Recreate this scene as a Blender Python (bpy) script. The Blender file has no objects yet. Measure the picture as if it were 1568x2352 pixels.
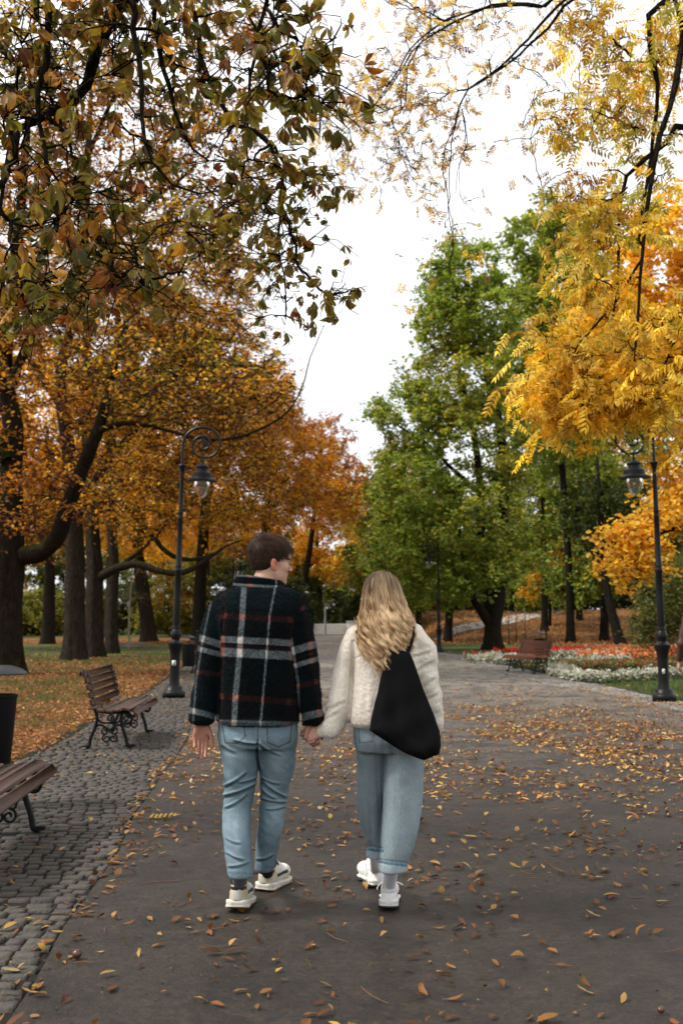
import bpy, bmesh, math, random, time
import numpy as np
from math import radians, sin, cos, pi, sqrt, atan2
from mathutils import Vector, Matrix, noise as mnoise
import openvdb as vdb

T0 = time.time()
scene = bpy.context.scene
COL = scene.collection
RNG = np.random.default_rng(7)

# ------------------------------------------------------------------ camera
FPX = 2287.0            # 35 mm lens on a 24x36 frame, in units of a 1568x2352 picture
CH = 1.41
PITCH = math.atan(247.0 / FPX)
cam_d = bpy.data.cameras.new('camera')
cam_d.sensor_fit = 'VERTICAL'
cam_d.sensor_height = 36.0
cam_d.sensor_width = 24.0
cam_d.lens = FPX / 2352.0 * 36.0
cam_d.clip_start = 0.05
cam_d.clip_end = 9000
cam_d.dof.use_dof = True
cam_d.dof.focus_distance = 4.9
cam_d.dof.aperture_fstop = 3.6
cam = bpy.data.objects.new('camera', cam_d)
COL.objects.link(cam)
cam.location = (0, 0, CH)
cam.rotation_euler = (pi / 2 + PITCH, 0, 0)
scene.camera = cam


def at(px, py, Y):
    """the world point on the vertical plane y=Y seen at (px,py)"""
    u = px - 784.0; v = 1176.0 - py
    ry = FPX * cos(PITCH) - v * sin(PITCH)
    rz = FPX * sin(PITCH) + v * cos(PITCH)
    t = Y / ry
    return np.array((u * t, Y, CH + rz * t))


def gnd(px, py, z=0.0):
    u = px - 784.0; v = 1176.0 - py
    ry = FPX * cos(PITCH) - v * sin(PITCH)
    rz = FPX * sin(PITCH) + v * cos(PITCH)
    t = (CH - z) / -rz
    return np.array((u * t, ry * t, z))


# ------------------------------------------------------------------ object helpers
def link(o, parent=None):
    COL.objects.link(o)
    if parent is not None:
        o.parent = parent
    return o


def tag(o, label=None, cat=None, group=None, kind=None):
    if label: o['label'] = label
    if cat: o['category'] = cat
    if group: o['group'] = group
    if kind: o['kind'] = kind
    return o


def empty(name, loc=(0, 0, 0), rz=0.0, parent=None):
    o = bpy.data.objects.new(name, None)
    o.empty_display_size = 0.2
    o.location = loc
    o.rotation_euler = (0, 0, rz)
    return link(o, parent)


def copy_tree(o, parent=None):
    c = o.copy()
    COL.objects.link(c)
    c.parent = parent
    for ch in list(o.children):
        copy_tree(ch, c)
    return c


def mesh_np(name, V, faces, mat, parent=None, col=None, smooth=False, uv=None):
    """faces: one (M,k) int array or a list of such arrays"""
    V = np.asarray(V, dtype=np.float32).reshape(-1, 3)
    if not isinstance(faces, (list, tuple)):
        faces = [faces]
    faces = [np.asarray(f, dtype=np.int32) for f in faces if len(f)]
    me = bpy.data.meshes.new(name)
    me.vertices.add(len(V))
    me.vertices.foreach_set('co', V.ravel())
    nl = sum(f.size for f in faces)
    nf = sum(len(f) for f in faces)
    me.loops.add(nl)
    me.loops.foreach_set('vertex_index', np.concatenate([f.ravel() for f in faces]))
    me.polygons.add(nf)
    st = np.concatenate([np.full(len(f), f.shape[1], dtype=np.int32) for f in faces])
    starts = np.concatenate(([0], np.cumsum(st)[:-1])).astype(np.int32)
    me.polygons.foreach_set('loop_start', starts)
    if smooth:
        me.polygons.foreach_set('use_smooth', np.ones(nf, dtype=bool))
    if col is not None:
        c = np.asarray(col, dtype=np.float32)
        if c.shape[1] == 3:
            c = np.concatenate([c, np.ones((len(c), 1), dtype=np.float32)], 1)
        a = me.color_attributes.new('col', 'FLOAT_COLOR', 'POINT')
        a.data.foreach_set('color', c.ravel())
    me.update(calc_edges=True)
    me.validate()
    if mat is not None:
        me.materials.append(mat)
    o = bpy.data.objects.new(name, me)
    return link(o, parent)


class MB:
    """collects primitive shapes into one mesh"""
    def __init__(s):
        s.V = []; s.F = []; s.n = 0; s.C = []

    def add(s, V, F, col=None):
        V = np.asarray(V, dtype=float).reshape(-1, 3)
        for f in (F if isinstance(F, (list, tuple)) else [F]):
            f = np.asarray(f)
            if len(f): s.F.append(f + s.n)
        s.V.append(V); s.n += len(V)
        s.C.append(np.tile(np.array(col if col is not None else (1, 1, 1), dtype=float)[:3], (len(V), 1)))
        return s

    def box(s, c, size, rot=None, bev=0.0, col=None):
        hx, hy, hz = [q / 2 for q in size]
        b = min(bev, hx * .9, hy * .9, hz * .9)
        if b <= 0:
            V = np.array([(x, y, z) for x in (-hx, hx) for y in (-hy, hy) for z in (-hz, hz)])
            F = np.array([(0, 1, 3, 2), (4, 6, 7, 5), (0, 4, 5, 1), (2, 3, 7, 6), (0, 2, 6, 4), (1, 5, 7, 3)])
            Fs = [F]
        else:
            V = []; idx = {}
            for sx in (-1, 1):
                for sy in (-1, 1):
                    for sz in (-1, 1):
                        for k, p in enumerate(((hx, hy - b, hz - b), (hx - b, hy, hz - b), (hx - b, hy - b, hz))):
                            idx[(sx, sy, sz, k)] = len(V)
                            V.append((sx * p[0], sy * p[1], sz * p[2]))
            V = np.array(V); Q = []; Tt = []
            for a in (-1, 1):
                q = [(a, -1, -1, 0), (a, 1, -1, 0), (a, 1, 1, 0), (a, -1, 1, 0)]; Q.append([idx[k] for k in (q if a > 0 else q[::-1])])
                q = [(-1, a, -1, 1), (1, a, -1, 1), (1, a, 1, 1), (-1, a, 1, 1)]; Q.append([idx[k] for k in (q[::-1] if a > 0 else q)])
                q = [(-1, -1, a, 2), (1, -1, a, 2), (1, 1, a, 2), (-1, 1, a, 2)]; Q.append([idx[k] for k in (q if a > 0 else q[::-1])])
            for a in (-1, 1):
                for c2 in (-1, 1):
                    Q.append([idx[(a, c2, -1, 0)], idx[(a, c2, 1, 0)], idx[(a, c2, 1, 1)], idx[(a, c2, -1, 1)]])
                    Q.append([idx[(a, -1, c2, 0)], idx[(a, 1, c2, 0)], idx[(a, 1, c2, 2)], idx[(a, -1, c2, 2)]])
                    Q.append([idx[(-1, a, c2, 1)], idx[(1, a, c2, 1)], idx[(1, a, c2, 2)], idx[(-1, a, c2, 2)]])
                    for c3 in (-1, 1):
                        Tt.append([idx[(a, c2, c3, k)] for k in range(3)])
            Fs = [np.array(Q), np.array(Tt)]
        if rot is not None:
            V = V @ np.array(rot).T
        V = V + np.array(c)
        return s.add(V, Fs, col)

    def tube(s, pts, r, sides=8, col=None, caps=True, squash=None):
        P = np.array(pts, dtype=float)
        R = np.broadcast_to(np.array(r, dtype=float), (len(P),))
        V, F = tubes(P[None], R[None], sides)
        s.add(V, F, col)
        if caps:
            n = len(P)
            s.F.append(np.array([[s.n - n * sides + k for k in range(sides)]][0:1])[:, ::-1])
            s.F.append(np.array([[s.n - sides + k for k in range(sides)]]))
        return s

    def lathe(s, prof, c=(0, 0, 0), sides=24, col=None, ang0=0.0):
        prof = np.array(prof, dtype=float)
        n = len(prof)
        th = np.arange(sides) * 2 * pi / sides + ang0
        V = np.zeros((n, sides, 3))
        V[:, :, 0] = prof[:, 0:1] * np.cos(th); V[:, :, 1] = prof[:, 0:1] * np.sin(th); V[:, :, 2] = prof[:, 1:2]
        V = V.reshape(-1, 3) + np.array(c)
        i = np.arange(n - 1)[:, None] * sides; j = np.arange(sides)[None]; k = (j + 1) % sides
        F = np.stack([i + j, i + k, i + sides + k, i + sides + j], -1).reshape(-1, 4)
        return s.add(V, F, col)

    def build(s, name, mat, parent=None, smooth=False, usecol=False, M=None):
        V = np.concatenate(s.V)
        if M is not None:
            V = V @ np.array(M)[:3, :3].T + np.array(M)[:3, 3]
        by = {}
        for f in s.F:
            by.setdefault(f.shape[1], []).append(f)
        F = [np.concatenate(v) for v in by.values()]
        o = mesh_np(name, V, F, mat, parent, col=np.concatenate(s.C) if usecol else None, smooth=smooth)
        if smooth:
            try: o.data.set_sharp_from_angle(angle=radians(38))
            except Exception: pass
        return o


def tubes(P, R, sides=5, lobed=None):
    """P (B,S,3) polylines, R (B,S) radii -> vertices, quads"""
    B, S, _ = P.shape
    Tn = np.zeros_like(P)
    Tn[:, 1:-1] = P[:, 2:] - P[:, :-2]
    Tn[:, 0] = P[:, 1] - P[:, 0]; Tn[:, -1] = P[:, -1] - P[:, -2]
    Tn /= np.linalg.norm(Tn, axis=2, keepdims=True) + 1e-9
    m = Tn.mean(1)
    ref = np.where((np.abs(m[:, 2:3]) > 0.8 * np.linalg.norm(m, axis=1, keepdims=True)), np.array([[1.0, 0.17, 0]]), np.array([[0.05, 0.1, 1.0]]))
    ref = np.repeat(ref[:, None], S, 1)
    A = np.cross(Tn, ref); A /= np.linalg.norm(A, axis=2, keepdims=True) + 1e-9
    Bn = np.cross(Tn, A)
    th = np.arange(sides) * 2 * pi / sides
    rr = R[:, :, None] * np.ones(sides)
    if lobed is not None: rr = rr * lobed
    V = P[:, :, None] + rr[..., None] * (A[:, :, None] * np.cos(th)[None, None, :, None] + Bn[:, :, None] * np.sin(th)[None, None, :, None])
    b = (np.arange(B) * S * sides)[:, None, None]; i = (np.arange(S - 1) * sides)[None, :, None]; j = np.arange(sides)[None, None]
    k = (j + 1) % sides
    F = np.stack([b + i + j, b + i + k, b + i + sides + k, b + i + sides + j], -1).reshape(-1, 4)
    return V.reshape(-1, 3), F


def smooth_poly(pts, n):
    """Catmull-Rom resample of a polyline with any number of columns"""
    P = np.array(pts, dtype=float)
    if len(P) < 3:
        t = np.linspace(0, 1, n)[:, None]
        return P[0] * (1 - t) + P[-1] * t
    Q = np.vstack([2 * P[0] - P[1], P, 2 * P[-1] - P[-2]])
    d = np.concatenate(([0], np.cumsum(np.linalg.norm(np.diff(P[:, :3], axis=0), axis=1)))) + np.arange(len(P)) * 1e-6
    tt = np.linspace(0, d[-1], n)
    i = np.clip(np.searchsorted(d, tt, side='right') - 1, 0, len(P) - 2)
    u = ((tt - d[i]) / (d[i + 1] - d[i]))[:, None]
    p0, p1, p2, p3 = Q[i], Q[i + 1], Q[i + 2], Q[i + 3]
    return 0.5 * (2 * p1 + (p2 - p0) * u + (2 * p0 - 5 * p1 + 4 * p2 - p3) * u ** 2 + (3 * p1 - p0 - 3 * p2 + p3) * u ** 3)


def rand_rot(N, rng, up=0.0):
    """(N,3,3) frames; rows are x (tip), y, z (normal); up pulls the normal upward"""
    z = rng.normal(size=(N, 3)); z /= np.linalg.norm(z, axis=1, keepdims=True)
    z[:, 2] = np.abs(z[:, 2]) if up > 0 else z[:, 2]
    z[:, 2] += up; z /= np.linalg.norm(z, axis=1, keepdims=True)
    a = rng.normal(size=(N, 3))
    x = a - (a * z).sum(1, keepdims=True) * z; x /= np.linalg.norm(x, axis=1, keepdims=True)
    return np.stack([x, np.cross(z, x), z], 1)


def frames(xdir, zdir):
    x = xdir / (np.linalg.norm(xdir, axis=-1, keepdims=True) + 1e-9)
    z = zdir - (zdir * x).sum(-1, keepdims=True) * x
    z /= np.linalg.norm(z, axis=-1, keepdims=True) + 1e-9
    return np.stack([x, np.cross(z, x), z], -2)


def scatter(TV, TF, pos, rot, scale, col=None):
    """copies of one template -> V, F, C"""
    TV = np.asarray(TV, dtype=np.float32); TF = np.asarray(TF)
    N, k = len(pos), len(TV)
    sc = np.asarray(scale, dtype=np.float32)
    if sc.ndim == 1: sc = sc[:, None]
    L = TV[None] * sc[:, None, :]
    V = np.einsum('nki,nij->nkj', L, rot.astype(np.float32)) + pos[:, None].astype(np.float32)
    F = (TF[None] + (np.arange(N) * k)[:, None, None]).reshape(-1, TF.shape[1])
    C = None if col is None else np.repeat(np.asarray(col, dtype=np.float32), k, 0)
    return V.reshape(-1, 3), F, C


def vnoise(P, seed=0):
    """cheap smooth value noise of an (N,d) array, about -1..1"""
    P = np.asarray(P, dtype=np.float64)
    if P.shape[1] == 2: P = np.concatenate([P, np.full((len(P), 1), 0.37)], 1)
    i = np.floor(P).astype(np.int64); f = P - i; f = f * f * (3 - 2 * f)
    def h(a, b, c):
        n = (a * 374761393 + b * 668265263 + c * 2147483647 + seed * 974711) & 0xffffffff
        n = ((n ^ (n >> 13)) * 1274126177) & 0xffffffff
        return ((n ^ (n >> 16)) & 0xffff) / 32767.5 - 1
    r = 0
    for dx in (0, 1):
        wx = f[:, 0] if dx else 1 - f[:, 0]
        for dy in (0, 1):
            wy = f[:, 1] if dy else 1 - f[:, 1]
            for dz in (0, 1):
                wz = f[:, 2] if dz else 1 - f[:, 2]
                r = r + wx * wy * wz * h(i[:, 0] + dx, i[:, 1] + dy, i[:, 2] + dz)
    return r


def srgb(r, g, b):
    return tuple(((c / 255.0 + 0.055) / 1.055) ** 2.4 if c > 10 else c / 255.0 / 12.92 for c in (r, g, b))


# ------------------------------------------------------------------ materials
class NT:
    def __init__(s, name):
        s.m = bpy.data.materials.new(name); s.m.use_nodes = True
        s.t = s.m.node_tree; s.t.nodes.clear()
        s.out = s.n('ShaderNodeOutputMaterial')
    def n(s, kind, **kw):
        nd = s.t.nodes.new(kind)
        for k, v in kw.items():
            if k.startswith('i_'):
                nm = k[2:]; nm = int(nm) if nm.isdigit() else nm.replace('_', ' ')
                s.set(nd.inputs[nm], v)
            else: setattr(nd, k, v)
        return nd
    def set(s, inp, v):
        if isinstance(v, bpy.types.NodeSocket): s.t.links.new(v, inp)
        elif isinstance(v, (tuple, list)) and len(v) == 3 and inp.type == 'RGBA': inp.default_value = (*v, 1)
        else: inp.default_value = v
    def noise(s, scale, detail=4, vec=None, rough=0.55, out=0):
        nd = s.n('ShaderNodeTexNoise', i_Scale=scale, i_Detail=detail, i_Roughness=rough)
        s.set(nd.inputs['Vector'], vec if vec is not None else s.pos())
        return nd.outputs[out]
    def pos(s):
        if not hasattr(s, '_p'): s._p = s.n('ShaderNodeTexCoord').outputs['Object']
        return s._p
    def ramp(s, fac, stops, interp='LINEAR'):
        nd = s.n('ShaderNodeValToRGB'); s.set(nd.inputs[0], fac); cr = nd.color_ramp; cr.interpolation = interp
        while len(cr.elements) < len(stops): cr.elements.new(0.5)
        for e, (p, c) in zip(cr.elements, stops):
            e.position = p; e.color = (*c, 1) if isinstance(c, (tuple, list)) else (c, c, c, 1)
        return nd.outputs[0]
    def mix(s, fac, a, b, mode='MIX'):
        nd = s.n('ShaderNodeMix', data_type='RGBA', blend_type=mode)
        s.set(nd.inputs[0], fac); s.set(nd.inputs[6], a); s.set(nd.inputs[7], b)
        return nd.outputs[2]
    def math(s, op, a, b=0.0, c=None):
        nd = s.n('ShaderNodeMath', operation=op); s.set(nd.inputs[0], a); s.set(nd.inputs[1], b)
        if c is not None: s.set(nd.inputs[2], c)
        return nd.outputs[0]
    def bump(s, h, dist=0.01, strength=1.0):
        nd = s.n('ShaderNodeBump', i_Strength=strength, i_Distance=dist); s.set(nd.inputs['Height'], h)
        return nd.outputs[0]
    def attr(s, name='col'):
        return s.n('ShaderNodeAttribute', attribute_name=name).outputs['Color']
    def bsdf(s, color, rough=0.7, normal=None, spec=0.5, metal=0.0, **kw):
        nd = s.n('ShaderNodeBsdfPrincipled')
        s.set(nd.inputs['Base Color'], color); s.set(nd.inputs['Roughness'], rough)
        nd.inputs['Specular IOR Level'].default_value = spec; s.set(nd.inputs['Metallic'], metal)
        if normal is not None: s.set(nd.inputs['Normal'], normal)
        for k, v in kw.items(): s.set(nd.inputs[k.replace('_', ' ')], v)
        return nd.outputs[0]
    def end(s, sh):
        s.t.links.new(sh, s.out.inputs[0]); return s.m


def leaf_mat(name, trans=0.4, veins=0.0, blotch=None, rough=0.55):
    t = NT(name)
    c = t.attr()
    c = t.mix(t.math('MULTIPLY', t.noise(9, 3), 1.0), c, t.mix(1.0, c, (0.55, 0.5, 0.45), 'MULTIPLY'))
    if blotch:
        f = t.ramp(t.noise(blotch[0], 5, rough=.7), [(blotch[1], 0.0), (blotch[1] + .08, 1.0)])
        c = t.mix(f, c, blotch[2])
    d = t.bsdf(c, rough, spec=0.3)
    tr = t.n('ShaderNodeBsdfTranslucent', i_Color=t.mix(1.0, c, (1.45, 1.3, 0.8), 'MULTIPLY')).outputs[0]
    mx = t.n('ShaderNodeMixShader', i_0=trans); t.set(mx.inputs[1], d); t.set(mx.inputs[2], tr)
    return t.end(mx.outputs[0])


def m_plain(name, color, rough=0.6, spec=0.5, metal=0.0, bscale=0, bdist=0.002, var=0.0):
    t = NT(name)
    c = color
    if var > 0:
        c = t.mix(t.noise(6, 5), color, tuple(q * (1 - var) for q in color))
    nrm = t.bump(t.noise(bscale, 5), bdist) if bscale else None
    return t.end(t.bsdf(c, rough, nrm, spec, metal))


def make_world():
    w = bpy.data.worlds.new('World'); scene.world = w; w.use_nodes = True
    t = w.node_tree; t.nodes.clear()
    out = t.nodes.new('ShaderNodeOutputWorld'); bg = t.nodes.new('ShaderNodeBackground')
    sky = t.nodes.new('ShaderNodeTexSky'); sky.sky_type = 'NISHITA'; sky.sun_disc = False
    sky.sun_elevation = radians(SUN_EL); sky.sun_rotation = radians(SUN_ROT)
    sky.air_density = 1.0; sky.dust_density = 2.0
    co = t.nodes.new('ShaderNodeTexCoord')
    nz = t.nodes.new('ShaderNodeTexNoise'); nz.inputs['Scale'].default_value = 2.2; nz.inputs['Detail'].default_value = 5
    rp = t.nodes.new('ShaderNodeValToRGB'); rp.color_ramp.elements[0].position = 0.30; rp.color_ramp.elements[1].position = 0.52
    rp.color_ramp.elements[0].color = (0.66, 0.66, 0.66, 1); rp.color_ramp.elements[1].color = (0.97, 0.97, 0.97, 1)
    mx = t.nodes.new('ShaderNodeMix'); mx.data_type = 'RGBA'
    cl = mx.inputs[7]; cl.default_value = (CLOUD * .985, CLOUD * .995, CLOUD * 1.02, 1)
    L = t.links.new
    L(co.outputs['Generated'], nz.inputs['Vector']); L(nz.outputs[0], rp.inputs[0]); L(rp.outputs[0], mx.inputs[0])
    L(sky.outputs[0], mx.inputs[6]); L(mx.outputs[2], bg.inputs[0]); L(bg.outputs[0], out.inputs[0])
    bg.inputs[1].default_value = SKY_S
    sd = bpy.data.lights.new('sun', 'SUN'); sd.energy = SUN_E; sd.angle = radians(SUN_ANG); sd.color = (1.0, 0.95, 0.87)
    so = bpy.data.objects.new('sun', sd); link(so)
    az = radians(SUN_AZ)   # direction towards the sun, measured from +y to +x
    d = Vector((sin(az) * cos(radians(SUN_EL)), cos(az) * cos(radians(SUN_EL)), sin(radians(SUN_EL))))
    so.rotation_euler = d.to_track_quat('Z', 'Y').to_euler()


SUN_EL, SUN_AZ = 50.0, -98.0
SUN_ROT = SUN_AZ
SUN_E, SUN_ANG = 2.7, 12.0
SKY_S, CLOUD = 0.1, 8.2
make_world()
scene.view_settings.view_transform = 'Standard'
scene.view_settings.look = 'None'
scene.view_settings.exposure = 0.78
scene.view_settings.gamma = 1.0
cy = scene.cycles
cy.max_bounces = 7; cy.diffuse_bounces = 3; cy.glossy_bounces = 2; cy.transmission_bounces = 5; cy.transparent_max_bounces = 6
cy.caustics_reflective = False; cy.caustics_refractive = False
cy.use_denoising = True
try: cy.denoiser = 'OPENIMAGEDENOISE'
except Exception: pass
cy.sample_clamp_indirect = 6
scene.render.film_transparent = False
# ------------------------------------------------------------------ ground
def sstep(a, b, x):
    t = np.clip((x - a) / (b - a), 0, 1); return t * t * (3 - 2 * t)


def terrain(x, y):
    x = np.asarray(x, dtype=float); y = np.asarray(y, dtype=float)
    y0 = 100 - 42 * sstep(2, 9, x)
    z = 2.1 * sstep(0, 34, y - y0) * sstep(-16, -6, x)
    z = z + 0.9 * sstep(20, 45, x) * sstep(55, 90, y)
    z = z + 1.4 * sstep(95, 150, y) * (1 - sstep(-16, -6, x))
    z = z - 9.0 * sstep(128, 200, y) 
    return z


ASPH_L = [gnd(*p)[:2] for p in ((24, 2346), (86, 2256), (143, 2141), (205, 2060), (276, 1956), (310, 1874), (343, 1830), (376, 1778), (406, 1742), (430, 1705))]
ASPH_L = [np.array((-0.95, 1.5)), np.array((-0.75, -6.0))][::-1] + ASPH_L + [np.array(p) for p in ((-2.35, 16.5), (-2.9, 22), (-3.6, 32), (-4.6, 50), (-5.5, 75), (-6.0, 104))]
LAWN_L = [np.array((-2.7, -6.0)), np.array((-2.85, 3.0))] + [gnd(*p)[:2] for p in ((0, 1762), (102, 1726), (154, 1696), (192, 1671), (343, 1589), (400, 1545), (440, 1522))] + [np.array(p) for p in ((-5.2, 44), (-6.2, 75), (-6.6, 104))]
ASPH_R = [np.array((5.2, -6.0)), np.array((5.2, 8.0))] + [gnd(*p)[:2] for p in ((1568, 1636), (1504, 1622), (1410, 1600), (1335, 1584), (1259, 1574), (1165, 1551), (1089, 1527), (1017, 1506))] + [np.array(p) for p in ((4.0, 62), (3.8, 104))]
LAWN_R = [np.array((5.75, -6.0)), np.array((5.75, 8.0))] + [gnd(*p)[:2] for p in ((1568, 1612), (1497, 1599), (1353, 1567), (1263, 1551), (1134, 1521), (1089, 1509), (1017, 1499))] + [np.array(p) for p in ((4.5, 66), (4.4, 104))]


def mk_edge(pts):
    P = np.array(pts); P = P[np.argsort(P[:, 1])]
    return lambda y: np.interp(y, P[:, 1], P[:, 0])


eAL, eLL, eAR, eLR = map(mk_edge, (ASPH_L, LAWN_L, ASPH_R, LAWN_R))


def mat_ground():
    t = NT('lawn_soil_and_leaf_litter')
    p = t.pos()
    g = t.mix(t.noise(45, 6, p), (0.045, 0.09, 0.018), (0.085, 0.135, 0.03))
    g = t.mix(t.ramp(t.noise(0.9, 4, p), [(.42, 0.0), (.62, 1.0)]), g, (0.06, 0.05, 0.03))
    # leaf litter patches
    lf = t.mix(t.noise(22, 6, p), (0.05, 0.028, 0.013), (0.20, 0.085, 0.028))
    lf = t.mix(t.ramp(t.noise(13, 5, p), [(.55, 0.0), (.6, 1.0)]), lf, (0.34, 0.17, 0.05))
    sx = t.n('ShaderNodeSeparateXYZ'); t.set(sx.inputs[0], p)
    band = t.ramp(t.math('MULTIPLY', sx.outputs[1], 1 / 120.0), [(0.0, .72), (.22, .78), (.31, .40), (.36, .22), (.46, .22), (.52, .80), (.60, .80), (.68, .30), (1.0, .30)])
    rt = t.math('MULTIPLY', t.ramp(t.math('MULTIPLY', sx.outputs[0], .02), [(.0, 0.0), (.08, 1.0)]), t.ramp(t.math('MULTIPLY', sx.outputs[1], 1 / 120.0), [(.47, 0.0), (.53, .95)]))
    band = t.math('MAXIMUM', band, rt)
    gr = t.math('MULTIPLY', t.ramp(t.math('MULTIPLY', sx.outputs[0], .02), [(.0, 0.0), (.08, 1.0)]), t.ramp(t.math('MULTIPLY', sx.outputs[1], 1 / 120.0), [(.45, .55), (.49, 0.0)]))
    band = t.math('SUBTRACT', band, gr)
    m = t.math('ADD', t.math('ADD', t.noise(1.7, 7, p, .7), t.math('MULTIPLY', t.noise(19, 3, p), .35)), t.math('MULTIPLY', band, 0.55))
    c = t.mix(t.ramp(m, [(.86, 0.0), (1.0, 1.0)]), g, lf)
    nrm = t.bump(t.noise(60, 6, p), 0.03)
    return t.end(t.bsdf(c, 0.95, nrm, 0.15))


def mat_asphalt():
    t = NT('worn_asphalt')
    p = t.pos()
    c = t.mix(t.noise(0.55, 6, p, .6), (0.0155, 0.0108, 0.0070), (0.047, 0.0350, 0.0245))
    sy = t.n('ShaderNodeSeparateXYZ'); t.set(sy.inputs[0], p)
    far_light = t.ramp(t.math('ADD', t.math('MULTIPLY', sy.outputs[1], 1 / 60.0), t.math('MULTIPLY', t.noise(.25, 4, p), .12)), [(.19, 0.0), (.48, 1.0)])  # paler with distance: open-sky light on the far path painted into the colour
    c = t.mix(far_light, c, t.mix(t.noise(.5, 5, p), (0.17, 0.150, 0.130), (0.25, 0.225, 0.195)))
    damp = t.ramp(t.noise(1.7, 8, p, .75), [(.48, 0.0), (.57, 1.0)])
    c = t.mix(t.math('MULTIPLY', damp, .7), c, (0.010, 0.0076, 0.0056))
    mp = t.n('ShaderNodeMapping', i_Scale=(1.0, 0.35, 1.0)); t.set(mp.inputs[0], p)
    st = t.ramp(t.noise(3.2, 6, mp.outputs[0], .65), [(.52, 0.0), (.7, 1.0)])
    c = t.mix(t.math('MULTIPLY', st, .35), c, (0.016, 0.013, 0.010))
    ag = t.noise(48, 7, p, .82)
    c = t.mix(t.ramp(ag, [(.40, 0.0), (.60, 1.0)]), t.mix(1.0, c, (.5, .5, .5), 'MULTIPLY'), t.mix(1.0, c, (1.45, 1.42, 1.38), 'MULTIPLY'))
    c = t.mix(t.ramp(t.noise(15, 6, p, .7), [(.36, 0.0), (.64, 1.0)]), t.mix(1.0, c, (.66, .66, .66), 'MULTIPLY'), t.mix(1.0, c, (1.30, 1.28, 1.26), 'MULTIPLY'))
    vo = t.n('ShaderNodeTexVoronoi', i_Scale=42); t.set(vo.inputs['Vector'], p)
    c = t.mix(t.ramp(vo.outputs['Distance'], [(.05, .7), (.09, 0.0)]), c, (0.2, 0.185, 0.16))
    wv = t.n('ShaderNodeTexVoronoi', i_Scale=.42, feature='DISTANCE_TO_EDGE')
    dv = t.n('ShaderNodeMix', data_type='VECTOR', i_0=.16); t.set(dv.inputs[4], p); t.set(dv.inputs[5], t.noise(1.4, 6, p, .7, 1)); t.set(wv.inputs['Vector'], dv.outputs[1])
    crack = t.math('MULTIPLY', t.ramp(wv.outputs['Distance'], [(.0, 1.0), (.008, 0.0)]), t.ramp(t.noise(.5, 3, p), [(.5, 0.0), (.6, .8)]))
    c = t.mix(crack, c, (.008, .006, .005))
    h = t.math('ADD', ag, t.math('MULTIPLY', t.noise(38, 4, p), .8))
    return t.end(t.bsdf(c, 0.55, t.bump(h, 0.009), 0.38))


def mat_stone(name, a, b):
    t = NT(name)
    p = t.pos()
    c = t.mix(1.0, t.attr(), t.mix(t.noise(30, 6, p, .65), a, b), 'MULTIPLY')
    c = t.mix(t.ramp(t.noise(2.2, 5, p), [(.45, 0.0), (.7, .6)]), c, (0.03, 0.027, 0.02))
    return t.end(t.bsdf(c, 0.75, t.bump(t.noise(55, 5, p), 0.01), 0.4))


def build_ground():
    xs = np.unique(np.concatenate([np.linspace(-4000, -160, 12), np.linspace(-160, -30, 24), np.linspace(-30, 40, 90), np.linspace(40, 160, 24), np.linspace(160, 4000, 12)]))
    ys = np.unique(np.concatenate([np.linspace(-4000, -30, 8), np.linspace(-30, 0, 10), np.linspace(0, 130, 150), np.linspace(130, 300, 30), np.linspace(300, 4000, 10)]))
    X, Y = np.meshgrid(xs, ys, indexing='ij')
    inpath = (X > eLL(Y) - .1) & (X < eLR(Y) + .1) & (Y < 104) & (Y > -6)
    Z = terrain(X, Y) + 0.012 * vnoise(np.stack([X.ravel() * 1.3, Y.ravel() * 1.3], 1)).reshape(X.shape) * ((np.abs(X) < 160) & ~inpath) - 0.03 * inpath
    n, m = X.shape
    i = np.arange(n - 1)[:, None] * m; j = np.arange(m - 1)[None]
    F = np.stack([i + j, i + m + j, i + m + j + 1, i + j + 1], -1).reshape(-1, 4)
    o = mesh_np('ground', np.stack([X, Y, Z], -1), F, mat_ground(), smooth=True)
    tag(o, 'grassy park ground strewn with fallen leaves', 'ground', kind='structure')
    # asphalt sheet following the two edges
    ys = np.unique(np.concatenate([np.linspace(-6, 30, 145), np.linspace(30, 104, 90)]))
    u = np.linspace(0, 1, 60)
    XL, XR = eAL(ys), eAR(ys)
    X = XL[:, None] * (1 - u) + XR[:, None] * u; Y = np.repeat(ys[:, None], len(u), 1)
    Z = 0.012 + 0.006 * vnoise(np.stack([X.ravel() * 1.1, Y.ravel() * .8], 1)).reshape(X.shape)
    m = len(u); n = len(ys)
    i = np.arange(n - 1)[:, None] * m; j = np.arange(m - 1)[None]
    F = np.stack([i + j, i + j + 1, i + m + j + 1, i + m + j], -1).reshape(-1, 4)
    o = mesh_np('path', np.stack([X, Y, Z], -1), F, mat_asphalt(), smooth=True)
    tag(o, 'wide asphalt park path scattered with autumn leaves', 'path', kind='structure')


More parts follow.
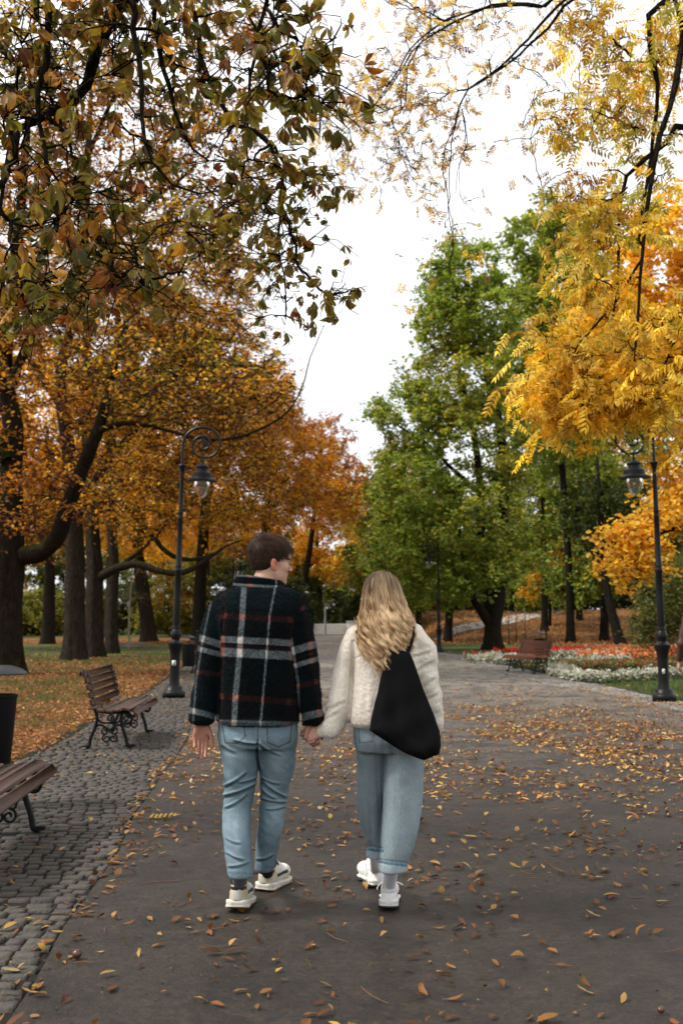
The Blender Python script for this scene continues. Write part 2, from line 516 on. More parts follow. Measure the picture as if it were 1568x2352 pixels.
def cobbles(name, label, eA, eB, y0, y1, size, mat, seed, fine_to):
    """small setts laid in rows across the strip; eA outer (lawn) edge, eB asphalt edge"""
    rng = np.random.default_rng(seed)
    tv = []; 
    # rounded sett template 5x4 top grid + skirt
    gx = np.array([-.5, -.475, -.2, .2, .475, .5]); gy = np.array([-.5, -.47, 0, .47, .5])
    for a in gx:
        for b in gy:
            e = max(abs(a), abs(b))
            z = 0.0 if e < .46 else (-.06 if e < .48 else -1.0)
            tv.append((a, b, z))
    tv = np.array(tv); ny = len(gy)
    i = np.arange(len(gx) - 1)[:, None] * ny; j = np.arange(ny - 1)[None]
    tf = np.stack([i + j, i + ny + j, i + ny + j + 1, i + j + 1], -1).reshape(-1, 4)
    pos = []; sc = []; ang = []
    y = y0; row = 0
    while y < y1:
        k = 1.0 if y < fine_to else 1.7
        h = size * k * rng.uniform(.9, 1.1)
        xa, xb = float(eA(y)), float(eB(y))
        x = xa + rng.uniform(0, size * k)* .5
        tan = (float(eB(y + .5)) - float(eB(y))) / .5
        while x < xb - size * .3:
            w = size * k * rng.uniform(.85, 1.5)
            w = min(w, xb - x)
            if w > size * .35:
                # rows bow a little, like hand-laid setts
                yy = y + 0.05 * sin((x - xa) * 2.2 + .4) + rng.normal() * .006
                pos.append((x + w / 2 + rng.normal() * .003, yy, rng.normal() * .0035 + .012)); sc.append((w - .017 * rng.uniform(.5, 1.8), h - .017 * rng.uniform(.5, 1.8), .03)); ang.append(rng.normal() * .04 - tan * .5)
            x += w
        y += h; row += 1
    pos = np.array(pos); sc = np.array(sc); ang = np.array(ang)
    N = len(pos)
    tilt = rng.normal(size=(N, 2)) * .018
    Zv = np.stack([tilt[:, 0], tilt[:, 1], np.ones(N)], 1)
    Xv = np.stack([np.cos(ang), np.sin(ang), np.zeros(N)], 1)
    R = frames(Xv, Zv)
    col = rng.uniform(.76, 1.14, (N, 1)) * (np.array([1, 1, 1]) + rng.normal(size=(N, 3)) * .03)
    V, F, C = scatter(tv, tf, pos, R, sc, col)
    V = V + (rng.normal(size=V.shape) * np.array([.0028, .0028, .0006]))
    o = mesh_np(name, V, F, mat, col=C)
    tag(o, label, 'pavement', kind='structure')
    return o


def build_setting():
    build_ground()
    ms = mat_stone('granite_setts', (0.036, 0.031, 0.025), (0.098, 0.086, 0.071))
    cobbles('pavement', 'grey granite sett pavement along the left edge of the path', eLL, eAL, -1.0, 62, .092, ms, 3, 22)
    mp = mat_stone('pale_setts', (0.13, 0.12, 0.108), (0.27, 0.255, 0.23))
    cobbles('pavement', 'pale sett strip along the right edge of the path', eAR, eLR, 6, 62, .12, mp, 4, 12)
    # soil bed below the setts
    for nm, a, b in (('soil', eLL, eAL), ('soil', eAR, eLR)):
        ys = np.linspace(-6, 104, 120)
        V = np.concatenate([np.stack([a(ys) - .12, ys, ys * 0 + .002], 1), np.stack([b(ys) + .12, ys, ys * 0 + .002], 1)])
        n = len(ys); i = np.arange(n - 1)
        V[:, 2] = .0
        o = mesh_np(nm, V, np.stack([i, i + n, i + n + 1, i + 1], 1), M_SOIL)
        tag(o, 'dark sandy soil in the joints of the setts', 'soil', kind='structure')
    # pale footpath climbing the bank on the right
    A = [at(985, 1451, 70), at(1060, 1444, 72), at(1150, 1434, 77), at(1230, 1419, 84), at(1300, 1409, 91), at(1340, 1404, 100)]
    P = smooth_poly(A, 40)
    d = np.gradient(P[:, :2], axis=0); nn = np.stack([-d[:, 1], d[:, 0]], 1); nn /= np.linalg.norm(nn, axis=1, keepdims=True)
    w = np.linspace(-1.3, 1.3, 5)
    XY = P[:, None, :2] + nn[:, None] * w[None, :, None]
    Z = terrain(XY[..., 0], XY[..., 1]) + .05
    V = np.concatenate([XY, Z[..., None]], -1)
    i = np.arange(39)[:, None] * 5; j = np.arange(4)[None]
    F = np.stack([i + j, i + 5 + j, i + 6 + j, i + j + 1], -1).reshape(-1, 4)
    tag(mesh_np('footpath', V, F, m_plain('pale_gravel', (.36, .33, .29), .9, bscale=20, var=.3), smooth=True), 'pale gravel footpath climbing the leafy bank', 'footpath', kind='structure')


M_SOIL = m_plain('sandy_soil', (0.018, 0.015, 0.011), .95, .2, bscale=80, bdist=.004, var=.5)
build_setting()
# ------------------------------------------------------------------ street furniture
M_IRON = m_plain('black_cast_iron', (0.0045, 0.0045, 0.005), .42, .22, bscale=40, bdist=.001)
M_BIN = m_plain('black_bin_enamel', (0.004, 0.004, 0.0045), .6, .15, var=.3)


def mat_wood(name, a, b, rough=.45):
    t = NT(name)
    mp = t.n('ShaderNodeMapping', i_Scale=(14.0, 1.2, 14.0)); t.set(mp.inputs[0], t.pos())
    c = t.mix(t.ramp(t.noise(3.5, 6, mp.outputs[0], .65), [(.3, 0.0), (.7, 1.0)]), a, b)
    return t.end(t.bsdf(c, rough, t.bump(t.noise(8, 5, mp.outputs[0]), .002), .5))


M_SLAT = mat_wood('brown_varnished_slats', (0.040, 0.018, 0.010), (0.11, 0.048, 0.025))
M_SLATR = mat_wood('reddish_varnished_slats', (0.12, 0.035, 0.015), (0.26, 0.085, 0.035))
M_PLATE = m_plain('galvanised_lid', (0.016, 0.017, 0.019), .42, .5, .3, var=.4)


def mat_glass():
    t = NT('clear_lamp_glass')
    f = t.n('ShaderNodeFresnel', i_IOR=1.5).outputs[0]
    g = t.n('ShaderNodeBsdfGlossy', i_Roughness=.05).outputs[0]
    tr = t.n('ShaderNodeBsdfTransparent', i_Color=(0.80, 0.78, 0.74, 1)).outputs[0]
    df = t.n('ShaderNodeBsdfDiffuse', i_Color=(.5, .48, .45, 1)).outputs[0]
    m0 = t.n('ShaderNodeMixShader', i_0=.16); t.set(m0.inputs[1], tr); t.set(m0.inputs[2], df)
    m = t.n('ShaderNodeMixShader'); t.set(m.inputs[0], f); t.set(m.inputs[1], m0.outputs[0]); t.set(m.inputs[2], g)
    return t.end(m.outputs[0])


M_GLASS = mat_glass()
LAMP_H = 4.95


def make_lamp(side):
    """side +1: the arm curls towards +x"""
    r = empty('street_lamp')
    b = MB()
    # plinth with corners, tiers
    b.lathe([(0, 0), (.205, 0), (.205, .10), (.19, .125), (.155, .13), (.15, .20), (.135, .215), (0, .215)], sides=12, ang0=pi / 12)
    b.build('plinth', M_IRON, r, smooth=False)
    b = MB()
    prof = [(.0, .2), (.115, .2), (.098, .26), (.090, .34), (.090, .72), (.098, .80), (.125, .90), (.142, .95), (.142, .975), (.10, 1.0), (.072, 1.03)]
    b.lathe(prof, sides=16)
    b.build('pedestal', M_IRON, r, smooth=True)
    b = MB()
    b.lathe([(.07, 1.02), (.078, 1.05), (.096, 1.10), (.098, 1.14), (.08, 1.19), (.066, 1.22), (.07, 1.235), (.07, 1.25), (.063, 1.27), (.0675, 1.30), (.0625, 1.8), (.058, 2.25), (.064, 2.26), (.064, 2.285), (.056, 2.30), (.056, 2.335), (.062, 2.34), (.062, 2.36), (.053, 2.38),
             (.047, 3.2), (.052, 3.21), (.052, 3.23), (.045, 3.25), (.045, 3.30), (.050, 3.31), (.050, 3.33), (.043, 3.35), (.036, 4.05), (.040, 4.08), (.048, 4.10), (.052, 4.14), (.07, 4.17), (.074, 4.185), (.066, 4.2), (.03, 4.215), (0, 4.22)], sides=18)
    b.build('pole', M_IRON, r, smooth=True)
    # spiral arm in the x-z plane
    pts = [(0, 4.2), (0, 4.45)]
    QR = np.array([155, 128, 145, 112, 76, 56, 62, 48, 28, 24, 20]) * .00232
    cx, cz = QR[0], 4.60
    P = []
    n = 100
    qs = smooth_poly(np.stack([np.arange(11), QR, QR * 0], 1), n + 1)
    for q, rad, _ in qs:
        ang = pi - q * pi / 2
        P.append((cx + rad * cos(ang), cz + rad * sin(ang)))
    off = 0.0
    sp = smooth_poly([(side * x, 0, z) for x, z in pts[:2] + P], 150)
    a = MB(); a.tube(sp, np.linspace(.027, .020, 150), 8)
    c = sp[-1]
    a.lathe([(0, -.02), (.05, -.018), (.058, 0), (.05, .018), (0, .02)], sides=14)
    a.V[-1] = a.V[-1][:, [0, 2, 1]] + c
    a.build('scroll_arm', M_IRON, r, smooth=True)
    lx = side * (cx + .02)
    # lowest point of the first loop around x=lx
    zl = min(z for (x, z), k in zip(P, range(len(P))) if abs(x - abs(lx)) < .08)
    h = MB()
    z0 = zl + .035
    h.lathe([(0, z0 + .01), (.016, z0), (.016, z0 - .10), (.026, z0 - .11), (.026, z0 - .14), (.05, z0 - .155), (.10, z0 - .175), (.125, z0 - .20), (.125, z0 - .225), (.10, z0 - .24), (.105, z0 - .27), (.16, z0 - .31), (.185, z0 - .33), (.185, z0 - .405), (.20, z0 - .415), (.285, z0 - .455), (.285, z0 - .468), (.19, z0 - .45), (0, z0 - .44)], c=(lx, 0, 0), sides=28)
    hd = h.build('lamp_shade', M_IRON, r, smooth=True)
    g = MB()
    g.lathe([(.145, z0 - .445), (.148, z0 - .50), (.14, z0 - .58), (.115, z0 - .67), (.075, z0 - .74), (.03, z0 - .775), (0, z0 - .78)], c=(lx, 0, 0), sides=24)
    g.build('glass_globe', M_GLASS, hd, smooth=True)
    return r


def sticker(parent, x, z, w, h, mats):
    y = -.106
    b = MB(); b.box((x, y, z), (w, .004, h)); s = b.build('sticker', mats[0], parent)
    if mats[1] is not None:
        b = MB()
        b.box((x + w * .12, y - .004, z), (w * .22, .002, h * .8)); b.box((x + w * .32, y - .004, z + h * .2), (w * .2, .002, h * .35)); b.box((x + w * .3, y - .004, z - h * .3), (w * .3, .002, h * .16))
        b.build('printed_mark', mats[1], s)
    return s


ml = make_lamp(1)
mr = make_lamp(-1)
p = gnd(399, 1603)
ml.location = p; ml.scale = (1, 1, 1.015); ml.rotation_euler = (0, radians(1.2), radians(-6))
tag(ml, 'black scroll-arm street lamp beside the slatted bench left of the couple', 'street lamp', 'black scroll-arm street lamps along the path')
p = gnd(1525, 1611)
mr.location = p; mr.rotation_euler = (0, radians(-0.6), radians(8))
tag(mr, 'black scroll-arm street lamp in front of the flower bed, top among yellow leaves', 'street lamp', 'black scroll-arm street lamps along the path')
c = copy_tree(mr); c.location = gnd(1008, 1499); c.rotation_euler = (0, 0, radians(-4))
tag(c, 'distant black street lamp behind the woman, by the dark forked tree', 'street lamp', 'black scroll-arm street lamps along the path')
c = copy_tree(ml); c.location = (-5.75, 53, 0); c.rotation_euler = (0, 0, 0)
tag(c, 'far black street lamp mostly hidden behind the man in plaid', 'street lamp', 'black scroll-arm street lamps along the path')
sticker(ml, .01, .62, .075, .09, (m_plain('sticker_white', (.6, .62, .6), .5), m_plain('sticker_green', (.01, .22, .15), .5)))
sticker(mr, -.045, .52, .05, .085, (m_plain('sticker_plain', (.62, .6, .57), .5), None))


def spiral(cx, cz, r0, a0, turns, n=22, r1=.012):
    return [(cx + (r0 + (r1 - r0) * (k / n)) * cos(a0 + turns * 2 * pi * k / n), cz + (r0 + (r1 - r0) * (k / n)) * sin(a0 + turns * 2 * pi * k / n)) for k in range(n + 1)]


def make_bench(slat, L=1.75):
    """local frame: y along the length (0..L), +x is the front; x=0 is under the front edge"""
    r = empty('park_bench')
    # iron ends
    for yy in (.14, L - .14):
        f = MB()
        def cv(p2, rad=.0155, n=26):
            P = smooth_poly([(a, yy, b) for a, b in p2], n)
            f.tube(P, rad, 7)
        cv([(-.02, .0), (-.055, .01), (-.075, .10), (-.11, .20), (-.13, .29), (-.12, .36), (-.07, .385)], .02)           # front leg
        cv([(-.50, .0), (-.47, .01), (-.455, .10), (-.415, .20), (-.395, .28), (-.40, .36), (-.42, .41), (-.46, .58), (-.50, .74), (-.53, .80), (-.565, .815), (-.585, .79), (-.575, .765)], .019, 44)  # rear leg and back
        cv([(-.42, .385), (-.25, .365), (-.10, .375), (-.045, .355), (-.02, .30), (-.035, .255), (-.075, .25), (-.09, .28)], .016, 40)  # seat rail and front curl
        cv([(-.43, .20), (-.36, .235), (-.30, .205), (-.27, .16)] , .012)
        cv(spiral(-.305, .165, .045, .2, 1.4), .010)
        cv([(-.10, .20), (-.16, .235), (-.21, .205), (-.235, .16)], .012)
        cv(spiral(-.205, .165, .045, pi - .2, -1.4), .010)
        cv(spiral(-.285, .09, .05, pi / 2, 1.3), .010)
        cv(spiral(-.215, .09, .05, pi / 2, -1.3), .010)
        cv([(-.39, .30), (-.34, .26), (-.25, .255), (-.17, .26), (-.125, .30)], .011)
        cv(spiral(-.25, .305, .045, -pi / 2, 1.5), .010)
        for fx in (-.02, -.50):
            f.box((fx, yy, .012), (.09, .045, .024), bev=.006)
        f.build('iron_end', M_IRON, r, smooth=True)
    # seat slats (curved seat), front slat tips down
    seat = [(-.43, .425, -6), (-.335, .40, 4), (-.24, .395, 3), (-.145, .405, -8), (-.055, .415, 12), (.035, .375, 52)]
    for i, (x, z, t) in enumerate(seat):
        b = MB(); ca, sa = cos(radians(t)), sin(radians(t))
        R = np.array([[ca, 0, sa], [0, 1, 0], [-sa, 0, ca]])
        w = .085 if i < 5 else .075
        b.box((x, L / 2, z), (w, L, .032), R, bev=.007)
        for yy in (.14, L - .14):
            b2 = MB(); pp = np.array((x, yy, z)) + R @ np.array((0, 0, .0175)); b2.box(pp, (.016, .016, .005), R, bev=.002); b.bolts = getattr(b, 'bolts', []) + [b2]
        s = b.build('seat_slat', slat, r)
        for q in b.bolts: q.build('bolt', M_PLATE, s)
    back = [(-.455, .485), (-.475, .565), (-.495, .645), (-.517, .72), (-.545, .79)]
    for i, (x, z) in enumerate(back):
        b = MB(); t = radians(-75 + i * -1.0); ca, sa = cos(t), sin(t)
        R = np.array([[ca, 0, sa], [0, 1, 0], [-sa, 0, ca]])
        R = np.array([[cos(radians(75)), 0, sin(radians(75))], [0, 1, 0], [-sin(radians(75)), 0, cos(radians(75))]])
        b.box((x + .018, L / 2, z), (.068, L, .03), R, bev=.007)
        s = b.build('back_slat', slat, r)
        for yy in (.14, L - .14):
            q = MB(); q.box(np.array((x + .018, yy, z)) + R @ np.array((0, 0, .0165)), (.016, .016, .005), R, bev=.002); q.build('bolt', M_PLATE, s)
    return r


bench = make_bench(M_SLAT)
bench.location = (-2.27, 10.95, .03); bench.rotation_euler = (0, 0, radians(3))
tag(bench, 'brown slatted bench with dry leaves on its seat, near the left lamp', 'bench', 'slatted park benches along the path')
c = copy_tree(bench); c.location = (-1.85, 5.16, .03); c.rotation_euler = (0, 0, radians(4.5))
tag(c, 'brown slatted bench cut off by the frame, beside the nearest litter bin', 'bench', 'slatted park benches along the path')
c = copy_tree(bench); c.location = (-3.42, 26.2, .03); c.rotation_euler = (0, 0, radians(4))
tag(c, 'distant brown bench half hidden behind the left sleeve of the plaid jacket', 'bench', 'slatted park benches along the path')
b2 = make_bench(M_SLATR)
p = gnd(1226, 1549); b2.location = (p[0] - .02, p[1] - .3, .03); b2.rotation_euler = (0, 0, radians(180 + 17))
# origin is the front edge at the near end once turned
b2.location = (p[0] - .55, p[1] + 1.35, .03)
tag(b2, 'reddish slatted bench standing in front of the flower bed', 'bench', 'slatted park benches along the path')


def make_bin():
    r = empty('litter_bin')
    b = MB()
    b.lathe([(0, 0), (.03, 0), (.03, 1.02), (.045, 1.03), (.045, 1.05), (.03, 1.06), (.03, 1.10), (.04, 1.12), (.03, 1.15), (0, 1.16)], sides=14)
    b.build('post', M_IRON, r, smooth=True)
    b = MB()
    b.tube(smooth_poly([(0, 0, .98), (-.12, 0, .94), (-.22, 0, .96), (-.34, 0, 1.0)], 14), .014, 7)
    b.lathe([(0, 1.045), (.10, 1.04), (.19, 1.015), (.245, .985), (.25, .972), (.235, .975), (.12, 1.0), (0, 1.005)], c=(-.33, 0, 0), sides=30)
    b.build('lid', M_PLATE, r, smooth=True)
    b = MB()
    b.lathe([(0, .30), (.165, .30), (.17, .31), (.21, .80), (.218, .805), (.218, .82), (.205, .82), (.165, .33), (0, .33)], c=(-.27, 0, 0), sides=30)
    b.build('bucket', M_BIN, r, smooth=True)
    b = MB(); b.box((-.04, 0, .55), (.07, .05, .05), bev=.005); b.box((-.04, 0, .74), (.05, .05, .04), bev=.005)
    b.build('bracket', M_IRON, r)
    return r


bn = make_bin()
P0 = at(8, 1652, 7.7)
bn.location = (P0[0] - .02 , 7.7, 0); bn.rotation_euler = (0, 0, radians(180))
bn.location = (P0[0] - .29, 7.7, .02); bn.scale = (.80, .80, 1.0)
tag(bn, 'black litter bin with domed lid beside the cut-off bench', 'litter bin', 'black litter bins along the path')
c = copy_tree(bn); P1 = at(428, 1480, 24.0); c.location = (P1[0] + .27, 24.0, .0); c.rotation_euler = (0, 0, 0)
tag(c, 'black litter bin between the left lamp and the man', 'litter bin', 'black litter bins along the path')
c = copy_tree(bn); c.location = gnd(1231, 1536); c.location[1] += 2.2; c.location[0] += .75; c.rotation_euler = (0, 0, 0); 
tag(c, 'black litter bin behind the reddish bench by the flowers', 'litter bin', 'black litter bins along the path')

# low pale board fence and its post at the end of the path
M_PALE = mat_wood('weathered_pale_boards', (.78, .74, .68), (.92, .89, .83), .8)
f = empty('board_fence', (0, 89, 0))
for i in range(6):
    b = MB(); b.box((-1.5, 0, .16 + i * .16), (12.5, .05, .14), bev=.01); b.build('board', M_PALE, f)
for x in (-7.6, -5.6, -3.6, 0.4, 2.4, 4.6):
    b = MB(); b.box((x, .06, .5), (.1, .07, 1.0)); b.build('fence_post', M_PALE, f)
tag(f, 'low pale board fence closing the far end of the path', 'fence')
b = MB(); q = at(747, 1425, 87)
b.lathe([(0, 0), (.12, 0), (.12, .05), (.085, .1), (.085, 2.4), (.05, 2.45), (.05, 2.75), (0, 2.8)], sides=12)
o = b.build('bollard_post', m_plain('grey_post_paint', (.10, .11, .12), .5), None, smooth=True); o.location = (q[0], 87, 0)
tag(o, 'slim grey post standing in front of the pale board fence', 'post')
b = MB(); b.box((0, 0, .6), (1.3, .5, 1.2), bev=.03); b.box((0, 0, 1.24), (1.4, .6, .07), bev=.02)
o = b.build('concrete_pier', m_plain('pale_concrete', (.6, .58, .55), .85, bscale=20, var=.2)); o.location = (at(812, 1430, 88.3)[0], 88.3, 0)
tag(o, 'pale square pier at the right end of the board fence', 'pier')
# sapling stakes on the right and planter frame on the left
for (px, py, n, nm, lab, Y) in ((1187, 1472, 3, 'sapling_stakes', 'three thin wooden stakes round a young tree on the leafy bank', 55),):
    o = empty(nm, (at(px, py, Y)[0], Y, 0))
    for k in range(n):
        b = MB(); b.tube([(-.45 + .45 * k, .2 * (k % 2), 0), (-.45 + .45 * k, .2 * (k % 2), 1.9)], .035, 6); b.build('stake', M_SLAT, o)
    b = MB(); b.box((0, .0, 1.8), (1.0, .03, .07)); b.build('crossbar', M_SLAT, o)
    tag(o, lab, 'tree stakes')
M_WOODG = mat_wood('grey_planks', (.12, .09, .065), (.25, .2, .15), .85)
p = gnd(297, 1488)
o = empty('tree_box', p)
for k in range(2):
    for (cx, cy2, sx, sy) in ((0, -.6, 1.3, .07), (0, .6, 1.3, .07), (-.6, 0, .07, 1.13), (.6, 0, .07, 1.13)):
        b = MB(); b.box((cx, cy2, .09 + .13 * k), (sx, sy, .10), bev=.01); b.build('plank', M_WOODG, o)
tag(o, 'low wooden plank frame on the grass round the sapling', 'planter frame')
# ------------------------------------------------------------------ trees
def mat_bark(name, a, b, moss=0.0):
    t = NT(name)
    mp = t.n('ShaderNodeMapping', i_Scale=(1, 1, .22)); t.set(mp.inputs[0], t.pos())
    n = t.noise(16, 7, mp.outputs[0], .7)
    c = t.mix(t.ramp(n, [(.3, 0.0), (.7, 1.0)]), a, b)
    if moss:
        g = t.n('ShaderNodeNewGeometry'); sx = t.n('ShaderNodeSeparateXYZ'); t.set(sx.inputs[0], g.outputs['Normal'])
        f = t.math('MULTIPLY', t.ramp(t.math('ADD', sx.outputs[2], t.noise(4, 4)), [(.62, 0.0), (1.0, 1.0)]), moss)
        c = t.mix(f, c, (0.045, 0.055, 0.012))
    vo = t.n('ShaderNodeTexVoronoi', i_Scale=22, feature='DISTANCE_TO_EDGE'); t.set(vo.inputs['Vector'], mp.outputs[0])
    h = t.math('ADD', n, t.math('MULTIPLY', t.ramp(vo.outputs['Distance'], [(0, 0.0), (.15, 1.0)]), .5))
    return t.end(t.bsdf(c, .95, t.bump(h, .06), .04))


M_BARK = mat_bark('rough_chestnut_bark', (0.009, 0.007, 0.005), (0.038, 0.029, 0.02), .55)
M_BARKG = mat_bark('greyer_bark', (0.013, 0.010, 0.0075), (0.062, 0.048, 0.036), .35)
M_BARKD = mat_bark('dark_damp_bark', (0.010, 0.008, 0.006), (0.04, 0.032, 0.024), .3)
M_TWIG = m_plain('dark_twigs', (0.016, 0.012, 0.009), .9, .2)
M_LEAF = leaf_mat('autumn_leaves', .5)
M_LEAFN = leaf_mat('near_leaves_with_brown_blotches', .38, blotch=(14, .52, (0.16, 0.06, 0.018)))

KITE = (np.array([(0, 0, 0), (.45, .30, .05), (1, 0, 0), (.45, -.30, .05)]) - np.array([.5, 0, 0]), np.array([(0, 1, 2, 3)]))
FOLD = (np.array([(0, 0, 0), (.35, .28, .09), (.75, .22, .07), (1, 0, -.04), (.75, -.22, .07), (.35, -.28, .09)]) - np.array([.5, 0, 0]), np.array([(0, 1, 2, 3), (0, 3, 4, 5)]))
BLOB = (np.array([(-.5, 0, 0), (-.2, .34, .08), (.12, .25, -.05), (.5, .12, .03), (.38, -.22, -.06), (-.1, -.38, .06)]), np.array([(0, 1, 2, 5), (5, 2, 3, 4)]))

COPPER = [((.44, .18, .024), 4), ((.25, .095, .018), 4), ((.62, .30, .034), 3), ((.11, .05, .016), 3), ((.70, .44, .06), 3), ((.30, .27, .04), 1.6)]
RUSTY = [((.54, .215, .024), 4), ((.36, .12, .02), 3), ((.66, .30, .035), 3), ((.18, .07, .018), 1.6)]
AMBER = [((.84, .40, .026), 4), ((.90, .56, .04), 4), ((.60, .24, .022), 2), ((.48, .42, .055), 1.3)]
ORANGE = [((.88, .52, .05), 4), ((.92, .66, .10), 4), ((.84, .40, .035), 2)]
YELLOW = [((.80, .50, .04), 4), ((.72, .40, .035), 3), ((.85, .60, .09), 2), ((.4, .20, .03), 1)]
GREEN = [((.23, .34, .05), 5), ((.34, .45, .08), 4), ((.13, .20, .035), 2.4), ((.55, .50, .075), 1.8)]
OLIVE = [((.19, .21, .032), 4), ((.31, .30, .045), 3), ((.11, .14, .024), 3), ((.40, .27, .03), 1.2), ((.40, .17, .025), .7)]
DARKG = [((.055, .08, .018), 4), ((.09, .12, .026), 3), ((.03, .048, .013), 3), ((.18, .17, .028), .8)]
CHEST = [((.25, .16, .035), 3), ((.38, .17, .03), 4), ((.50, .24, .035), 3), ((.12, .13, .025), 2), ((.16, .06, .018), 2)]


def pick(pal, N, rng, noise=None, var=.16):
    w = np.array([p[1] for p in pal], dtype=float); w /= w.sum()
    cols = np.array([p[0] for p in pal])
    if noise is None:
        k = rng.choice(len(pal), N, p=w)
    else:
        u = np.clip(.5 + noise * .42 + rng.normal(size=N) * .22, 0, .999)
        k = np.searchsorted(np.cumsum(w), u).clip(0, len(pal) - 1)
    return cols[k] * np.exp(rng.normal(size=(N, 1)) * var)


def root_flare(pts, rad, lobes=7, seed=0, sides=20, name='trunk', mat=None, parent=None, flare=1.7):
    """a trunk with buttressed foot and ridged bark outline"""
    rng = np.random.default_rng(seed)
    n = 46
    P4 = smooth_poly([(*p, r) for p, r in zip(pts, rad)], n)
    P, R = P4[:, :3], P4[:, 3].copy()
    hgt = P[:, 2] - P[0, 2]
    th = np.arange(sides) * 2 * pi / sides
    ph = rng.uniform(0, 6.28, 3)
    ridge = 1 + .05 * np.sin(th * 5 + ph[0]) + .04 * np.sin(th * 9 + ph[1])
    fl = np.exp(-hgt / .38)[:, None]
    lob = ridge[None] * (1 + fl * (.8 * (flare - 1) * (.5 + .5 * np.cos(th * lobes + ph[2]))[None]))
    lob = lob + rng.normal(size=lob.shape) * .012
    V, F = tubes(P[None], R[None], sides, lob[None])
    return V, F


def grow(name, label, trunk, limbs=(), lobes=(), pal=COPPER, cat='tree', group=None, leaf=KITE, size=(.09, .15), cr=(.45, .8), twigs=7, per=12, seed=1,
         bark=None, up=.35, flat=.6, br=.055, sag=0.0, shell=.45, parent=None, near=False, limb_part=True, flare=1.6, nstart=.35, mat=None, twig_r=.007, maxd=1e9, side=7, hang=0.0, along=(), droop=False, wood=None):
    rng = np.random.default_rng(seed)
    bark = bark or M_BARK
    tp = np.array([p[:3] for p in trunk]); tr = np.array([p[3] for p in trunk])
    root = empty(name, tuple(tp[0]), parent=None)
    tag(root, label, cat, group)
    off = tp[0]
    V, F = root_flare(tp - off, tr, seed=seed, flare=flare)
    Vs = [V]; Fs = [F]; n0 = len(V)
    nodes = []; nrad = []
    P4 = smooth_poly(np.concatenate([tp, tr[:, None]], 1), 60)
    keep = np.arange(60) > 60 * nstart
    nodes.append(P4[keep, :3]); nrad.append(P4[keep, 3])
    for lb in limbs:
        lb = np.array(lb, dtype=float)
        n = max(24, int(np.linalg.norm(np.diff(lb[:, :3], axis=0), axis=1).sum() / .25))
        L4 = smooth_poly(lb, n)
        wob = np.cumsum(rng.normal(size=(n, 3)) * .012, 0) * np.minimum(1, np.arange(n) / 6)[:, None]
        L4[:, :3] += wob - wob[-1] * np.linspace(0, 1, n)[:, None]
        rr = L4[:, 3] * (1 + .05 * rng.normal(size=n))
        V, F = tubes((L4[:, :3] - off)[None], rr[None], 10)
        Vs.append(V); Fs.append(F + n0); n0 += len(V)
        nodes.append(L4[4:, :3]); nrad.append(L4[4:, 3])
    nodes = np.concatenate(nodes); nrad = np.concatenate(nrad)
    tm = mesh_np('trunk', np.concatenate(Vs), np.concatenate(Fs), bark, root, smooth=True)
    # cluster centres
    C = []; LI = []
    for li, lb in enumerate(lobes):
        cx, cy, cz, rx, ry, rz, n = lb[:7]
        d = rng.normal(size=(int(n), 3)); d /= np.linalg.norm(d, axis=1, keepdims=True)
        r = shell + (1 - shell) * rng.uniform(0, 1, (int(n), 1)) ** .6
        C.append(np.array([cx, cy, cz]) + d * r * np.array([rx, ry, rz])); LI += [li] * int(n)
    for (li, n, spread, t0) in along:
        lb = np.array(limbs[li], dtype=float); L4 = smooth_poly(lb, 80)
        k = (t0 + (1 - t0) * rng.uniform(0, 1, n)) * 79
        C.append(L4[k.astype(int), :3] + rng.normal(size=(n, 3)) * spread)
    C = np.concatenate(C)
    ok = C[:, 2] > .35 + terrain(C[:, 0], C[:, 1]); C = C[ok]
    # order by distance to the wood, join each to the nearest wood
    dist = np.empty(len(C))
    for a in range(0, len(C), 500):
        dist[a:a + 500] = np.linalg.norm(C[a:a + 500, None] - nodes[None, ::3], axis=2).min(1)
    C = C[np.argsort(dist)]
    Pn = np.zeros((len(nodes) + len(C) * 4, 3)); Rn = np.zeros(len(Pn)); k = len(nodes)
    Pn[:k] = nodes; Rn[:k] = nrad
    S = 7; BP = np.zeros((len(C), S, 3)); BR = np.zeros((len(C), S))
    ts = np.linspace(0, 1, S)
    for i, c in enumerate(C):
        dv = c - Pn[:k]
        dd = np.sqrt((dv * dv).sum(1)) + np.maximum(0, -dv[:, 2]) * .5
        j = int(dd.argmin()); a = Pn[j]
        L = np.linalg.norm(c - a) + 1e-6
        ctrl = (a + c) / 2 + rng.normal(size=3) * L * .10 + np.array((0, 0, L * (.12 - sag)))
        q = (1 - ts)[:, None] ** 2 * a + 2 * ((1 - ts) * ts)[:, None] * ctrl + (ts ** 2)[:, None] * c
        q[1:-1] += rng.normal(size=(S - 2, 3)) * L * .018
        r0 = min(Rn[j] * .8, max(.012, .018 * L + .006))
        BP[i] = q; BR[i] = np.linspace(r0, max(.005, r0 * .3), S)
        for m in (2, 4, 5, 6):
            Pn[k] = q[m]; Rn[k] = BR[i, m]; k += 1
    V1, F1 = tubes(BP - off, BR, 4)
    # twigs
    T = twigs; N = len(C)
    rad = rng.uniform(cr[0], cr[1], (N, 1))
    axis = BP[:, -1] - BP[:, -3]; axis /= np.linalg.norm(axis, axis=1, keepdims=True) + 1e-9
    td = rng.normal(size=(N, T, 3)); td[..., 2] *= flat
    td = td / np.linalg.norm(td, axis=2, keepdims=True) + axis[:, None] * .5
    td[..., 2] -= hang
    tl = rad[:, :, None] * rng.uniform(.55, 1.15, (N, T, 1))
    st = C[:, None] + (BP[:, 4] - C)[:, None] * rng.uniform(0, 1, (N, T, 1))
    s4 = np.linspace(0, 1, 4)[None, None, :, None]
    TP = st[:, :, None] + td[:, :, None] * tl[:, :, None] * s4
